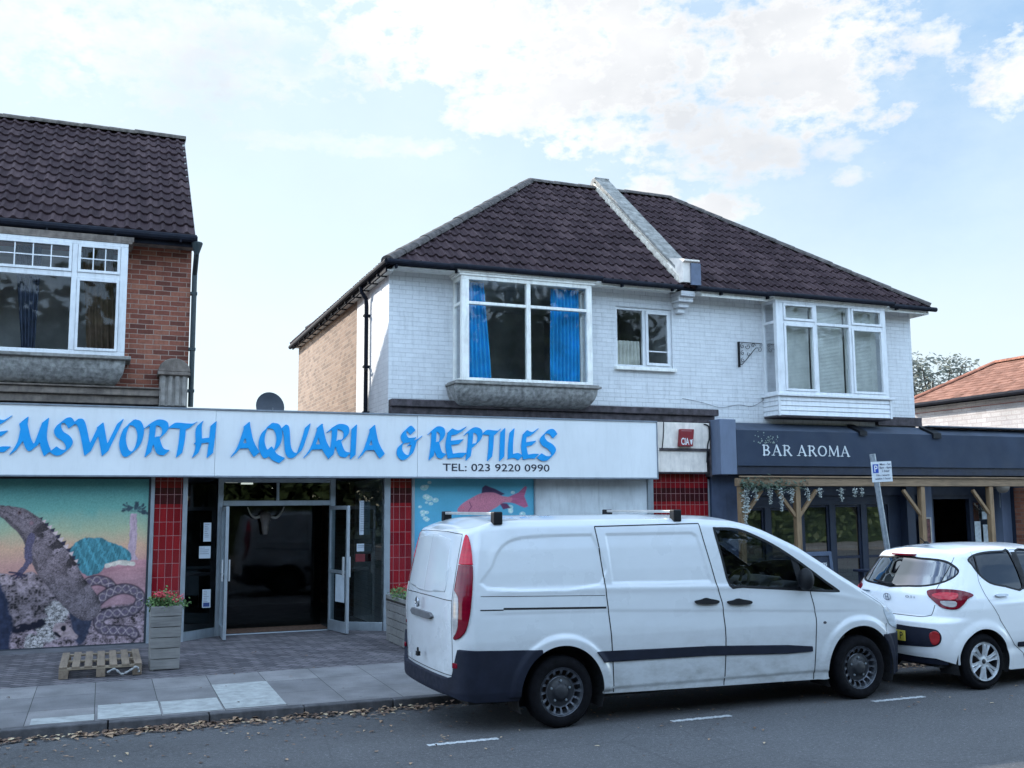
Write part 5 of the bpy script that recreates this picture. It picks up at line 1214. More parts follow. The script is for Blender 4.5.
# ================================================================== BAR
M_navy = mat_plain('navy_paint', (0.013, 0.022, 0.045), 0.55, var=0.10, nscale=3, grime=0.15)
M_navy_dark = mat_plain('dark_navy_paint', (0.008, 0.014, 0.035), 0.6, var=0.2)
M_navy_cloth = mat_plain('navy_awning_cloth', (0.018, 0.032, 0.062), 0.75, var=0.10, nscale=1.5, bump=0.15, bscale=200)
M_slate_blue = mat_plain('slate_blue_paint', (0.13, 0.165, 0.24), 0.6, var=0.08, nscale=2, grime=0.25)
M_slate_dark = mat_plain('worn_slate_pilaster', (0.055, 0.075, 0.13), 0.6, var=0.2, nscale=3, grime=0.4)
BA = thing('bar_front', 'navy bar shopfront with long fascia awning and glazed folding doors', 'bar', (13.5, 15.8, 0))
def bar():
    mb = MB(); mb.box(10.16, 10.50, 15.30, 15.80, 2.53, 3.52); mb.build('pilaster_head', M_slate_blue, BA, bevel=0.01)
    mb = MB(); mb.box(10.22, 10.80, 15.72, 16.0, 0.03, 2.528); mb.build('pilaster', M_slate_dark, BA)
    # awning: shallow top, vertical cloth face, valance underneath, its shade put into darker navy
    mb = MB(); mb.box(10.503, 19.4, 15.30, 15.795, 2.69, 3.33); aw = mb.build('awning', M_navy_cloth, BA)
    mb = MB(); mb.prism([(15.303, 3.332), (15.70, 3.50), (15.794, 3.50), (15.794, 3.332)], 'x', 10.505, 19.39); mb.build('awning_top', mat_plain('toplit_awning_cloth', (0.045, 0.060, 0.090), .8, var=.2, nscale=2), BA)  # paler cloth colour stands in for light falling on the top
    mb = MB(); mb.box(10.503, 19.4, 15.335, 15.79, 2.54, 2.688); mb.build('awning_valance', M_navy_dark, BA)
    mb = MB(); mb.box(15.15, 19.4, 15.46, 15.75, 3.505, 3.53) ; mb.build('roof_edge', mat_plain('grey_roof_felt_edge', (0.10, 0.12, 0.15), 0.8, var=0.3), BA)
    mb = MB()
    mb.prism([(15.26, 3.26), (15.26, 3.36), (15.62, 3.52), (15.62, 3.40)], 'x', 15.05, 15.25); mb.prism([(15.26, 3.28), (15.26, 3.36), (15.62, 3.52), (15.62, 3.40)], 'x', 13.25, 13.42); split_build(mb, 'awning_prism', M_black, BA)  # short black prisms sloping across the awning
    # ground floor wall: navy, door openings
    holes = [(10.86, 11.52, .1, 1.93), (11.64, 12.34, .1, 1.93), (12.40, 13.02, .1, 1.98), (13.14, 13.78, .1, 1.98), (13.90, 14.45, .1, 1.98), (15.62, 16.58, .06, 2.08), (16.66, 17.36, .5, 2.05)]
    wall_with_holes(10.80, 17.75, 0.03, 2.56, holes, 15.95, 16.05).build('wall', M_navy, BA, recalc=False)
    mb = MB(); mb.box(10.85, 19.3, 15.90, 15.947, 2.16, 2.40); mb.box(14.75, 14.95, 15.75, 15.947, .03, 2.5); mb.box(17.45, 17.75, 15.60, 15.947, 0.03, 2.5); split_build(mb, 'pilaster', M_navy, BA)
    mb = MB(); mb.box(15.2, 15.5, 15.86, 15.947, .03, 2.5); mb.box(17.2, 19.4, 15.7, 15.9, .03, 2.5); split_build(mb, 'pilaster', M_slate_blue, BA)
    # room behind
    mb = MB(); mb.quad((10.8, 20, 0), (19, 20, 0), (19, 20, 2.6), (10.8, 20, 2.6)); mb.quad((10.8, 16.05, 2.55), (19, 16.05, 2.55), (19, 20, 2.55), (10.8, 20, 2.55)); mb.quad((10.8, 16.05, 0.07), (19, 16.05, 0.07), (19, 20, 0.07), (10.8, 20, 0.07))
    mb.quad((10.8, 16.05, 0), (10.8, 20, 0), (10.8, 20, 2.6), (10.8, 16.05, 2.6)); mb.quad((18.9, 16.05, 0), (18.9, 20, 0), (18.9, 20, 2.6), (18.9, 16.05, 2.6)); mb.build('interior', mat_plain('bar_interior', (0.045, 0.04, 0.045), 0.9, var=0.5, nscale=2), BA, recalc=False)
    for (a, b, c, d) in holes[:5]+[holes[6]]:
        f = MB(); wframe(f, a+.002, b-.002, c+.002, d-.002, 15.975, .045, .05)
        dr = f.build('door' if c < .3 else 'window', M_navy_dark, BA, bevel=0.003)
        g = MB(); g.quad((a+.04, 16.0, c+.04), (b-.04, 16.0, c+.04), (b-.04, 16.0, d-.04), (a+.04, 16.0, d-.04)); g.build('glass', mat_glass('bar_glass', (0.55, 0.62, 0.55), alpha=0.5, refl=2.0), dr, recalc=False)
        if c < .3:
            f2 = MB(); f2.box(a+.047, b-.047, 15.98, 16.02, .95, 1.0); f2.build('mid_rail', M_navy_dark, dr)
    # flat roof of the bar extension and its side
    mb = MB(); mb.box(15.14, 19.4, 15.80, 22, 3.35, 3.50); mb.build('flat_roof', mat_plain('roof_felt_dark', (0.05, 0.05, 0.055), 0.95), BA)
    # letters BAR AROMA, serif
    def seg_sdf(segs):
        def f(X, Z):
            d = np.full(X.shape, 1e9)
            for (x0, z0, x1, z1, r) in segs: d = np.minimum(d, sd_line(X, Z, [(x0, z0), (x1, z1)], r))
            return d
        return f
    th, tn = .016, .007
    def L(ch, x, w, z, h):
        S = []
        def s(a, b, c, d, r): S.append((x+a*w, z+b*h, x+c*w, z+d*h, r))
        def serif(a, b, k=.16): s(a-k, b, a+k, b, tn*.9)
        if ch in 'BR':
            s(.2, 0, .2, 1, th); serif(.2, 0); s(.0, 1, .5, 1, tn)
            pts = [(.2, 1), (.6, .98), (.78, .78), (.62, .55), (.2, .52)]
            for p, q in zip(pts[:-1], pts[1:]): s(*p, *q, th*.8 if q[0] > .6 or p[0] > .7 else tn)
            if ch == 'B':
                pts = [(.2, .52), (.68, .48), (.88, .26), (.66, .02), (.2, 0)]
                for p, q in zip(pts[:-1], pts[1:]): s(*p, *q, th*.8 if q[0] > .6 or p[0] > .7 else tn)
            else: s(.5, .52, .92, .0, th); s(.85, 0, 1.05, 0, tn)
        if ch == 'A': s(.12, 0, .48, 1, tn); s(.5, 1, .88, 0, th); s(.25, .34, .72, .34, tn*.8); serif(.12, 0); serif(.88, 0)
        if ch == 'O':
            for k in range(16):
                a, b = 2*math.pi*k/16, 2*math.pi*(k+1)/16; s(.5+.42*math.cos(a), .5+.5*math.sin(a), .5+.42*math.cos(b), .5+.5*math.sin(b), tn+(th-tn)*abs(math.cos((a+b)/2)))
        if ch == 'M': s(.1, 0, .15, 1, tn); s(.15, 1, .5, .1, th); s(.5, .1, .85, 1, tn); s(.85, 1, .9, 0, th); serif(.1, 0, .1); serif(.9, 0, .12)
        return seg_sdf(S)
    x = 11.05; z = 2.885; h = .18
    for ch, w in (('B', .20), ('A', .24), ('R', .22), (' ', .12), ('A', .24), ('R', .22), ('O', .24), ('M', .29), ('A', .24)):
        if ch != ' ':
            w *= .86; patch(L(ch, x, w, z, h), (x-.06, x+w+.06, z-.03, z+h+.03), 0.006, flat_map(15.293), depth=0.004).build('letter', mat_plain('cream_lettering', (0.62, 0.66, 0.68), 0.5), aw, recalc=False)
        x += w+.034 if ch != ' ' else w*.8
    # sprig of blossom over the B
    mb = MB(); rr = random.Random(4)
    for k in range(46):
        a = rr.uniform(0, 6.28); cx = 11.07+rr.gauss(.08, .10); cz = 3.10+abs(rr.gauss(.04, .06)); r = rr.uniform(.008, .017)
        mb.add([(cx+r*math.cos(t), 15.292, cz+r*math.sin(t)) for t in np.linspace(0, 6.28, 6)[:-1]], [(0, 1, 2, 3, 4)])
    mb.build('blossom_emblem', mat_plain('sage_print', (0.22, 0.28, 0.26), 0.6), aw, recalc=False)
bar()
# house side above the bar: dark skirting of the white house
mb = MB(); mb.box(14.1, 15.2, 15.70, 15.798, 3.53, 3.70); mb.build('skirting_band', M_dark_stone, HW)

# pergola
M_pine = None
def mat_wood(name, c, axis=0, rough=0.75, dark=0.45, sc=1.0):
    m = NT(name); s = [9*sc, 9*sc, 9*sc]; s[axis] = 0.8*sc
    v = m.obj(tuple(s)); f = m.noise(v, 3.0, 8, 0.65); g = m.noise(m.obj(), 3, 5)
    col = m.ramp(f, [(0.25, tuple(x*dark for x in c)), (0.5, c), (0.8, tuple(min(.9, x*1.3) for x in c))])
    m.color(m.mix(0.5, col, m.ramp(g, [(0.3, 0.6), (0.7, 1.15)]), 'MULTIPLY')); m.rough(rough); m.bump(f, 0.5, 0.006); return m.m
M_pine_h = mat_wood('pine_beam', (0.26, 0.175, 0.105), 0); M_pine_v = mat_wood('pine_post', (0.27, 0.175, 0.095), 2)
PG = thing('timber_pergola', 'rough pine pergola of posts, beam and braces in front of the bar', 'pergola', (13.5, 15.1, 0.05))
def pergola():
    mb = MB(); mb.box(10.36, 13.55, 15.06, 15.20, 2.32, 2.46); mb.box(13.553, 19.3, 15.06, 15.20, 2.32, 2.47); mb.build('beam', M_pine_h, PG, bevel=0.008)
    mb = MB()
    for i in range(9): mb.box(10.9+i*.98, 10.96+i*.98, 15.203, 15.9, 2.38, 2.45)
    mb.box(10.36, 19.3, 15.02, 15.058, 2.475, 2.50); mb.build('rafter', M_pine_h, PG)
    for x, d in ((11.63, 2), (14.53, -1), (16.27, -1), (10.44, 1)):
        mb = MB(); mb.box(x-.052, x+.052, 15.078, 15.182, 0.05, 2.318); mb.build('post', M_pine_v, PG, bevel=0.008)
        for s in (-1, 1):
            if d == 2 or d == s:
                b = MB(); b.beam((x+s*.04, 15.13, 1.78), (x+s*.44, 15.13, 2.25), .06, .06, upv=(0, 1, 0)); b.build('brace', M_pine_v, PG, bevel=0.006)
pergola()
# hanging blossom on the pergola
M_bloom = mat_plain('pale_wisteria', (0.42, 0.45, 0.42), 0.8, var=0.15, nscale=30)
M_vine = mat_plain('grey_green_vine', (0.075, 0.11, 0.075), 0.85, var=0.3, nscale=30)
def leafquad(mb, c, r, rr, mi=0, asp=1.6):
    u = Vector((rr.gauss(0, 1), rr.gauss(0, 1), rr.gauss(0, 1))).normalized(); w = u.orthogonal().normalized(); w.rotate(Matrix.Rotation(rr.uniform(0, 6.3), 3, u)) if False else None
    v = u.cross(w); c = Vector(c)
    mb.add([c-u*r*asp, c+w*r*.6, c+u*r*asp, c-w*r*.6], [(0, 1, 2, 3)], mi)
def blossom():
    rr = random.Random(11); k = 0
    names = ['first', 'second', 'third', 'fourth', 'fifth', 'sixth', 'seventh', 'eighth', 'ninth', 'tenth', 'eleventh']
    for x, L in ((10.50, .42), (10.68, .22), (10.98, .28), (11.22, .40), (11.44, .26), (11.80, .22), (12.06, .18), (12.55, .24), (12.86, .16), (13.02, .15), (10.45, .75)):
        mb = MB(); n = int(85*L/.25)
        for i in range(n):
            t = rr.random(); z = 2.28-L*t; s = .034*(1-t*.6)
            leafquad(mb, (x+rr.gauss(0, s), 15.02+rr.gauss(0, s*.8), z), rr.uniform(.012, .022), rr, 0, 1.1)
        mb.tube([(x, 15.03, 2.30), (x, 15.03, 2.28-L*.8)], .004, 4)
        o = mb.build('blossom_cluster', M_bloom, recalc=False); tag(o, 'pale artificial wisteria cluster, %s from the left along the pergola beam' % names[sorted([10.50, 10.68, 10.98, 11.22, 11.44, 11.80, 12.06, 12.55, 12.86, 13.02, 10.45]).index(x)], 'flowers', 'wisteria clusters hanging from the pergola'); k += 1
    mb = MB()
    for i in range(520):
        x = 10.38+abs(rr.gauss(0, .8)) % 1.5; leafquad(mb, (x, 15.04+rr.gauss(0, .05), 2.34+rr.gauss(0, .06)), rr.uniform(.015, .03), rr)
    tag(mb.build('climbing_vine', M_vine, recalc=False), 'grey green vine trailing along the left end of the pergola beam', 'vine')
blossom()
# posters and menu beside the bar door
mb = MB(); wframe(mb, 15.13, 15.44, 1.18, 1.72, 15.84, .03, .018); fr = thing('framed_poster', 'red framed poster on the bar wall left of its doorway', 'poster', (15.3, 15.85, 1.2)); mb.build('frame', mat_plain('cream_frame', (0.45, 0.42, 0.38), 0.6), fr)
mb = MB(); mb.quad((15.16, 15.85, 1.21), (15.41, 15.85, 1.21), (15.41, 15.85, 1.69), (15.16, 15.85, 1.69)); mb.build('print', mat_plain('dull_red_print', (0.16, 0.06, 0.055), 0.6, var=0.6, nscale=14), fr, recalc=False)
for k, (x0, x1, z0, z1) in enumerate(((16.70, 16.86, 1.05, 1.62), (16.93, 17.12, 1.15, 1.55), (17.16, 17.34, 1.12, 1.56), (16.92, 17.06, 1.66, 1.82))):
    mb = MB(); mb.box(x0, x1, 15.955, 15.965, z0, z1)
    tag(mb.build('menu_sheet', mat_plain('menu_paper', (0.60, 0.65, 0.66), 0.6, var=0.15, nscale=16)), ['tall menu sheet at the left edge of the bar window', 'white menu sheet in the middle of the bar window', 'white menu sheet at the right edge of the bar window', 'small menu sheet above the others in the bar window'][k], 'menu', 'menu sheets in the bar window')
# garland in the bar window
mb = MB(); rr = random.Random(3)
for i in range(220):
    t = rr.random(); x = 16.68+t*.66; z = 2.0-.16*math.sin(t*math.pi); leafquad(mb, (x, 15.94+rr.gauss(0, .01), z+rr.gauss(0, .015)), .012, rr, 0, 1)
tag(mb.build('garland', mat_plain('pale_garland', (0.35, 0.36, 0.30), 0.8), recalc=False), 'pale garland draped across the top of the bar window', 'garland')
def wall_lantern():
    o = thing('wall_lamp', 'round cream wall lamp on the slate pillar at the right end of the bar', 'lamp', (17.0, 15.3, 2.3))
    mb = MB(); mb.lathe([(0.0, -.14), (.10, -.13), (.13, -.09), (.14, 0)], (17.05, 15.55, 2.33), 'y', 20); mb.build('lamp_shade', mat_plain('cream_globe', (0.42, 0.38, 0.32), 0.5), o, smooth=True)
    mb = MB(); mb.box(17.0, 17.1, 15.55, 15.7, 2.28, 2.38); mb.tube([(17.05, 15.6, 2.25), (17.05, 15.6, 1.9)], .008, 5); mb.build('lamp_bracket', M_steel, o)
wall_lantern()
# neon style lit edge inside bar glass
mb = MB(); m = NT('warm_lit_tube'); m.b.inputs['Emission Color'].default_value = (1, 0.93, 0.8, 1); m.b.inputs['Emission Strength'].default_value = 1.0
mb.tube([(12.95, 16.12, 1.93), (12.97, 16.12, 1.33)], .009, 6); mb.tube([(12.55, 16.12, 1.36), (12.97, 16.12, 1.33)], .004, 5); mb.tube([(12.55, 16.12, 1.74), (12.93, 16.12, 1.74)], .004, 5)
tag(mb.build('light_tube', m.m), 'thin lit tube light glowing inside the bar door glass', 'light')
# chalkboard
def chalkboard():
    o = thing('chalkboard_sign', 'dark blue framed pavement chalkboard standing outside the bar doors', 'sign', (11.7, 14.5, .06))
    mb = MB(); x0, x1 = 11.30, 11.90
    def pl(x, z, d=0): return (x, 14.42+(z/1.17)*.16+d, z)
    for (a, b, za, zb) in ((x0, x0+.06, .07, 1.17), (x1-.06, x1, .07, 1.17), (x0+.06, x1-.06, 1.10, 1.17), (x0+.06, x1-.06, .25, .32)):
        mb.add([pl(a, za), pl(b, za), pl(b, zb), pl(a, zb), pl(a, za, .035), pl(b, za, .035), pl(b, zb, .035), pl(a, zb, .035)], [(0,1,2,3),(7,6,5,4),(0,4,5,1),(1,5,6,2),(2,6,7,3),(3,7,4,0)])
    mb.build('frame', mat_plain('blue_board_frame', (0.05, 0.075, 0.13), 0.6, var=0.2), o)
    mb = MB(); mb.add([pl(x0+.06, .32, .015), pl(x1-.06, .32, .015), pl(x1-.06, 1.10, .015), pl(x0+.06, 1.10, .015)], [(0, 1, 2, 3)]); mb.build('board', mat_plain('blackboard', (0.012, 0.018, 0.035), 0.8, var=0.3), o, recalc=False)
    t = text_mb('Tapas', 11.56, 11.78, .93, .075, 14.57, 0.0, bold=.006); t.v = [(v[0], 14.42+(v[2]/1.17)*.16+.012, v[2]) for v in t.v]; t.build('chalk_lettering', M_white_upvc, o, recalc=False)
    t = text_mb('& bar', 11.60, 11.80, .80, .075, 14.55, 0.0, bold=.006); t.v = [(v[0], 14.42+(v[2]/1.17)*.16+.012, v[2]) for v in t.v]; t.build('chalk_lettering', M_white_upvc, o, recalc=False)
    mb = MB(); mb.beam((11.34, 14.60, 1.12), (11.34, 14.85, .08), .05, .02); mb.beam((11.86, 14.60, 1.12), (11.86, 14.85, .08), .05, .02); split_build(mb, 'rear_leg', M_navy_dark, o)
chalkboard()

# ================================================================== HOUSE AT THE RIGHT, behind
HR = thing('distant_house', 'white brick house with sunlit orange tiled roof beyond the bar', 'house', (25.0, 20.0, 0))
def right_house():
    X = 20.0; ya, yb = 15.2, 20.9
    M_wb = mat_brick('white_bricks_far', [(0.50, 0.46, 0.45), (0.56, 0.52, 0.50), (0.62, 0.58, 0.56)], (0.42, 0.36, 0.35), bw=.3, bh=.11, mort=.016, bump=1.0, paint=True)
    mb = MB(); mb.box(X, 28.0, ya, yb, 0, 4.52); mb.build('wall', M_wb, HR)
    mb = MB(); mb.box(X-.02, X-.002, ya, yb, 4.36, 4.375); mb.build('string_course', mat_plain('red_tile_course', (0.30, 0.10, 0.08), 0.8), HR)
    e = 4.62; xe = X-.22
    tiled_plane('roof', [(xe, yb+.25, e), (xe, ya-.3, e), (21.6, ya+1.0, 5.64), (21.6, 19.6, 5.64)], M_orange_tiles, HR, gauge=.16, roll=.16, hroll=.004, step=.012, res_u=3)
    tiled_plane('roof', [(xe, ya-.3, e), (28.2, ya-.3, e), (28.2, ya+1.0, 5.64), (21.6, ya+1.0, 5.64)], M_orange_tiles, HR, gauge=.16, roll=.16, hroll=.004, step=.012, res_u=2)
    tiled_plane('roof', [(28.2, yb+.25, e), (xe, yb+.25, e), (21.6, 19.6, 5.64), (28.2, 19.6, 5.64)], M_orange_tiles, HR, gauge=.16, roll=.16, hroll=.004, step=.012, res_u=2)
    mb = MB(); mb.quad((21.6, ya+1.0, 5.64), (28.2, ya+1.0, 5.64), (28.2, 19.6, 5.64), (21.6, 19.6, 5.64)); mb.build('roof_deck', M_orange_tiles, HR)
    cap_tiles('ridge', (21.6, ya+1.0, 5.64), (21.6, 19.6, 5.64), mat_plain('orange_ridge', (0.33, 0.13, 0.08), 0.9, var=.3), HR, .1)
    cap_tiles('hip', (xe, yb+.25, e), (21.6, 19.6, 5.64), mat_plain('orange_hip', (0.33, 0.13, 0.08), 0.9, var=.3), HR, .1)
    g = MB(); g.tube([(xe-.06, ya-.3, e-.06), (xe-.06, yb+.25, e-.06)], .055, 8); g.box(xe, xe+.03, ya-.3, yb+.2, e-.14, e-.01); g.build('gutter', M_gutter, HR)
    mb = MB(); mb.box(xe+.03, X, ya-.3, yb+.2, e-.13, e-.11); mb.build('soffit', M_white_wood, HR)
right_house()
# orange brick pier at the far right of the bar
PB = MB(); PB.box(17.42, 17.8, 15.28, 15.58, 0.05, 2.30); tag(PB.build('brick_pier', mat_brick('orange_brick', [(0.22, 0.075, 0.045), (0.30, 0.11, 0.065), (0.36, 0.15, 0.09)], (0.2, 0.15, 0.12))), 'orange brick pier under the beam at the right end of the bar', 'pier')

# ================================================================== TREES
M_bark = mat_plain('bark', (0.07, 0.055, 0.045), 0.95, var=0.4, nscale=8, bump=0.8, bscale=20)
def mat_leaf(name, c0, c1):
    m = NT(name); a = m.n('ShaderNodeAttribute'); a.attribute_name = 'tone'
    m.color(m.ramp(a.outputs['Fac'], [(0, c0), (1, c1)])); m.rough(0.6); m.b.inputs['Specular IOR Level'].default_value = 0.3; return m.m
def make_tree(label, x, y, h, rad, seed, nclump, per, leaf, mat, group=None, cz=0.62, sparse=1.0, z0=0.0):
    rr = random.Random(seed); o = thing('tree', label, 'tree', (x, y, z0), group)
    tr = MB(); tr.tube([(x, y, z0), (x+.1, y, z0+h*.25), (x-.05, y+.1, z0+h*.5), (x+.05, y, z0+h*.8)], [h*.03, h*.022, h*.014, h*.005], 8)
    cr = MB(); tones = []
    for k in range(nclump):
        a = rr.uniform(0, 6.283); u = rr.uniform(-1, 1); q = rr.uniform(.45, 1)**.6
        c = Vector((x+rad*q*math.cos(a)*math.sqrt(1-u*u*.8), y+rad*q*math.sin(a)*math.sqrt(1-u*u*.8), z0+h*cz+u*h*(1-cz)*q))
        if k < nclump*.35:
            p0 = Vector((x, y, z0+h*rr.uniform(.25, .6))); mid = p0.lerp(c, .5)+Vector((0, 0, rr.uniform(0, .4))); tr.tube([p0, mid, c], [h*.010, h*.006, h*.002], 5)
        cs = rad*rr.uniform(.16, .30)*sparse; tb = rr.uniform(0, 1)
        for j in range(per):
            p = c+Vector((rr.gauss(0, cs), rr.gauss(0, cs), rr.gauss(0, cs*.7))); n0 = len(cr.v); leafquad(cr, p, leaf*rr.uniform(.6, 1.3), rr, 0, 1.1)
            t = min(1, max(0, tb*.6+rr.uniform(0, .4))); tones += [t]*4
    tr.build('trunk', M_bark, o, smooth=True)
    c = cr.build('crown', mat, o, recalc=False); at = c.data.attributes.new('tone', 'FLOAT', 'POINT'); at.data.foreach_set('value', tones)
    return o
M_leaf_far = mat_leaf('grey_green_leaves', (0.06, 0.07, 0.05), (0.17, 0.17, 0.14)); M_leaf = mat_leaf('dark_leaves', (0.022, 0.038, 0.014), (0.08, 0.115, 0.04))
make_tree('loose grey green tree showing between the white house and the orange roof', 32.7, 33.0, 8.6, 1.75, 5, 110, 40, .10, M_leaf_far, cz=.72, sparse=.7)
# dark trees across the street, behind the viewer: what the shop glass reflects
T0 = make_tree('tall dark leafy tree across the street from the shops', -14, -13, 11, 4.6, 9, 150, 55, .30, M_leaf, 'trees across the street', cz=.50)
for k, (x, y, s, rz) in enumerate(((-5, -12, .95, 1.0), (4, -14.5, 1.1, 2.2), (12, -12, .9, 3.5), (21, -14, 1.15, 5.1), (31, -13, 1.0, .5), (42, -15, 1.1, 4.1), (-24, -9, 1.1, 2.9), (-34, -5, 1.0, 5.6))):
    c = copy_tree(T0); c.location = (x, y, 0); c.scale = (s, s, s); c.rotation_euler.z = rz
HB = MB(); rr = random.Random(8)
for i in range(6500):
    leafquad(HB, (rr.uniform(-25, 50), -9.8+rr.gauss(0, .45), .1+2.3*rr.random()**.8), .16*rr.uniform(.6, 1.4), rr, 0, 1.1)
HB.box(-25, 50, -10.2, -9.7, 0.05, 1.9)
tones = [rr.random() for i in range(6500) for j in range(4)]+[.1]*8
hb = HB.build('hedge', M_leaf, recalc=False); at = hb.data.attributes.new('tone', 'FLOAT', 'POINT'); at.data.foreach_set('value', tones)
tag(hb, 'long dark hedge along the far pavement across the street', 'hedge')
# ================================================================== CARS
def interp(xs, ys):
    xs = np.array(xs, float); ys = np.array(ys, float)
    # monotone-ish smooth interpolation: dense linear then box filter
    X = np.linspace(xs[0], xs[-1], 1200); Y = np.interp(X, xs, ys)
    return lambda q: np.interp(q, X, Y)
def smooth_interp(xs, ys, width):
    X = np.linspace(xs[0]-.5, xs[-1]+.5, 2400); Y = np.interp(X, xs, ys); n = max(1, int(width/(X[1]-X[0]))); k = np.hanning(n+2)[1:-1]; k /= k.sum()
    Yp = np.pad(Y, n, mode='edge'); Ys = np.convolve(Yp, k, mode='same')[n:-n]
    return lambda q: np.interp(q, X, Ys)
class CarBody:
    """Body skin as a map (u, s) -> 3D. u runs along the plan outline of one side (u = x on the straight flank),
    s is height, bending over the shoulder into the roof."""
    def __init__(c, cy, plan, xref, top, tumble, rear_in, rr, decay, crown, z0, front_in=None):
        # plan: list of (x, halfwidth) from rear centre to nose centre
        P = np.array(smooth_poly(plan, 14, closed=False)); d = np.r_[0, np.cumsum(np.hypot(*np.diff(P, axis=0).T))]
        i = np.argmin(np.abs(P[:, 0]-xref)+(P[:, 1] < .5)*9); c.u = d-d[i]+P[i, 0]; c.P = P; c.cy = cy
        c.top = top; c.tumble = tumble; c.rear_in = rear_in; c.r = rr; c.decay = decay; c.crown = crown; c.u0, c.u1 = c.u[0], c.u[-1]; c.front_in = front_in
        c.disp = None
    def plan_at(c, u): return np.interp(u, c.u, c.P[:, 0]), np.interp(u, c.u, c.P[:, 1])
    def core(c, u, s):
        x, w = c.plan_at(u); T = c.top(u); r = c.r
        th = np.clip((s-(T-r))/r, 0, math.pi/2); over = np.maximum(0, s-(T-r)-r*math.pi/2)
        z = np.where(s <= T-r, s, T-r+r*np.sin(th)); ins = c.tumble(z)+r*(1-np.cos(th))+over
        W = c.P[:, 1].max(); w2 = w*(1-ins/W)
        k = np.clip((c.decay-x)/(c.decay-c.P[0, 0]), 0, 1); k = k*k*(3-2*k)
        x2 = x+(c.rear_in(z)+0.6*r*(1-np.cos(th)))*k
        if c.front_in is not None:
            k2 = np.clip((x-c.front_in[1])/(c.P[-1, 0]-c.front_in[1]), 0, 1); x2 = x2-c.front_in[0](z)*k2
        return x2, w2, z
    def pt(c, u, s, off=0.0, side=-1):
        u = np.asarray(u, float); s = np.asarray(s, float); e = 2e-3
        x, w, z = c.core(u, s)
        xa, wa, za = c.core(u+e, s); xb, wb, zb = c.core(u-e, s); xc, wc, zc = c.core(u, s+e); xd, wd, zd = c.core(u, s-e)
        t1 = np.stack([xa-xb, -(wa-wb), za-zb], -1); t2 = np.stack([xc-xd, -(wc-wd), zc-zd], -1)
        n = np.cross(t1, t2); n /= np.maximum(np.linalg.norm(n, axis=-1, keepdims=True), 1e-12)
        o = off+(c.disp(u, s) if c.disp is not None else 0.0)
        p = np.stack([x, -w, z], -1)+n*np.asarray(o)[..., None]
        p[..., 1] = p[..., 1]*(-side)
        p[..., 1] = c.cy+p[..., 1] if side == -1 else c.cy+p[..., 1]
        return p
    def fmap(c, base=0.0, side=-1):
        return lambda u, s, off: c.pt(u, s, base+off, side)
    def part(c, name, sdf, bounds, res, mat, parent, base=0.0, depth=0.0, both=True, smooth=True):
        out = []
        for side in ((-1, 1) if both else (-1,)):
            m = patch(sdf, bounds, res, c.fmap(base, side), depth)
            if side == 1: m.f = [tuple(reversed(f)) for f in m.f]
            out.append(m)
        return out
    def strip(c, pts, w, base, side=-1, step=0.03):
        P = np.array(pts, float); d = np.r_[0, np.cumsum(np.hypot(*np.diff(P, axis=0).T))]; n = max(2, int(d[-1]/step)); q = np.linspace(0, d[-1], n+1)
        X = np.interp(q, d, P[:, 0]); Z = np.interp(q, d, P[:, 1]); tx = np.gradient(X); tz = np.gradient(Z); L = np.hypot(tx, tz)+1e-9; nx, nz = -tz/L*w/2, tx/L*w/2
        A = c.pt(X+nx, Z+nz, base, side); B = c.pt(X-nx, Z-nz, base, side); mb = MB(); k = len(X)
        mb.v = [tuple(p) for p in A]+[tuple(p) for p in B]; mb.f = [(i, i+1, k+i+1, k+i) for i in range(k-1)]; mb.mi = [0]*len(mb.f); return mb
    def cap(c, ua, ub, n, fa=-1.0, fb=1.0, nf=16, off=0.0):
        """roof, screens and bonnet: strips across between the two shoulders"""
        us = np.linspace(ua, ub, n+1); s = c.top(us)-c.r+c.r*math.pi/2
        x, w, z = c.core(us, s); fs = np.linspace(fa, fb, nf+1); cr = c.crown(us)
        V = []; 
        for i in range(n+1):
            for f in fs: V.append((x[i], c.cy+w[i]*f, z[i]+cr[i]*(1-f*f)+off))
        F = [(i*(nf+1)+j, (i+1)*(nf+1)+j, (i+1)*(nf+1)+j+1, i*(nf+1)+j+1) for i in range(n) for j in range(nf)]
        mb = MB(); mb.v = V; mb.f = F; mb.mi = [0]*len(F); return mb
def merge(*ms):
    r = MB()
    for m in ms: r.add(m.v, m.f)
    return r
def build_sides(name, ms, mat, parent, smooth=True):
    out = []
    for k, m in enumerate(ms):
        if k % 2 == 1 and len(ms) % 2 == 0: m.f = [tuple(reversed(f)) for f in m.f]
        out.append(m.build(name, mat, parent, smooth=smooth, recalc=False))
    return out

def tyre(mb, c, r, w, rim): 
    h = w/2
    mb.lathe([(rim, -h+.012), (rim+.02, -h), (r-.05, -h-.006), (r-.018, -h+.012), (r-.004, -h+.035), (r, -h*.4), (r, h*.4), (r-.004, h-.035), (r-.018, h-.012), (r-.05, h+.006), (rim+.02, h), (rim, h-.012)], c, 'y', 56)
    for k in range(4):
        o = -h*.6+k*h*.4
        mb.lathe([(r+.0015, o-.004), (r+.0015, o+.004)], c, 'y', 56)
M_tyre = mat_plain('tyre_rubber', (0.006, 0.006, 0.008), 0.9, var=0.3, nscale=20, bump=0.2, bscale=120, spec=0.15)
M_rim_steel = mat_plain('silver_steel_rim', (0.13, 0.14, 0.165), 0.4, metal=0.55, var=0.2, nscale=18, grime=0.35)
M_rim_dark = mat_plain('dark_rim', (0.02, 0.022, 0.028), 0.5)
M_alloy = mat_plain('machined_alloy', (0.72, 0.74, 0.76), 0.35, metal=0.25, var=0.08)
M_caliper = mat_plain('rusty_brake', (0.05, 0.035, 0.03), 0.8, var=0.4)
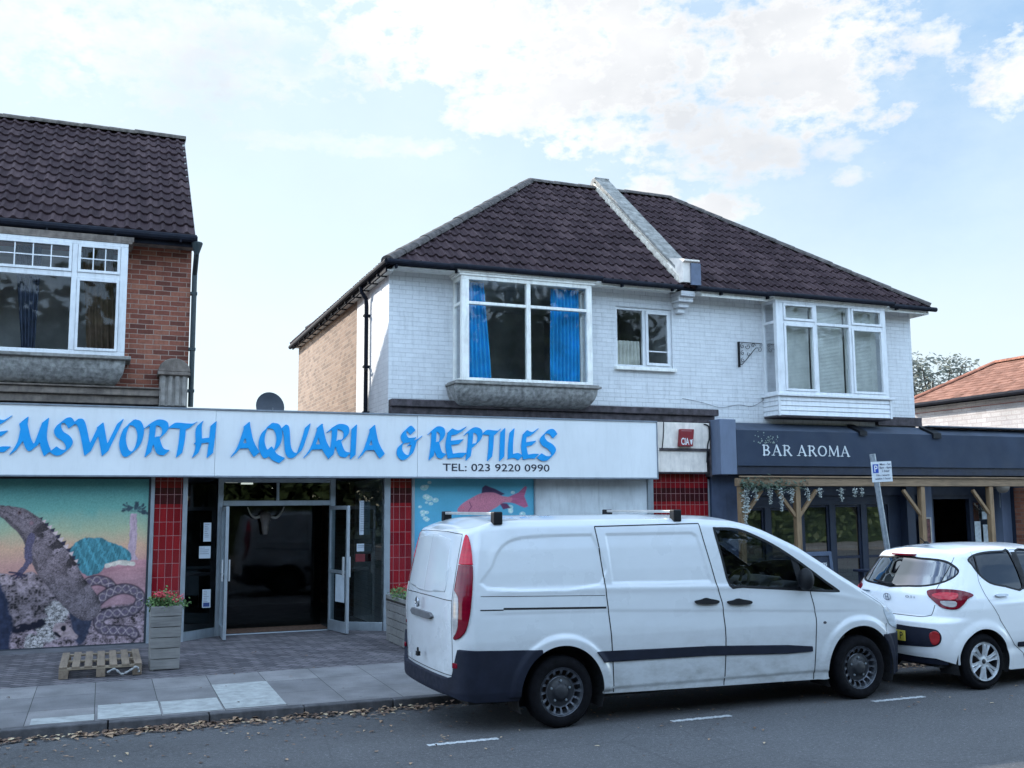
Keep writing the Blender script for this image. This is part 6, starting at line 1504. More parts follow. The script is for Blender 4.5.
def wheel(c, r, w, rim, kind, parent, out=-1):
    """out = -1: outer face towards -Y"""
    c = Vector(c)
    t = MB(); tyre(t, c, r, w, rim); wh = t.build('wheel', M_tyre, parent, smooth=True)
    # barrel and back disc
    b = MB(); b.lathe([(rim+.002, out*(w/2-.012)), (rim-.012, out*(w/2-.02)), (rim-.022, out*(w/2-.05)), (rim-.03, -out*w/2)], c, 'y', 48); b.build('rim_barrel', M_rim_steel if kind == 'steel' else M_rim_dark, wh, smooth=True)
    d = MB(); d.lathe([(0, 0.0), (rim*.72, 0.0), (rim*.74, .02), (rim-.02, .02)], (c.x, c.y, c.z), 'y', 40); d.build('brake_disc', M_caliper, wh)
    R0 = rim-.012
    if kind == 'steel':
        def prof(rr): return np.interp(rr, [0, .05, .075, .085, .12, .135, .165, R0], [.035, .035, .045, .05, .055, .062, .03, .018])
        def sdf(x, z):
            rr = np.hypot(x, z); a = np.arctan2(z, x); d = rr-R0
            n = 16; aa = (a/(2*math.pi/n)) % 1.0-.5; th = aa*2*math.pi/n
            hole = np.maximum(np.abs(rr-.168)-.019, np.abs(th)*rr-.017)-.005
            return np.maximum(d, -hole)
        fm = lambda x, z, off: np.stack([c.x+x, np.full(x.shape, 0)+c.y+out*(w/2-prof(np.hypot(x, z))-off), c.z+z], 1)
        p = patch(sdf, (-R0-.01, R0+.01, -R0-.01, R0+.01), .008, fm, .008); p.build('rim', M_rim_steel, wh, smooth=False)
        h = MB(); h.lathe([(0.0, out*(w/2-.005)), (.05, out*(w/2-.008)), (.07, out*(w/2-.02)), (.075, out*(w/2-.045)), (.13, out*(w/2-.05))], c, 'y', 32); h.build('hub_cap', M_rim_dark, wh, smooth=True)
        bl = MB()
        for k in range(5):
            a = k*2*math.pi/5+.3; bl.lathe([(0, out*.012), (.011, out*.01), (.012, 0)], (c.x+.095*math.cos(a), c.y+out*(w/2-.045), c.z+.095*math.sin(a)), 'y', 8)
        bl.build('wheel_bolts', M_steel, wh)
    else:
        def prof(rr): return np.interp(rr, [0, .03, .06, R0*.7, R0], [.01, .012, .022, .012, .008])
        def ang(x, z, n=6, ph=0.2):
            a = np.arctan2(z, x)+ph; return ((a/(2*math.pi/n)) % 1.0-.5)*2*math.pi/n
        def spoke(x, z):
            rr = np.hypot(x, z); th = ang(x, z); d = np.abs(th)*rr-np.interp(rr, [0, .05, .12, R0], [.05, .026, .030, .052]); slot = np.maximum(np.abs(th)*rr-np.interp(rr, [0, .07, R0-.03], [0, .001, .012]), .07-rr)
            slot = np.maximum(slot, rr-(R0-.028))
            s = np.maximum(d, -slot); s = np.minimum(s, np.abs(rr-(R0-.006))-.008); s = np.minimum(s, rr-.040); return np.maximum(s, rr-R0)
        fm = lambda x, z, off: np.stack([c.x+x, np.zeros(x.shape)+c.y+out*(w/2-prof(np.hypot(x, z))-off), c.z+z], 1)
        patch(spoke, (-R0-.01, R0+.01, -R0-.01, R0+.01), .006, fm, .02).build('alloy_spokes', M_alloy, wh)
        h = MB(); h.lathe([(0, out*(w/2-.004)), (.024, out*(w/2-.006)), (.028, out*(w/2-.014))], c, 'y', 20); h.build('hub_cap', M_rim_dark, wh, smooth=True)
    return wh
M_white_paint = mat_paint('white_van_paint', (0.63, 0.66, 0.69), dirt=0.6)
M_white_paint2 = mat_paint('white_car_paint', (0.78, 0.80, 0.82), dirt=0.12)
M_bumper = mat_plain('dark_bumper_plastic', (0.012, 0.015, 0.028), 0.6, var=0.15, nscale=8, spec=0.22)
M_gap = mat_plain('panel_gap', (0.01, 0.011, 0.014), 0.8)
M_seat = mat_plain('seat_cloth', (0.035, 0.04, 0.05), 0.9, var=0.25)
M_dash = mat_plain('dashboard', (0.022, 0.024, 0.028), 0.6, var=0.2)
M_car_glass = mat_glass('car_glass', (0.80, 0.86, 0.88), alpha=0.95, refl=0.4)
M_tint_glass = mat_glass('tinted_glass', (0.06, 0.07, 0.08), alpha=0.3, refl=0.5)
def mat_lens(name, c, rough=0.08, stripes=0.0):
    m = NT(name); n = m.noise(m.obj((1, 1, 6)), 6, 3); m.color(m.mix(0.5, c, m.ramp(n, [(0.3, 0.6), (0.7, 1.3)]), 'MULTIPLY')); m.rough(rough); m.b.inputs['Coat Weight'].default_value = 0.25; m.b.inputs['Specular IOR Level'].default_value = 0.25; m.b.inputs['Coat Roughness'].default_value = 0.03; return m.m
M_red_lens = mat_lens('red_lens', (0.55, 0.004, 0.03)); M_red_dark = mat_lens('dark_red_lens', (0.16, 0.002, 0.014)); M_clear_lens = mat_lens('clear_lens', (0.42, 0.40, 0.40))
M_head_lens = mat_lens('headlamp_lens', (0.5, 0.55, 0.6))

def van():
    V = thing('white_van', 'white panel van with roof bars and tall red tail light parked at the kerb', 'van', (5.5, 9.5, 0))
    cy = 9.5
    plan = [(2.885, 0), (2.89, .3), (2.91, .6), (2.94, .74), (2.985, .84), (3.06, .905), (3.17, .932), (3.6, .945), (4.5, .95), (5.5, .95), (6.4, .945), (7.0, .94), (7.4, .93), (7.68, .90), (7.88, .82), (8.02, .67), (8.10, .45), (8.14, .2), (8.15, 0)]
    top = smooth_interp([2.0, 2.95, 3.05, 3.2, 3.6, 5.2, 5.55, 5.92, 6.1, 6.29, 6.67, 6.90, 7.14, 7.45, 7.69, 7.81, 7.95, 8.2, 8.7], [1.775, 1.80, 1.82, 1.855, 1.868, 1.868, 1.858, 1.835, 1.80, 1.735, 1.565, 1.425, 1.275, 1.10, .975, .90, .80, .76, .74], .16)
    tum = interp([0, .3, .5, .8, 1.0, 1.2, 1.4, 1.6, 1.8, 2.0], [.05, .03, .012, 0, .012, .035, .068, .11, .16, .21])
    rin = interp([0, .5, 1.0, 1.15, 1.3, 1.6, 1.85, 2.2], [.03, .015, .0, .008, .03, .085, .135, .18])
    crown = smooth_interp([2.0, 3.0, 5.5, 6.2, 7.0, 7.6, 8.7], [.035, .04, .04, .06, .12, .10, .10], .3)
    B = CarBody(cy, plan, 4.5, top, tum, rin, .075, 3.7, crown, 0, None)
    RW, FW = (3.93, .315), (7.32, .315); RR = .322
    win = smooth_poly([(5.755, 1.205), (5.70, 1.50), (5.665, 1.745), (5.70, 1.768), (5.95, 1.752), (6.18, 1.67), (6.42, 1.55), (6.70, 1.37), (6.92, 1.215), (7.07, 1.118), (7.06, 1.10), (6.80, 1.115), (6.3, 1.155), (5.90, 1.185)], 3)
    def arch(u, s, g=0.0):
        a = np.hypot(u-RW[0], (s-RW[1])*0.98)-(.415+g); b = np.hypot(u-FW[0], (s-FW[1])*0.98)-(.425+g); return np.minimum(a, b)
    bot = lambda u: np.interp(u, [2.0, 2.95, 3.1, 3.7, 4.2, 6.85, 7.7, 9], [.46, .46, .40, .36, .275, .235, .25, .25])
    def side(u, s):
        d = bot(u)-s; d = np.maximum(d, -arch(u, s)); w = sd_poly(u, s, win); return np.maximum(d, -w)
    stamp1 = smooth_poly([(3.20, 1.265), (3.24, 1.46), (3.33, 1.62), (3.50, 1.70), (3.8, 1.725), (4.30, 1.73), (4.315, 1.72), (4.35, 1.265)], 3)
    stamp2 = [(4.47, 1.27), (4.45, 1.73), (5.40, 1.73), (5.46, 1.70), (5.55, 1.25)]
    def disp(u, s):
        o = np.zeros(np.broadcast(u, s).shape)
        sm = lambda t: t*t*(3-2*t)
        for st in (stamp1, stamp2):
            d = sd_poly(u, s, st); o = o-.009*sm(np.clip((-d+.002)/.014, 0, 1))
        # waist crease
        m = np.clip((u-3.15)/.2, 0, 1)*np.clip((7.6-u)/.6, 0, 1)
        cz = np.interp(u, [3, 4.4, 5.6, 6.7, 7.6], [1.235, 1.225, 1.195, 1.14, .96]); o = o+m*.007*np.exp(-((s-cz)/.028)**2)
        cz2 = np.interp(u, [3, 4.4, 5.6, 6.7, 7.6], [1.06, 1.035, .985, .93, .9]); o = o-m*.006*np.clip((cz2-s)/.02, 0, 1)*np.clip((s-(cz2-.16))/.14, 0, 1)
        # arch flares
        a = np.hypot(u-RW[0], s-RW[1]); b = np.hypot(u-FW[0], s-FW[1])
        o = o+.024*sm(np.clip((.535-a)/.06, 0, 1))*(s > .3)+.026*sm(np.clip((.55-b)/.07, 0, 1))*(s > .2)
        # sill step
        o = o-.012*sm(np.clip((.335-s)/.03, 0, 1))*(u > 4.2)*(u < 6.9)
        return o
    B.disp = disp
    res = .0125
    sides = []
    for sd in (-1, 1):
        m = patch(side, (B.u0, B.u1, .22, 1.93), res, lambda u, s, off, sd=sd: B.pt(u, np.minimum(s, B.top(u)-B.r+B.r*math.pi/2), off, sd))
        # drop cells fully above the shoulder
        m.v = m.v; sides.append(m)
        if sd == 1: m.f = [tuple(reversed(f)) for f in m.f]
    def clean(m):
        a = np.array(m.v); out = []
        for f in m.f:
            p = a[list(f)]; ar = np.linalg.norm(np.cross(p[1]-p[0], p[2]-p[0]))+(np.linalg.norm(np.cross(p[2]-p[0], p[-1]-p[0])) if len(f) > 3 else 0)
            if ar > 1e-9: out.append(f)
        m.f = out; m.mi = [0]*len(out); return m
    body = [clean(m) for m in sides]
    us_w0, us_w1 = 6.02, 7.16     # windscreen along u
    body.append(B.cap(B.u0, us_w0, 110)); body.append(B.cap(us_w1, B.u1, 70))
    body.append(B.cap(us_w0, us_w1, 24, -1, -.93, 2)); body.append(B.cap(us_w0, us_w1, 24, .93, 1, 2))
    bo = merge(*body).build('body', M_white_paint, V, smooth=True, recalc=False, doubles=True)
    B.cap(us_w0, us_w1, 24, -.93, .93, 14, .001).build('windscreen', M_car_glass, V, smooth=True, recalc=False)
    D0 = B.disp; 
    def both(fn): return [fn(-1), fn(1)]
    def glass(sd):
        m = patch(lambda u, s: sd_poly(u, s, win)+.004, (5.6, 7.15, 1.05, 1.8), .02, lambda u, s, o, sd=sd: B.pt(u, s, -.012+o, sd)); return m
    build_sides('side_window', both(glass), M_car_glass, V)
    # black seal round the side window, mirror post
    def seal(sd):
        m = patch(lambda u, s: np.abs(sd_poly(u, s, win)+.006)-.013, (5.6, 7.15, 1.05, 1.82), .010, lambda u, s, o, sd=sd: B.pt(u, s, .001+o, sd)); return m
    build_sides('window_seal', both(seal), M_black, V)
    def post(sd):
        poly = [(6.53, 1.485), (6.62, 1.42), (6.68, 1.12), (6.60, 1.125)]
        return patch(lambda u, s: np.maximum(sd_poly(u, s, poly), sd_poly(u, s, win)), (6.45, 6.8, 1.05, 1.55), .012, lambda u, s, o, sd=sd: B.pt(u, s, -.008+o, sd), .01)
    build_sides('window_post', both(post), M_black, V)
    # panel gaps
    gaps = [[(4.345, 1.80), (4.365, 1.62), (4.40, 1.1), (4.43, .72), (4.455, .28)], [(5.50, 1.82), (5.53, 1.62), (5.60, 1.25), (5.655, 1.04), (5.675, .70), (5.66, .26)],
            [(6.715, 1.115), (6.745, .98), (6.765, .85), (6.745, .5), (6.73, .24)], [(4.345, 1.80), (5.50, 1.815)],
            [(3.14, 1.20), (4.38, 1.165)], [(3.14, 1.08), (3.36, 1.075)], [(7.38, 1.09), (7.62, .96), (7.72, .86)], [(7.66, .62), (7.70, .75)]]
    for g in gaps: build_sides('panel_gap', [B.strip(g, .011 if g[0][1] not in (1.20, 1.09) else .005, .0015, sd) for sd in (-1, 1)], M_gap, V)
    build_sides('door_rail', [B.strip([(3.36, 1.085), (4.385, 1.055)], .018, .002, sd) for sd in (-1, 1)], M_gap, V)
    # rubbing strip
    rs = lambda u, s: np.maximum(np.maximum(np.abs(s-np.interp(u, [4.2, 5.5, 6.7], [.615, .60, .548]))-np.interp(u, [4.2, 6.4, 6.72], [.046, .038, .02]), 4.22-u), u-6.70)-.004
    build_sides('rubbing_strip', [patch(lambda u, s: np.maximum(rs(u, s), -arch(u, s, .06)), (4.1, 6.8, .5, .72), .012, lambda u, s, o, sd=sd: B.pt(u, s, .012+o, sd), .012) for sd in (-1, 1)], M_bumper, V)
    # rear bumper wrapping the corner
    def rb(u, s):
        topl = np.interp(u, [B.u0, 2.75, 2.86, 2.93, 3.6], [.475, .475, .50, .74, .715]); botl = np.interp(u, [B.u0, 2.8, 3.1, 3.5, 3.7], [.33, .33, .28, .27, .30])
        return np.maximum(np.maximum(np.maximum(s-topl, botl-s), -arch(u, s, .0)), u-3.72)
    def rbo(u): return np.interp(u, [B.u0, 2.8, 3.0, 3.2], [.040, .038, .026, .008])
    build_sides('rear_bumper', [patch(rb, (B.u0, 3.75, .24, .8), .012, lambda u, s, o, sd=sd: B.pt(u, np.maximum(s, .1), rbo(u)*np.where(o < 0, 0, 1)+o*1.0+.002-.02*np.clip((.36-s)/.1, 0, 1), sd), .03) for sd in (-1, 1)], M_bumper, V)
    # front bumper corner and face
    def fb(u, s):
        topl = np.interp(u, [7.4, 7.72, B.u1], [.655, .64, .62]); return np.maximum(np.maximum(np.maximum(s-topl, .22-s), -arch(u, s, .0)), 7.62-u)
    build_sides('front_bumper', [patch(fb, (7.5, B.u1, .2, .7), .014, lambda u, s, o, sd=sd: B.pt(u, s, .012+o, sd), .02) for sd in (-1, 1)], M_bumper, V)
    hl = smooth_poly([(7.665, .90), (7.74, .915), (7.86, .86), (8.02, .78), (8.05, .68), (7.90, .685), (7.76, .73), (7.69, .82)], 3)
    for sd in (-1, 1):
        m = patch(lambda u, s: sd_poly(u, s, hl), (7.6, 8.1, .65, .95), .012, lambda u, s, o: B.pt(u, np.minimum(s, B.top(u)-.02), .006+o, sd), .01); m.build('headlight', M_head_lens, V, smooth=True)
    gr = lambda u, s: np.maximum(np.abs(s-.73)-.06, 8.22-u)
    build_sides('grille', [patch(gr, (8.1, B.u1, .6, .85), .02, lambda u, s, o, sd=sd: B.pt(u, np.minimum(s, B.top(u)-.02), .006+o, sd), .01) for sd in (-1, 1)], M_gap, V)
    # tail lamps: red over dark red, clear segment towards the door
    tl = smooth_poly([(2.935, 1.735), (2.975, 1.715), (3.02, 1.60), (3.052, 1.42), (3.062, 1.22), (3.05, 1.05), (3.01, .91), (2.95, .845), (2.90, .825), (2.862, .835), (2.86, 1.0), (2.865, 1.2), (2.885, 1.45), (2.91, 1.62)], 3)
    clear = smooth_poly([(2.855, .87), (2.90, .875), (2.93, .94), (2.94, 1.06), (2.935, 1.17), (2.905, 1.215), (2.855, 1.215)], 3)
    for sd in (-1, 1):
        f = lambda u, s, o, sd=sd: B.pt(u, s, .012+o, sd)
        bd = (2.75, 3.12, .78, 1.78)
        base = lambda u, s: sd_poly(u, s, tl)
        m = patch(lambda u, s: np.maximum(base(u, s), 1.475-s), bd, .010, f, .016); t = m.build('tail_light', M_red_lens, V, smooth=True)
        m = patch(lambda u, s: np.maximum(np.maximum(base(u, s), s-1.470), -sd_poly(u, s, clear)), bd, .010, f, .016); m.build('lower_lens', M_red_dark, t, smooth=True)
        m = patch(lambda u, s: np.maximum(sd_poly(u, s, clear)+.003, base(u, s)), bd, .010, f, .016); m.build('reversing_lens', M_clear_lens, t, smooth=True)
    build_sides('rear_reflector', [patch(lambda u, s: np.maximum(np.abs(u-2.90)-.03, np.abs(s-.60)-.022), (2.85, 3.02, .55, .66), .008, lambda u, s, o, sd=sd: B.pt(u, s, .036+o, sd), .02) for sd in (-1, 1)], M_red_dark, V)
    # rear doors: outline gaps, pressed upper panel, handle, lock, badge
    for g in ([(2.835, .50), (2.83, .8), (2.835, 1.2), (2.855, 1.5), (2.885, 1.74)], [(B.u0, 1.775), (2.5, 1.77), (2.885, 1.745)], [(B.u0, 1.165), (2.4, 1.165), (2.835, 1.155)], [(B.u0, .50), (2.835, .50)]):
        build_sides('rear_door_gap', [B.strip(g, .007, .0015, sd) for sd in (-1, 1)], M_gap, V)
    build_sides('rear_panel', [patch(lambda u, s: sd_poly(u, s, smooth_poly([(B.u0-.2, 1.235), (2.60, 1.225), (2.70, 1.25), (2.70, 1.45), (2.68, 1.66), (2.60, 1.70), (B.u0-.2, 1.71)], 4)), (B.u0, 2.8, 1.15, 1.75), .02, lambda u, s, o, sd=sd: B.pt(u, s, .005+o, sd), .006) for sd in (-1, 1)], M_white_paint, V)
    x, w, z = B.core(np.array([2.1]), np.array([.98]))
    mb = MB(); 
    h = [patch(lambda u, s: np.abs(s-.985)-.030+np.clip((u-2.38)*.4, 0, 1), (B.u0, 2.50, .92, 1.04), .01, lambda u, s, o, sd=sd: B.pt(u, s, .03+o, sd), .03) for sd in (-1, 1)]
    build_sides('rear_handle', h, mat_plain('grey_handle_plastic', (0.12, 0.125, 0.135), 0.5), V)
    mb = MB(); mb.lathe([(0, -.012), (.016, -.012), (.018, 0)], (2.828, 9.44, .66), 'x', 14); mb.box(2.81, 2.84, 9.41, 9.47, .60, .64); mb.build('rear_lock', M_black, V)
    mb = MB(); mb.lathe([(.040, -.004), (.046, -.008), (.050, -.004), (.050, .01)], (2.832, 9.50, 1.095), 'x', 24)
    for a in (90, 210, 330):
        t = R(a); mb.beam((2.826, 9.5, 1.095), (2.826, 9.5+.045*math.cos(t), 1.095+.045*math.sin(t)), .007, .007, upv=(1, 0, 0))
    mb.build('emblem', mat_plain('chrome', (0.35, 0.37, 0.40), 0.25, metal=0.9), V)
    # door handles on the flank
    for (xa, xb, za) in ((5.34, 5.60, 1.065), (5.71, 5.98, 1.045)):
        for sd in (-1, 1):
            poly = smooth_poly([(xa, za+.012), (xa+.07, za+.022), (xa+.12, za+.036), (xa+.17, za+.024), (xb, za+.004), (xb-.004, za-.022), (xb-.08, za-.028), (xa+.1, za-.026), (xa+.02, za-.014)], 3)
            m = patch(lambda u, s: sd_poly(u, s, poly), (xa-.03, xb+.03, za-.05, za+.06), .008, lambda u, s, o: B.pt(u, s, .028+o, sd), .028); m.build('door_handle', M_black, V, smooth=False)
    for sd in (-1, 1):
        p = B.pt(np.array([6.87]), np.array([.80]), 0.0, sd)[0]; mb = MB(); mb.ball(tuple(p), .022, 6, (1, .4, .6)); mb.build('side_repeater', mat_lens('smoked_lens', (0.07, 0.07, 0.08)), V, smooth=True)
    # mirrors
    for sd in (-1, 1):
        p = B.pt(np.array([6.60]), np.array([1.20]), 0.0, sd)[0]; y = p[1]+sd*.10
        mb = MB(); mb.ball((6.60, y, 1.245), .1, 8, (.72, .95, 1.15)); mb.build('door_mirror', M_black, V, smooth=True)
        mb = MB(); mb.tube([(6.60, p[1], 1.16), (6.60, y, 1.19)], .03, 8); mb.build('mirror_arm', M_black, V)
    # arch liners, underbody
    mb = MB()
    for (cx, cz) in (RW, FW):
        for sd in (-1, 1):
            k = len(mb.v); n = 20; r = .43
            for yy in (.915, .60):
                for i in range(n+1):
                    a = math.pi*(-.12+1.24*i/n); mb.v.append((cx+r*math.cos(a), cy+sd*yy, cz+r*math.sin(a)))
            mb.f += [(k+i, k+i+1, k+n+1+i+1, k+n+1+i) for i in range(n)]+[tuple(k+n+1+i for i in range(n+1))]; mb.mi += [0]*(n+1)
    split_build(mb, 'wheel_arch_liner', M_rubber, V, recalc=False)
    mb = MB(); mb.box(3.05, 3.50, cy-.85, cy+.85, .26, .42); mb.box(4.36, 6.86, cy-.86, cy+.86, .24, .40); mb.box(3.50, 4.36, cy-.58, cy+.58, .26, .42); mb.box(6.86, 7.78, cy-.55, cy+.55, .22, .42); mb.build('underbody', M_rubber, V)
    for (cx, cz) in (RW, FW):
        for sd in (-1, 1): wheel((cx, cy+sd*.815, cz+.007), RR, .21, .216, 'steel', V, sd)
    # roof bars
    for xb in (3.37, 5.27):
        zt = float(B.top(np.array([xb]))[0])
        mb = MB(); mb.box(xb-.03, xb+.03, cy-.74, cy+.74, zt+.055, zt+.082); rb_ = mb.build('roof_bar', mat_plain('bare_aluminium_bar', (0.62, 0.62, 0.60), 0.35, metal=0.5, var=0.1), V, bevel=0.006)
        for sd in (-1, 1):
            f = MB(); f.box(xb-.045, xb+.045, cy+sd*.735-.045, cy+sd*.735+.045, zt-.03, zt+.088); f.build('bar_foot', M_black, rb_, bevel=0.012)
    # cab: bulkhead, floor, dash, seats, wheel
    mb = MB(); mb.box(5.42, 5.46, cy-.80, cy+.80, .4, 1.72); mb.build('bulkhead', M_seat, V)
    mb = MB(); mb.box(5.46, 6.9, cy-.84, cy+.84, .42, .55); mb.build('cab_floor', M_rubber, V)
    mb = MB(); mb.prism([(6.42, .9), (6.36, 1.10), (6.46, 1.205), (6.62, 1.215), (6.95, 1.13), (7.2, 1.05), (7.2, .6), (6.7, .6)], 'y', cy-.84, cy+.84)
    mb.prism([(6.32, 1.12), (6.30, 1.20), (6.42, 1.265), (6.60, 1.25), (6.62, 1.15)], 'y', cy-.62, cy-.22); mb.build('dashboard', M_dash, V, bevel=0.02)
    for yy in (-.42, .42):
        mb = MB(); mb.box(5.62, 6.15, cy+yy-.24, cy+yy+.24, .72, .86); mb.prism([(5.66, .86), (5.80, .86), (5.66, 1.34), (5.54, 1.34)], 'y', cy+yy-.23, cy+yy+.23); s = mb.build('seat', M_seat, V, bevel=0.04)
        mb = MB(); mb.box(5.51, 5.61, cy+yy-.13, cy+yy+.13, 1.37, 1.56); mb.build('headrest', M_seat, s, bevel=0.03)
    mb = MB(); C0 = Vector((6.16, cy-.42, 1.17)); ax = Vector((-.82, 0, .57)).normalized(); e1 = Vector((0, 1, 0)); e2 = ax.cross(e1)
    mb.tube([C0+e1*.19*math.cos(t)+e2*.19*math.sin(t) for t in np.linspace(0, 2*math.pi, 33)], .016, 8, cap=False)
    for t in (0.2, math.pi-.2, -math.pi/2): mb.tube([C0+ax*-.03, C0+e1*.18*math.cos(t)+e2*.18*math.sin(t)], .013, 6)
    mb.tube([C0-ax*.03, C0-ax*.35], .03, 8); mb.ball(tuple(C0-ax*.02), .055, 6); mb.build('steering_wheel', M_black, V, smooth=True)
    mb = MB(); mb.box(6.2, 6.24, cy-.1, cy+.1, 1.60, 1.66); mb.prism([(5.98, 1.735), (6.18, 1.66), (6.17, 1.64), (5.97, 1.715)], 'y', cy-.62, cy-.2); mb.build('sun_visor', M_seat, V)
    # plate at the back
    mb = MB(); mb.box(2.80, 2.806, 9.65, 9.98, .60, .70); 
    return B
van()

def hatchback():
    H = thing('white_hatchback', 'white five door hatchback with alloy wheels parked ahead of the van', 'car', (10.1, 9.28, 0))
    cy = 9.28
    plan = [(8.24, 0), (8.25, .25), (8.285, .48), (8.345, .64), (8.45, .755), (8.62, .815), (8.9, .828), (9.6, .83), (10.4, .828), (11.1, .82), (11.5, .79), (11.75, .70), (11.88, .5), (11.93, .25), (11.94, 0)]
    top = smooth_interp([7.2, 8.5, 8.75, 9.1, 9.6, 10.1, 10.45, 10.9, 11.15, 11.5, 11.8, 12.4], [1.455, 1.455, 1.475, 1.485, 1.49, 1.475, 1.40, 1.15, 1.02, .93, .78, .70], .25)
    tum = interp([0, .25, .45, .6, .85, .95, 1.1, 1.3, 1.5], [.06, .03, .005, 0, .012, .035, .085, .16, .24])
    rin = interp([0, .2, .38, .5, .72, .77, 1.0, 1.08, 1.2, 1.35, 1.45, 1.7], [.10, .06, .012, 0, .015, .085, .11, .15, .23, .34, .40, .5])
    crown = smooth_interp([7.2, 8.6, 10, 10.8, 11.5, 12.4], [.03, .045, .05, .08, .06, .05], .3)
    B = CarBody(cy, plan, 9.6, top, tum, rin, .06, 9.55, crown, 0)
    RW, FW, RR = (8.885, .30), (11.27, .30), .298
    win_r = smooth_poly([(8.64, 1.375), (8.78, 1.425), (9.1, 1.452), (9.48, 1.46), (9.56, 1.455), (9.58, 1.05), (9.3, 1.075), (9.05, 1.12), (8.86, 1.22), (8.72, 1.32)], 3)
    win_f = smooth_poly([(9.66, 1.46), (10.0, 1.45), (10.25, 1.39), (10.6, 1.17), (10.7, 1.04), (10.6, 1.02), (10.1, 1.025), (9.66, 1.045)], 3)
    hatch = smooth_poly([(B.u0-.3, 1.075), (B.u0+.3, 1.077), (B.u0+.58, 1.10), (B.u0+.78, 1.16), (B.u0+.89, 1.245), (B.u0+.80, 1.32), (B.u0+.64, 1.37), (B.u0+.3, 1.385), (B.u0-.3, 1.39)], 4)
    def arch(u, s, g=0): return np.minimum(np.hypot(u-RW[0], s-RW[1])-(.345+g), np.hypot(u-FW[0], s-FW[1])-(.345+g))
    bot = lambda u: np.interp(u, [7, 8.3, 8.6, 9.3, 10.9, 12.6], [.36, .34, .26, .19, .19, .2])
    def side(u, s):
        d = np.maximum(bot(u)-s, -arch(u, s))
        for w in (win_r, win_f, hatch): d = np.maximum(d, -sd_poly(u, s, w))
        return d
    sm = lambda t: t*t*(3-2*t)
    def disp(u, s):
        a = np.hypot(u-RW[0], s-RW[1]); b = np.hypot(u-FW[0], s-FW[1]); o = .018*sm(np.clip((.46-a)/.10, 0, 1))+.018*sm(np.clip((.46-b)/.1, 0, 1))
        m = np.clip((u-8.9)/.3, 0, 1)*np.clip((11.2-u)/.5, 0, 1); o = o-m*.012*np.exp(-((s-(.42+.03*(u-9)))/.05)**2)+m*.008*np.exp(-((s-(.90+.02*(u-9.5)))/.025)**2)
        return o
    B.disp = disp
    sides = []
    for sd in (-1, 1):
        m = patch(side, (B.u0, B.u1, .18, 1.55), .0155, lambda u, s, off, sd=sd: B.pt(u, np.minimum(s, B.top(u)-B.r+B.r*math.pi/2), off, sd))
        if sd == 1: m.f = [tuple(reversed(f)) for f in m.f]
        a = np.array(m.v); keep = []
        for f in m.f:
            p = a[list(f)]; ar = np.linalg.norm(np.cross(p[1]-p[0], p[2]-p[0]))+(np.linalg.norm(np.cross(p[2]-p[0], p[-1]-p[0])) if len(f) > 3 else 0)
            if ar > 1e-9: keep.append(f)
        m.f = keep; m.mi = [0]*len(keep); sides.append(m)
    w0, w1 = 10.28, 11.02
    merge(*sides, B.cap(B.u0, w0, 120), B.cap(w1, B.u1, 60), B.cap(w0, w1, 16, -1, -.92, 2), B.cap(w0, w1, 16, .92, 1, 2)).build('body', M_white_paint2, H, smooth=True, recalc=False, doubles=True)
    B.cap(w0, w1, 16, -.92, .92, 12, .001).build('windscreen', M_car_glass, H, smooth=True, recalc=False)
    P = lambda poly, bd, res, base, depth, g=0.0: [patch(lambda u, s: sd_poly(u, s, poly)+g, bd, res, lambda u, s, o, sd=sd: B.pt(u, s, base+o, sd), depth) for sd in (-1, 1)]
    build_sides('side_window', P(win_r, (8.6, 9.62, 1.0, 1.5), .018, -.008, 0, .003)+P(win_f, (9.62, 10.8, .98, 1.5), .02, -.008, 0, .003), M_tint_glass, H)
    build_sides('rear_window', P(hatch, (B.u0, B.u0+.95, 1.04, 1.42), .018, -.004, 0, .002), mat_glass('rear_screen_glass', (0.05, 0.06, 0.07), alpha=0.4, refl=2.2), H)
    for w, bd in ((win_r, (8.58, 9.66, .98, 1.52)), (win_f, (9.6, 10.85, .95, 1.52)), (hatch, (B.u0, B.u0+.95, 1.02, 1.44))):
        build_sides('window_seal', [patch(lambda u, s: np.abs(sd_poly(u, s, w)+.004)-.010, bd, .009, lambda u, s, o, sd=sd: B.pt(u, s, .001+o, sd)) for sd in (-1, 1)], M_black, H)
    build_sides('window_divider', [B.strip([(8.80, 1.41), (8.90, 1.17)], .025, .000, sd) for sd in (-1, 1)]+[B.strip([(9.62, 1.47), (9.62, 1.03)], .085, .001, sd) for sd in (-1, 1)], M_black, H)
    for g in ([(8.83, 1.30), (8.85, 1.15), (8.98, .93), (9.15, .70), (9.32, .46), (9.45, .36), (9.5, .22)], [(9.625, 1.02), (9.63, .6), (9.60, .22)], [(10.72, 1.02), (10.78, .8), (10.74, .22)], [(8.73, 1.46), (8.75, 1.36)]):
        build_sides('panel_gap', [B.strip(g, .007, .0015, sd) for sd in (-1, 1)], M_gap, H)
    U = B.u0
    for g in ([(U, .765), (U+.50, .765), (U+.60, .79), (U+.64, .9)], [(U+.80, 1.40), (U+.66, 1.06)]):
        build_sides('tailgate_gap', [B.strip(g, .007, .0015, sd) for sd in (-1, 1)], M_gap, H)
    # tail lights wrap the corner
    tl = smooth_poly([(U+.565, 1.045), (U+.70, 1.065), (U+.92, 1.055), (U+1.12, 1.005), (U+1.02, .965), (U+.95, .91), (U+.86, .86), (U+.72, .87), (U+.64, .93), (U+.58, .99)], 3)
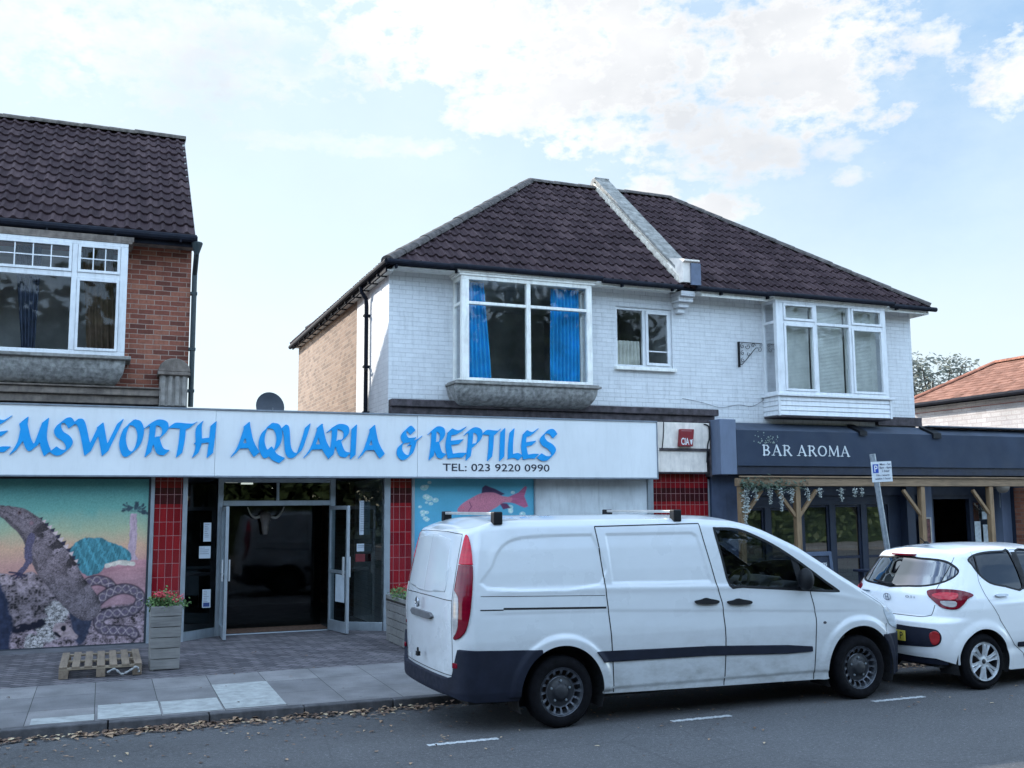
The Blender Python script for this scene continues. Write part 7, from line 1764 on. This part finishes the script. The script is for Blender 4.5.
    inner = smooth_poly([(U+.62, 1.0), (U+.74, 1.03), (U+.90, 1.02), (U+.86, .96), (U+.70, .96)], 3); low = smooth_poly([(U+.70, .94), (U+.86, .94), (U+.85, .885), (U+.75, .89)], 3)
    for sd in (-1, 1):
        t = patch(lambda u, s: sd_poly(u, s, tl), (U+.4, U+1.25, .82, 1.08), .010, lambda u, s, o: B.pt(u, s, .012+o, sd), .014).build('tail_light', M_red_dark, H, smooth=True)
        patch(lambda u, s: sd_poly(u, s, inner), (U+.4, U+1.2, .82, 1.08), .009, lambda u, s, o: B.pt(u, s, .015+o, sd), .003).build('brake_lens', mat_lens('pinkish_red_lens', (0.55, 0.03, 0.05)), t, smooth=True)
        patch(lambda u, s: sd_poly(u, s, low), (U+.4, U+1.2, .82, 1.08), .009, lambda u, s, o: B.pt(u, s, .015+o, sd), .003).build('reversing_lens', M_clear_lens, t, smooth=True)
        patch(lambda u, s: sd_poly(u, s, smooth_poly([(U+.625, .60), (U+.67, .63), (U+.715, .615), (U+.73, .56), (U+.71, .50), (U+.66, .49), (U+.63, .54)], 3)), (U+.5, U+.9, .45, .68), .010, lambda u, s, o: B.pt(u, s, .016+o, sd), .01).build('reflector', mat_lens('red_reflector', (0.30, 0.015, 0.02)), H, smooth=True)
    dark = smooth_poly([(U-.3, .66), (U+.4, .66), (U+.62, .655), (U+.71, .635), (U+.745, .56), (U+.70, .48), (U+.5, .455), (U-.3, .45)], 4)
    build_sides('bumper_insert', P(dark, (U, U+.9, .42, .70), .012, .004, .006), M_bumper, H)
    build_sides('lower_valance', [patch(lambda u, s: np.maximum(np.maximum(s-np.interp(u, [U, U+.5, U+.8], [.34, .34, .32]), .27-s), u-(U+.8)), (U, U+.85, .2, .42), .015, lambda u, s, o, sd=sd: B.pt(u, s, -.01+o, sd), .02) for sd in (-1, 1)], M_bumper, H)
    # number plate, showing a P at its visible end
    mb = MB(); xx = float(B.pt(np.array([U+.02]), np.array([.54]), 0, -1)[0][0])-.02; mb.box(xx, xx+.012, cy-.36, cy+.16, .50, .61); pl = mb.build('number_plate', mat_plain('yellow_plate', (0.62, 0.50, 0.08), 0.4), H)
    t = text_mb('P', 0, .045, .52, .075, 0, 0.0, bold=.01); t.v = [(xx-.003, cy-.26-(v[0]+.03), v[2]) for v in t.v]; t.build('plate_letter', M_black_letter, pl, recalc=False)
    # emblem, badge strokes
    p = B.pt(np.array([U+.005]), np.array([.945]), .012, -1)[0]
    mb = MB(); k0 = len(mb.v); mb.lathe([(.042, -.004), (.048, -.008), (.053, -.004)], (0, 0, 0), 'x', 24); mb.v = [(p[0]+v[0], cy+v[1]*1.15, p[2]+v[2]*.75) for v in mb.v]
    mb.beam((p[0]-.006, cy-.022, p[2]-.03), (p[0]-.006, cy-.010, p[2]+.03), .008, .006, upv=(1, 0, 0)); mb.beam((p[0]-.006, cy+.012, p[2]-.03), (p[0]-.006, cy+.024, p[2]+.03), .008, .006, upv=(1, 0, 0)); mb.beam((p[0]-.006, cy-.016, p[2]+.0), (p[0]-.006, cy+.018, p[2]-.002), .008, .006, upv=(1, 0, 0))
    mb.build('emblem', mat_plain('chrome_badge', (0.32, 0.35, 0.40), 0.25, metal=0.9), H)
    for (sd, ua, ub, z, txt) in ((-1, .28, .41, .955, 'i10'), (1, .32, .50, .985, 'badge')):
        if sd == -1:
            t = text_mb('i10', 0, 1, 0, 1, 0, 0, bold=.01); V2 = np.array(t.v); uu = U+ub-V2[:, 0]*(ub-ua); zz = z+V2[:, 2]*.028
            q = B.pt(uu, zz, .013, -1); t.v = [tuple(a) for a in q]; t.build('badge', mat_plain('chrome_letters', (0.35, 0.37, 0.4), 0.3, metal=.8), H, recalc=False)
        else:
            mb2 = MB(); m2 = B.strip([(U+ua, z), (U+ub, z)], .016, .013, 1); m2.build('badge', mat_plain('chrome_strip', (0.35, 0.37, 0.4), 0.3, metal=.8), H, recalc=False)
    # wiper, high brake light, aerial, spoiler lip
    q = B.pt(np.array([U+.0, U+.30]), np.array([1.075, 1.095]), .03, 1); q2 = B.pt(np.array([U+.0]), np.array([1.06]), .03, 1)
    mb = MB(); mb.tube([tuple(B.pt(np.array([U+.02]), np.array([1.075]), .03, -1)[0]), tuple(B.pt(np.array([U+.30]), np.array([1.10]), .03, 1)[0])], .012, 6); mb.ball(tuple(B.pt(np.array([U+.02]), np.array([1.075]), .02, -1)[0]), .03, 6); mb.build('rear_wiper', M_black, H)
    p = B.pt(np.array([U+.01]), np.array([1.42]), .03, -1)[0]; mb = MB(); mb.box(p[0]-.02, p[0]+.05, cy-.17, cy+.17, 1.405, 1.425); mb.build('high_brake_light', M_red_dark, H, bevel=.004)
    mb = MB(); mb.tube([(8.95, cy, 1.53), (8.86, cy, 1.60)], .006, 5); mb.lathe([(.045, 0), (.03, .015), (.012, .03)], (8.95, cy, 1.528), 'z', 12); mb.build('aerial', M_black, H)
    for sd in (-1, 1):
        for (xa, xb, za) in ((9.08, 9.27, .985), (10.05, 10.24, .97)):
            poly = smooth_poly([(xa, za), (xa+.05, za+.013), (xb, za+.006), (xb, za-.012), (xa+.05, za-.016)], 3)
            patch(lambda u, s: sd_poly(u, s, poly), (xa-.03, xb+.03, za-.04, za+.04), .007, lambda u, s, o: B.pt(u, s, .028+o, sd), .026).build('door_handle', mat_plain('chrome_handle', (0.4, 0.42, 0.45), 0.3, metal=.8), H, smooth=False)
        p = B.pt(np.array([10.58]), np.array([1.02]), 0.0, sd)[0]; mb = MB(); mb.ball((10.56, p[1]+sd*.1, 1.05), .09, 8, (.7, 1.1, .75)); mb.build('door_mirror', M_white_paint2, H, smooth=True)
        build_sides('sill_moulding', [patch(lambda u, s: np.maximum(np.abs(s-.455)-.022, np.maximum(9.38-u, u-10.7))-.004, (9.3, 10.8, .40, .51), .012, lambda u, s, o: B.pt(u, s, .012+o, sd), .012)], M_bumper, H)
        hl = smooth_poly([(11.35, .80), (11.55, .84), (11.8, .78), (12.0, .68), (11.85, .62), (11.55, .68)], 3)
        patch(lambda u, s: sd_poly(u, s, hl), (11.3, 12.05, .58, .88), .014, lambda u, s, o: B.pt(u, np.minimum(s, B.top(u)-.02), .006+o, sd), .01).build('headlight', M_head_lens, H, smooth=True)
    mb = MB()
    for (cx, cz) in (RW, FW):
        for sd in (-1, 1):
            k = len(mb.v); n = 20; r = .36
            for yy in (.80, .52):
                for i in range(n+1):
                    a = math.pi*(-.12+1.24*i/n); mb.v.append((cx+r*math.cos(a), cy+sd*yy, cz+r*math.sin(a)))
            mb.f += [(k+i, k+i+1, k+n+1+i+1, k+n+1+i) for i in range(n)]+[tuple(k+n+1+i for i in range(n+1))]; mb.mi += [0]*(n+1)
    split_build(mb, 'wheel_arch_liner', M_rubber, H, recalc=False)
    mb = MB(); mb.box(8.42, 8.60, cy-.66, cy+.66, .24, .40); mb.box(8.60, 9.2, cy-.48, cy+.48, .22, .4); mb.box(9.2, 10.95, cy-.76, cy+.76, .18, .36); mb.box(10.95, 11.7, cy-.48, cy+.48, .2, .4); mb.build('underbody', M_rubber, H)
    for (cx, cz) in (RW, FW):
        for sd in (-1, 1): wheel((cx, cy+sd*.725, cz), RR, .175, .214, 'alloy', H, sd)
    # interior
    mb = MB(); mb.box(8.75, 10.9, cy-.7, cy+.7, .36, .46); mb.prism([(10.3, .7), (10.25, 1.0), (10.5, 1.03), (11.0, .95), (11.0, .5)], 'y', cy-.72, cy+.72); mb.build('dashboard', M_dash, H)
    for xx, yy in ((9.95, -.36), (9.95, .36)):
        mb = MB(); mb.prism([(xx-.05, .5), (xx+.12, .5), (xx-.08, 1.12), (xx-.20, 1.12)], 'y', cy+yy-.23, cy+yy+.23); mb.box(xx, xx+.45, cy+yy-.23, cy+yy+.23, .5, .64); s = mb.build('seat', M_seat, H, bevel=.03)
        mb = MB(); mb.box(xx-.24, xx-.14, cy+yy-.12, cy+yy+.12, 1.15, 1.32); mb.build('headrest', M_seat, s, bevel=.03)
    mb = MB(); mb.prism([(9.0, .5), (9.12, .5), (8.96, 1.05), (8.86, 1.05)], 'y', cy-.62, cy+.62); mb.build('rear_seat', M_seat, H, bevel=.03)
hatchback()
# ================================================================== STREET OBJECTS
M_oldwood = mat_wood('grey_weathered_board', (0.21, 0.20, 0.19), 0, 0.9, 0.6)
M_palletwood = mat_wood('pallet_wood', (0.22, 0.165, 0.12), 1, 0.85, 0.55)
# planters
def planter(x0, x1, y0, y1, h, label, seed, flowers=46):
    zb = pav_z((y0+y1)/2)
    o = thing('planter', label, 'planter', ((x0+x1)/2, (y0+y1)/2, zb), 'grey wooden planters by the shop door'); n = 6; bh = h/n; t = .022; f = .014
    mb = MB()
    for k in range(n):
        za, zc = zb+.01+k*bh, zb+.01+(k+1)*bh-.008; e = f*(k/n)                 # flares out slightly to the top
        j = random.uniform(-.003, .003)
        mb.box(x0-e, x1+e, y0-e+j, y0-e+t+j, za, zc); mb.box(x0-e, x1+e, y1+e-t, y1+e, za, zc); mb.box(x0-e+j, x0-e+t+j, y0-e+t, y1+e-t, za, zc); mb.box(x1+e-t, x1+e, y0-e+t, y1+e-t, za, zc)
    mb.build('box', M_oldwood, o, bevel=0.004)
    mb = MB()
    for (a, b) in ((x0, y0), (x1, y0), (x0, y1), (x1, y1)): mb.beam((a+(.028 if a == x0 else -.028), b+(.028 if b == y0 else -.028), zb), (a+(.02 if a == x0 else -.02), b+(.02 if b == y0 else -.02), zb+h-.01), .04, .04)
    mb.build('corner_post', M_oldwood, o)
    mb = MB(); mb.box(x0-.01, x1+.01, y0-.01, y1+.01, zb+h-.08, zb+h-.05); mb.build('soil', mat_plain('dark_soil', (0.025, 0.018, 0.014), 1.0, var=.5, nscale=30), o)
    p = thing('flowering_plant', label.replace('grey slatted wooden planter', 'red flowering geranium growing in the planter'), 'plant', ((x0+x1)/2, (y0+y1)/2, zb+h-.05), 'geraniums in the planters'); rr = random.Random(seed)
    fo = MB(); tones = []; st = MB(); fl = MB(); cx, cy = (x0+x1)/2, (y0+y1)/2
    heads = []
    for k in range(34):
        a = rr.uniform(0, 6.28); q = rr.random()**.5; X = cx+(x1-x0)*.62*q*math.cos(a); Y = cy+(y1-y0)*.55*q*math.sin(a); Z = zb+h+rr.uniform(.0, .17)*(1-q*.5)
        st.tube([(cx+(X-cx)*.5, cy+(Y-cy)*.5, zb+h-.06), (X, Y, Z)], .004, 4, cap=False); heads.append((X, Y, Z))
        for j in range(26):
            n0 = len(fo.v); leafquad(fo, (X+rr.gauss(0, .035), Y+rr.gauss(0, .035), Z+rr.gauss(0, .028)), rr.uniform(.012, .026), rr, 0, .9); tones += [rr.random()]*4
    for k in range(flowers//3):
        X, Y, Z = rr.choice(heads); X += rr.gauss(0, .02); Z += .03+rr.uniform(0, .03)
        for j in range(22): leafquad(fl, (X+rr.gauss(0, .022), Y-.05+rr.gauss(0, .02), Z+.01+rr.gauss(0, .016)), .016, rr, 0, .9)
    f_ = fo.build('foliage', mat_leaf('geranium_leaves', (0.03, 0.07, 0.02), (0.13, 0.22, 0.07)), p, recalc=False); at = f_.data.attributes.new('tone', 'FLOAT', 'POINT'); at.data.foreach_set('value', tones)
    st.build('stem', mat_plain('plant_stem', (0.06, 0.09, 0.03), 0.8), p); fl.build('flower_heads', mat_plain('coral_petals', (0.50, 0.045, 0.06), 0.6, var=.3, nscale=40), p, recalc=False)
planter(0.60, 0.94, 13.25, 13.70, .76, 'grey slatted wooden planter beside the reptile mural left of the shop door', 2)
planter(3.93, 4.36, 13.45, 14.75, .66, 'grey slatted wooden planter right of the shop door behind the van', 5, 30)
# pallet
def pallet():
    o = thing('wooden_pallet', 'small pale wooden pallet lying on the paving below the mural', 'pallet', (0.07, 13.6, .05)); z = pav_z(13.3)+.006
    x0, x1, y0, y1 = -.40, .50, 13.02, 14.30
    mb = MB()
    for xx in (x0, (x0+x1)/2-.05, x1-.10): mb.box(xx, xx+.10, y0, y1, z, z+.022)
    mb.build('base_board', M_palletwood, o)
    for yy in (y0, (y0+y1)/2-.07, y1-.14):
        for xx in (x0, (x0+x1)/2-.05, x1-.10):
            b = MB(); b.box(xx, xx+.10, yy, yy+.14, z+.022, z+.095); b.build('block', M_palletwood, o, bevel=.004)
    mb = MB()
    for yy in (y0, (y0+y1)/2-.05, y1-.10): mb.box(x0, x1, yy, yy+.10, z+.095, z+.115)
    mb.build('stringer_board', mat_wood('pallet_wood_cross', (0.27, 0.21, 0.15), 0, .85, .55), o)
    for k in range(7):
        xx = x0+k*(x1-x0-.085)/6; b = MB(); b.box(xx, xx+.085, y0-.005, y1, z+.115, z+.135); b.build('top_slat', M_palletwood, o, bevel=.003)
pallet()
mb = MB(); mb.tube(smooth_poly3([(.12, 12.99, .10), (.2, 12.97, .14), (.28, 12.96, .08), (.36, 12.97, .11), (.44, 12.98, .15), (.47, 13.0, .09)]), [(.006+.010*abs(math.sin(i*.9))) for i in range(31)], 7)
tag(mb.build('crumpled_bag', mat_plain('clear_grey_plastic', (0.30, 0.30, 0.30), .35)), 'crumpled pale plastic strip tucked into the front of the pallet', 'litter')

# leaning parking sign
def parking_sign():
    o = thing('parking_sign', 'leaning grey post with a small blue and white parking plate', 'sign', (10.02, 10.9, .03))
    b = Vector((10.02, 10.9, .03)); t = Vector((9.655, 10.9, 2.66)); d = (t-b).normalized()
    mb = MB(); mb.tube([b, t], .038, 14); mb.tube([t-d*.22, t+d*.005], .040, 14); mb.build('post', M_steel, o, smooth=False)
    c = b+d*2.42; n = Vector((0, -1, 0)); r = d.cross(n).normalized(); r = r if r.x > 0 else -r
    ang = math.atan2(d.x, d.z)+.04
    cx = c.x+.075; cz = c.z; w, h = .345, .275
    def T(x, z, off): X = x*math.cos(-ang*.45)-z*math.sin(-ang*.45); Z = x*math.sin(-ang*.45)+z*math.cos(-ang*.45); return (cx+X, 10.853-off, cz+Z)
    def q(mb, xa, xb, za, zb, off): mb.add([T(xa, za, off), T(xb, za, off), T(xb, zb, off), T(xa, zb, off)], [(0, 1, 2, 3)])
    mb = MB(); a = [T(-w/2, -h/2, 0), T(w/2, -h/2, 0), T(w/2, h/2, 0), T(-w/2, h/2, 0), T(-w/2, -h/2, -.006), T(w/2, -h/2, -.006), T(w/2, h/2, -.006), T(-w/2, h/2, -.006)]; mb.add(a, [(0,1,2,3),(7,6,5,4),(0,4,5,1),(1,5,6,2),(2,6,7,3),(3,7,4,0)])
    pl = mb.build('sign_plate', mat_plain('white_sign_face', (0.62, 0.66, 0.70), .4, var=.05), o)
    mb = MB(); q(mb, -w/2+.02, -w/2+.115, -.015, h/2-.035, .003); mb.build('blue_square', mat_plain('road_sign_blue', (0.012, 0.06, 0.35), .4), pl, recalc=False)
    def txt(s, xa, xb, za, hh, mat):
        t_ = text_mb(s, xa, xb, za, hh, 0, 0, bold=.01); t_.v = [T(v[0], v[2], .006) for v in t_.v]; t_.build('sign_lettering', mat, pl, recalc=False)
    txt('P', -w/2+.042, -w/2+.098, .0, .088, M_white_upvc)
    blk = mat_plain('sign_black_print', (0.03, .04, .08), .5)
    txt('Mon - Sat', -.03, .155, .085, .03, blk); txt('8am - 6pm', -.04, .16, .04, .032, blk); txt('1 hour', -.0, .13, -.005, .034, blk); txt('No return', -.10, .12, -.058, .026, blk); txt('within 1 hour', -.13, .14, -.105, .026, blk)
    mb = MB()
    for zz in (.06, -.06):
        p0 = T(-.075, zz, -.006); mb.box(p0[0]-.05, p0[0]+.05, 10.858, 10.87, p0[2]-.01, p0[2]+.01)
    mb.build('clip', M_steel, o)
parking_sign()
# bistro furniture behind the bonnet: low dark table with pots
def table():
    o = thing('pub_table', 'low dark table standing outside the bar doors beyond the van bonnet', 'table', (12.9, 14.4, .06)); z = .06
    mb = MB(); mb.box(12.45, 13.55, 14.1, 14.7, .80, .84); mb.build('tabletop', M_navy_dark, o, bevel=.01)
    for xx in (12.55, 13.45):
        for yy in (14.18, 14.62): m = MB(); m.beam((xx, yy, z), (xx, yy, .80), .05, .05); m.build('leg', M_navy_dark, o)
    for k, (xx, yy) in enumerate(((13.28, 14.35), (13.42, 14.5))):
        j = thing('glass_jar', ['squat pale glass jar near the right end of the dark table', 'second pale glass jar, at the right back corner of the dark table'][k], 'jar', (xx, yy, .84), 'jars on the dark table'); m = MB(); m.lathe([(0, 0), (.035, 0), (.04, .03), (.036, .10), (.03, .12)], (xx, yy, .841), 'z', 14); m.build('jar_glass', mat_plain('frosted_glass', (.35, .40, .42), .3), j, smooth=True); m = MB(); m.lathe([(0, .13), (.032, .13), (.032, .115)], (xx, yy, .841), 'z', 14); m.build('lid', M_steel, j)
table()
for k, xx in enumerate((12.75, 13.3)):
    o = thing('pub_bench', ['dark slatted bench on the street side of the table, left seat', 'dark slatted bench on the street side of the table, right seat'][k], 'bench', (xx, 13.85, .05), 'dark benches at the table')
    m = MB()
    for i in range(4): m.box(xx-.25, xx+.25, 13.70+i*.085, 13.77+i*.085, .47, .495)
    m.build('seat', M_navy_dark, o)
    for a in (-.2, .2):
        m = MB(); m.box(xx+a-.025, xx+a+.025, 13.72, 14.0, .05, .47); m.build('leg', M_navy_dark, o)
# leaves: drifted in the gutter, and scattered
def fallen():
    rr = random.Random(21); mb = MB(); tn = []
    def leaf(x, y, z, s):
        a = rr.uniform(0, 6.28); tx, ty = rr.gauss(0, .35), rr.gauss(0, .35); n = 5; cu = rr.uniform(.1, .5)*s
        pts = []
        for (q, w) in ((-1, 0), (-.3, .55), (.4, .45), (1, 0), (.4, -.45), (-.3, -.55)):
            X, Y = q*s, w*s; pts.append((x+X*math.cos(a)-Y*math.sin(a), y+X*math.sin(a)+Y*math.cos(a), z+.004+abs(X*tx+Y*ty)*.6+(abs(w) > .1)*cu))
        mb.add(pts, [(0, 1, 5), (1, 2, 4, 5), (2, 3, 4)]); tn.extend([rr.random()]*6)
    for i in range(9500):
        x = rr.uniform(-3.5, 16); dens = .55+.45*math.sin(x*2.3)*math.sin(x*.9+1)
        if x < .8: dens *= 1.15
        if rr.random() > dens*.5: continue
        y = KY-.01-abs(rr.gauss(0, .135)); leaf(x, y, road_z(y)+rr.random()*.03*math.exp(-(KY-y)*9), rr.uniform(.016, .046))
    for i in range(800):
        y = KY-abs(rr.gauss(0, 1.3)); 
        if y > 7.2: leaf(rr.uniform(-3, 15), y, road_z(y), rr.uniform(.012, .028))
    for i in range(60):
        y = rr.uniform(KY+.15, 14.5); leaf(rr.uniform(-3, 12), y, pav_z(y), rr.uniform(.012, .026))
    m = NT('dry_leaves'); a = m.n('ShaderNodeAttribute'); a.attribute_name = 'tone'; m.color(m.ramp(a.outputs['Fac'], [(0, (.05, .03, .022)), (.5, (.17, .10, .065)), (.85, (.36, .23, .14)), (1, (.50, .40, .26))])); m.rough(.8)
    o = mb.build('fallen_leaves', m.m, recalc=False); at = o.data.attributes.new('tone', 'FLOAT', 'POINT'); at.data.foreach_set('value', tn)
    tag(o, 'dry brown leaves drifted along the kerb and scattered on the road', 'leaves', kind='stuff')
fallen()
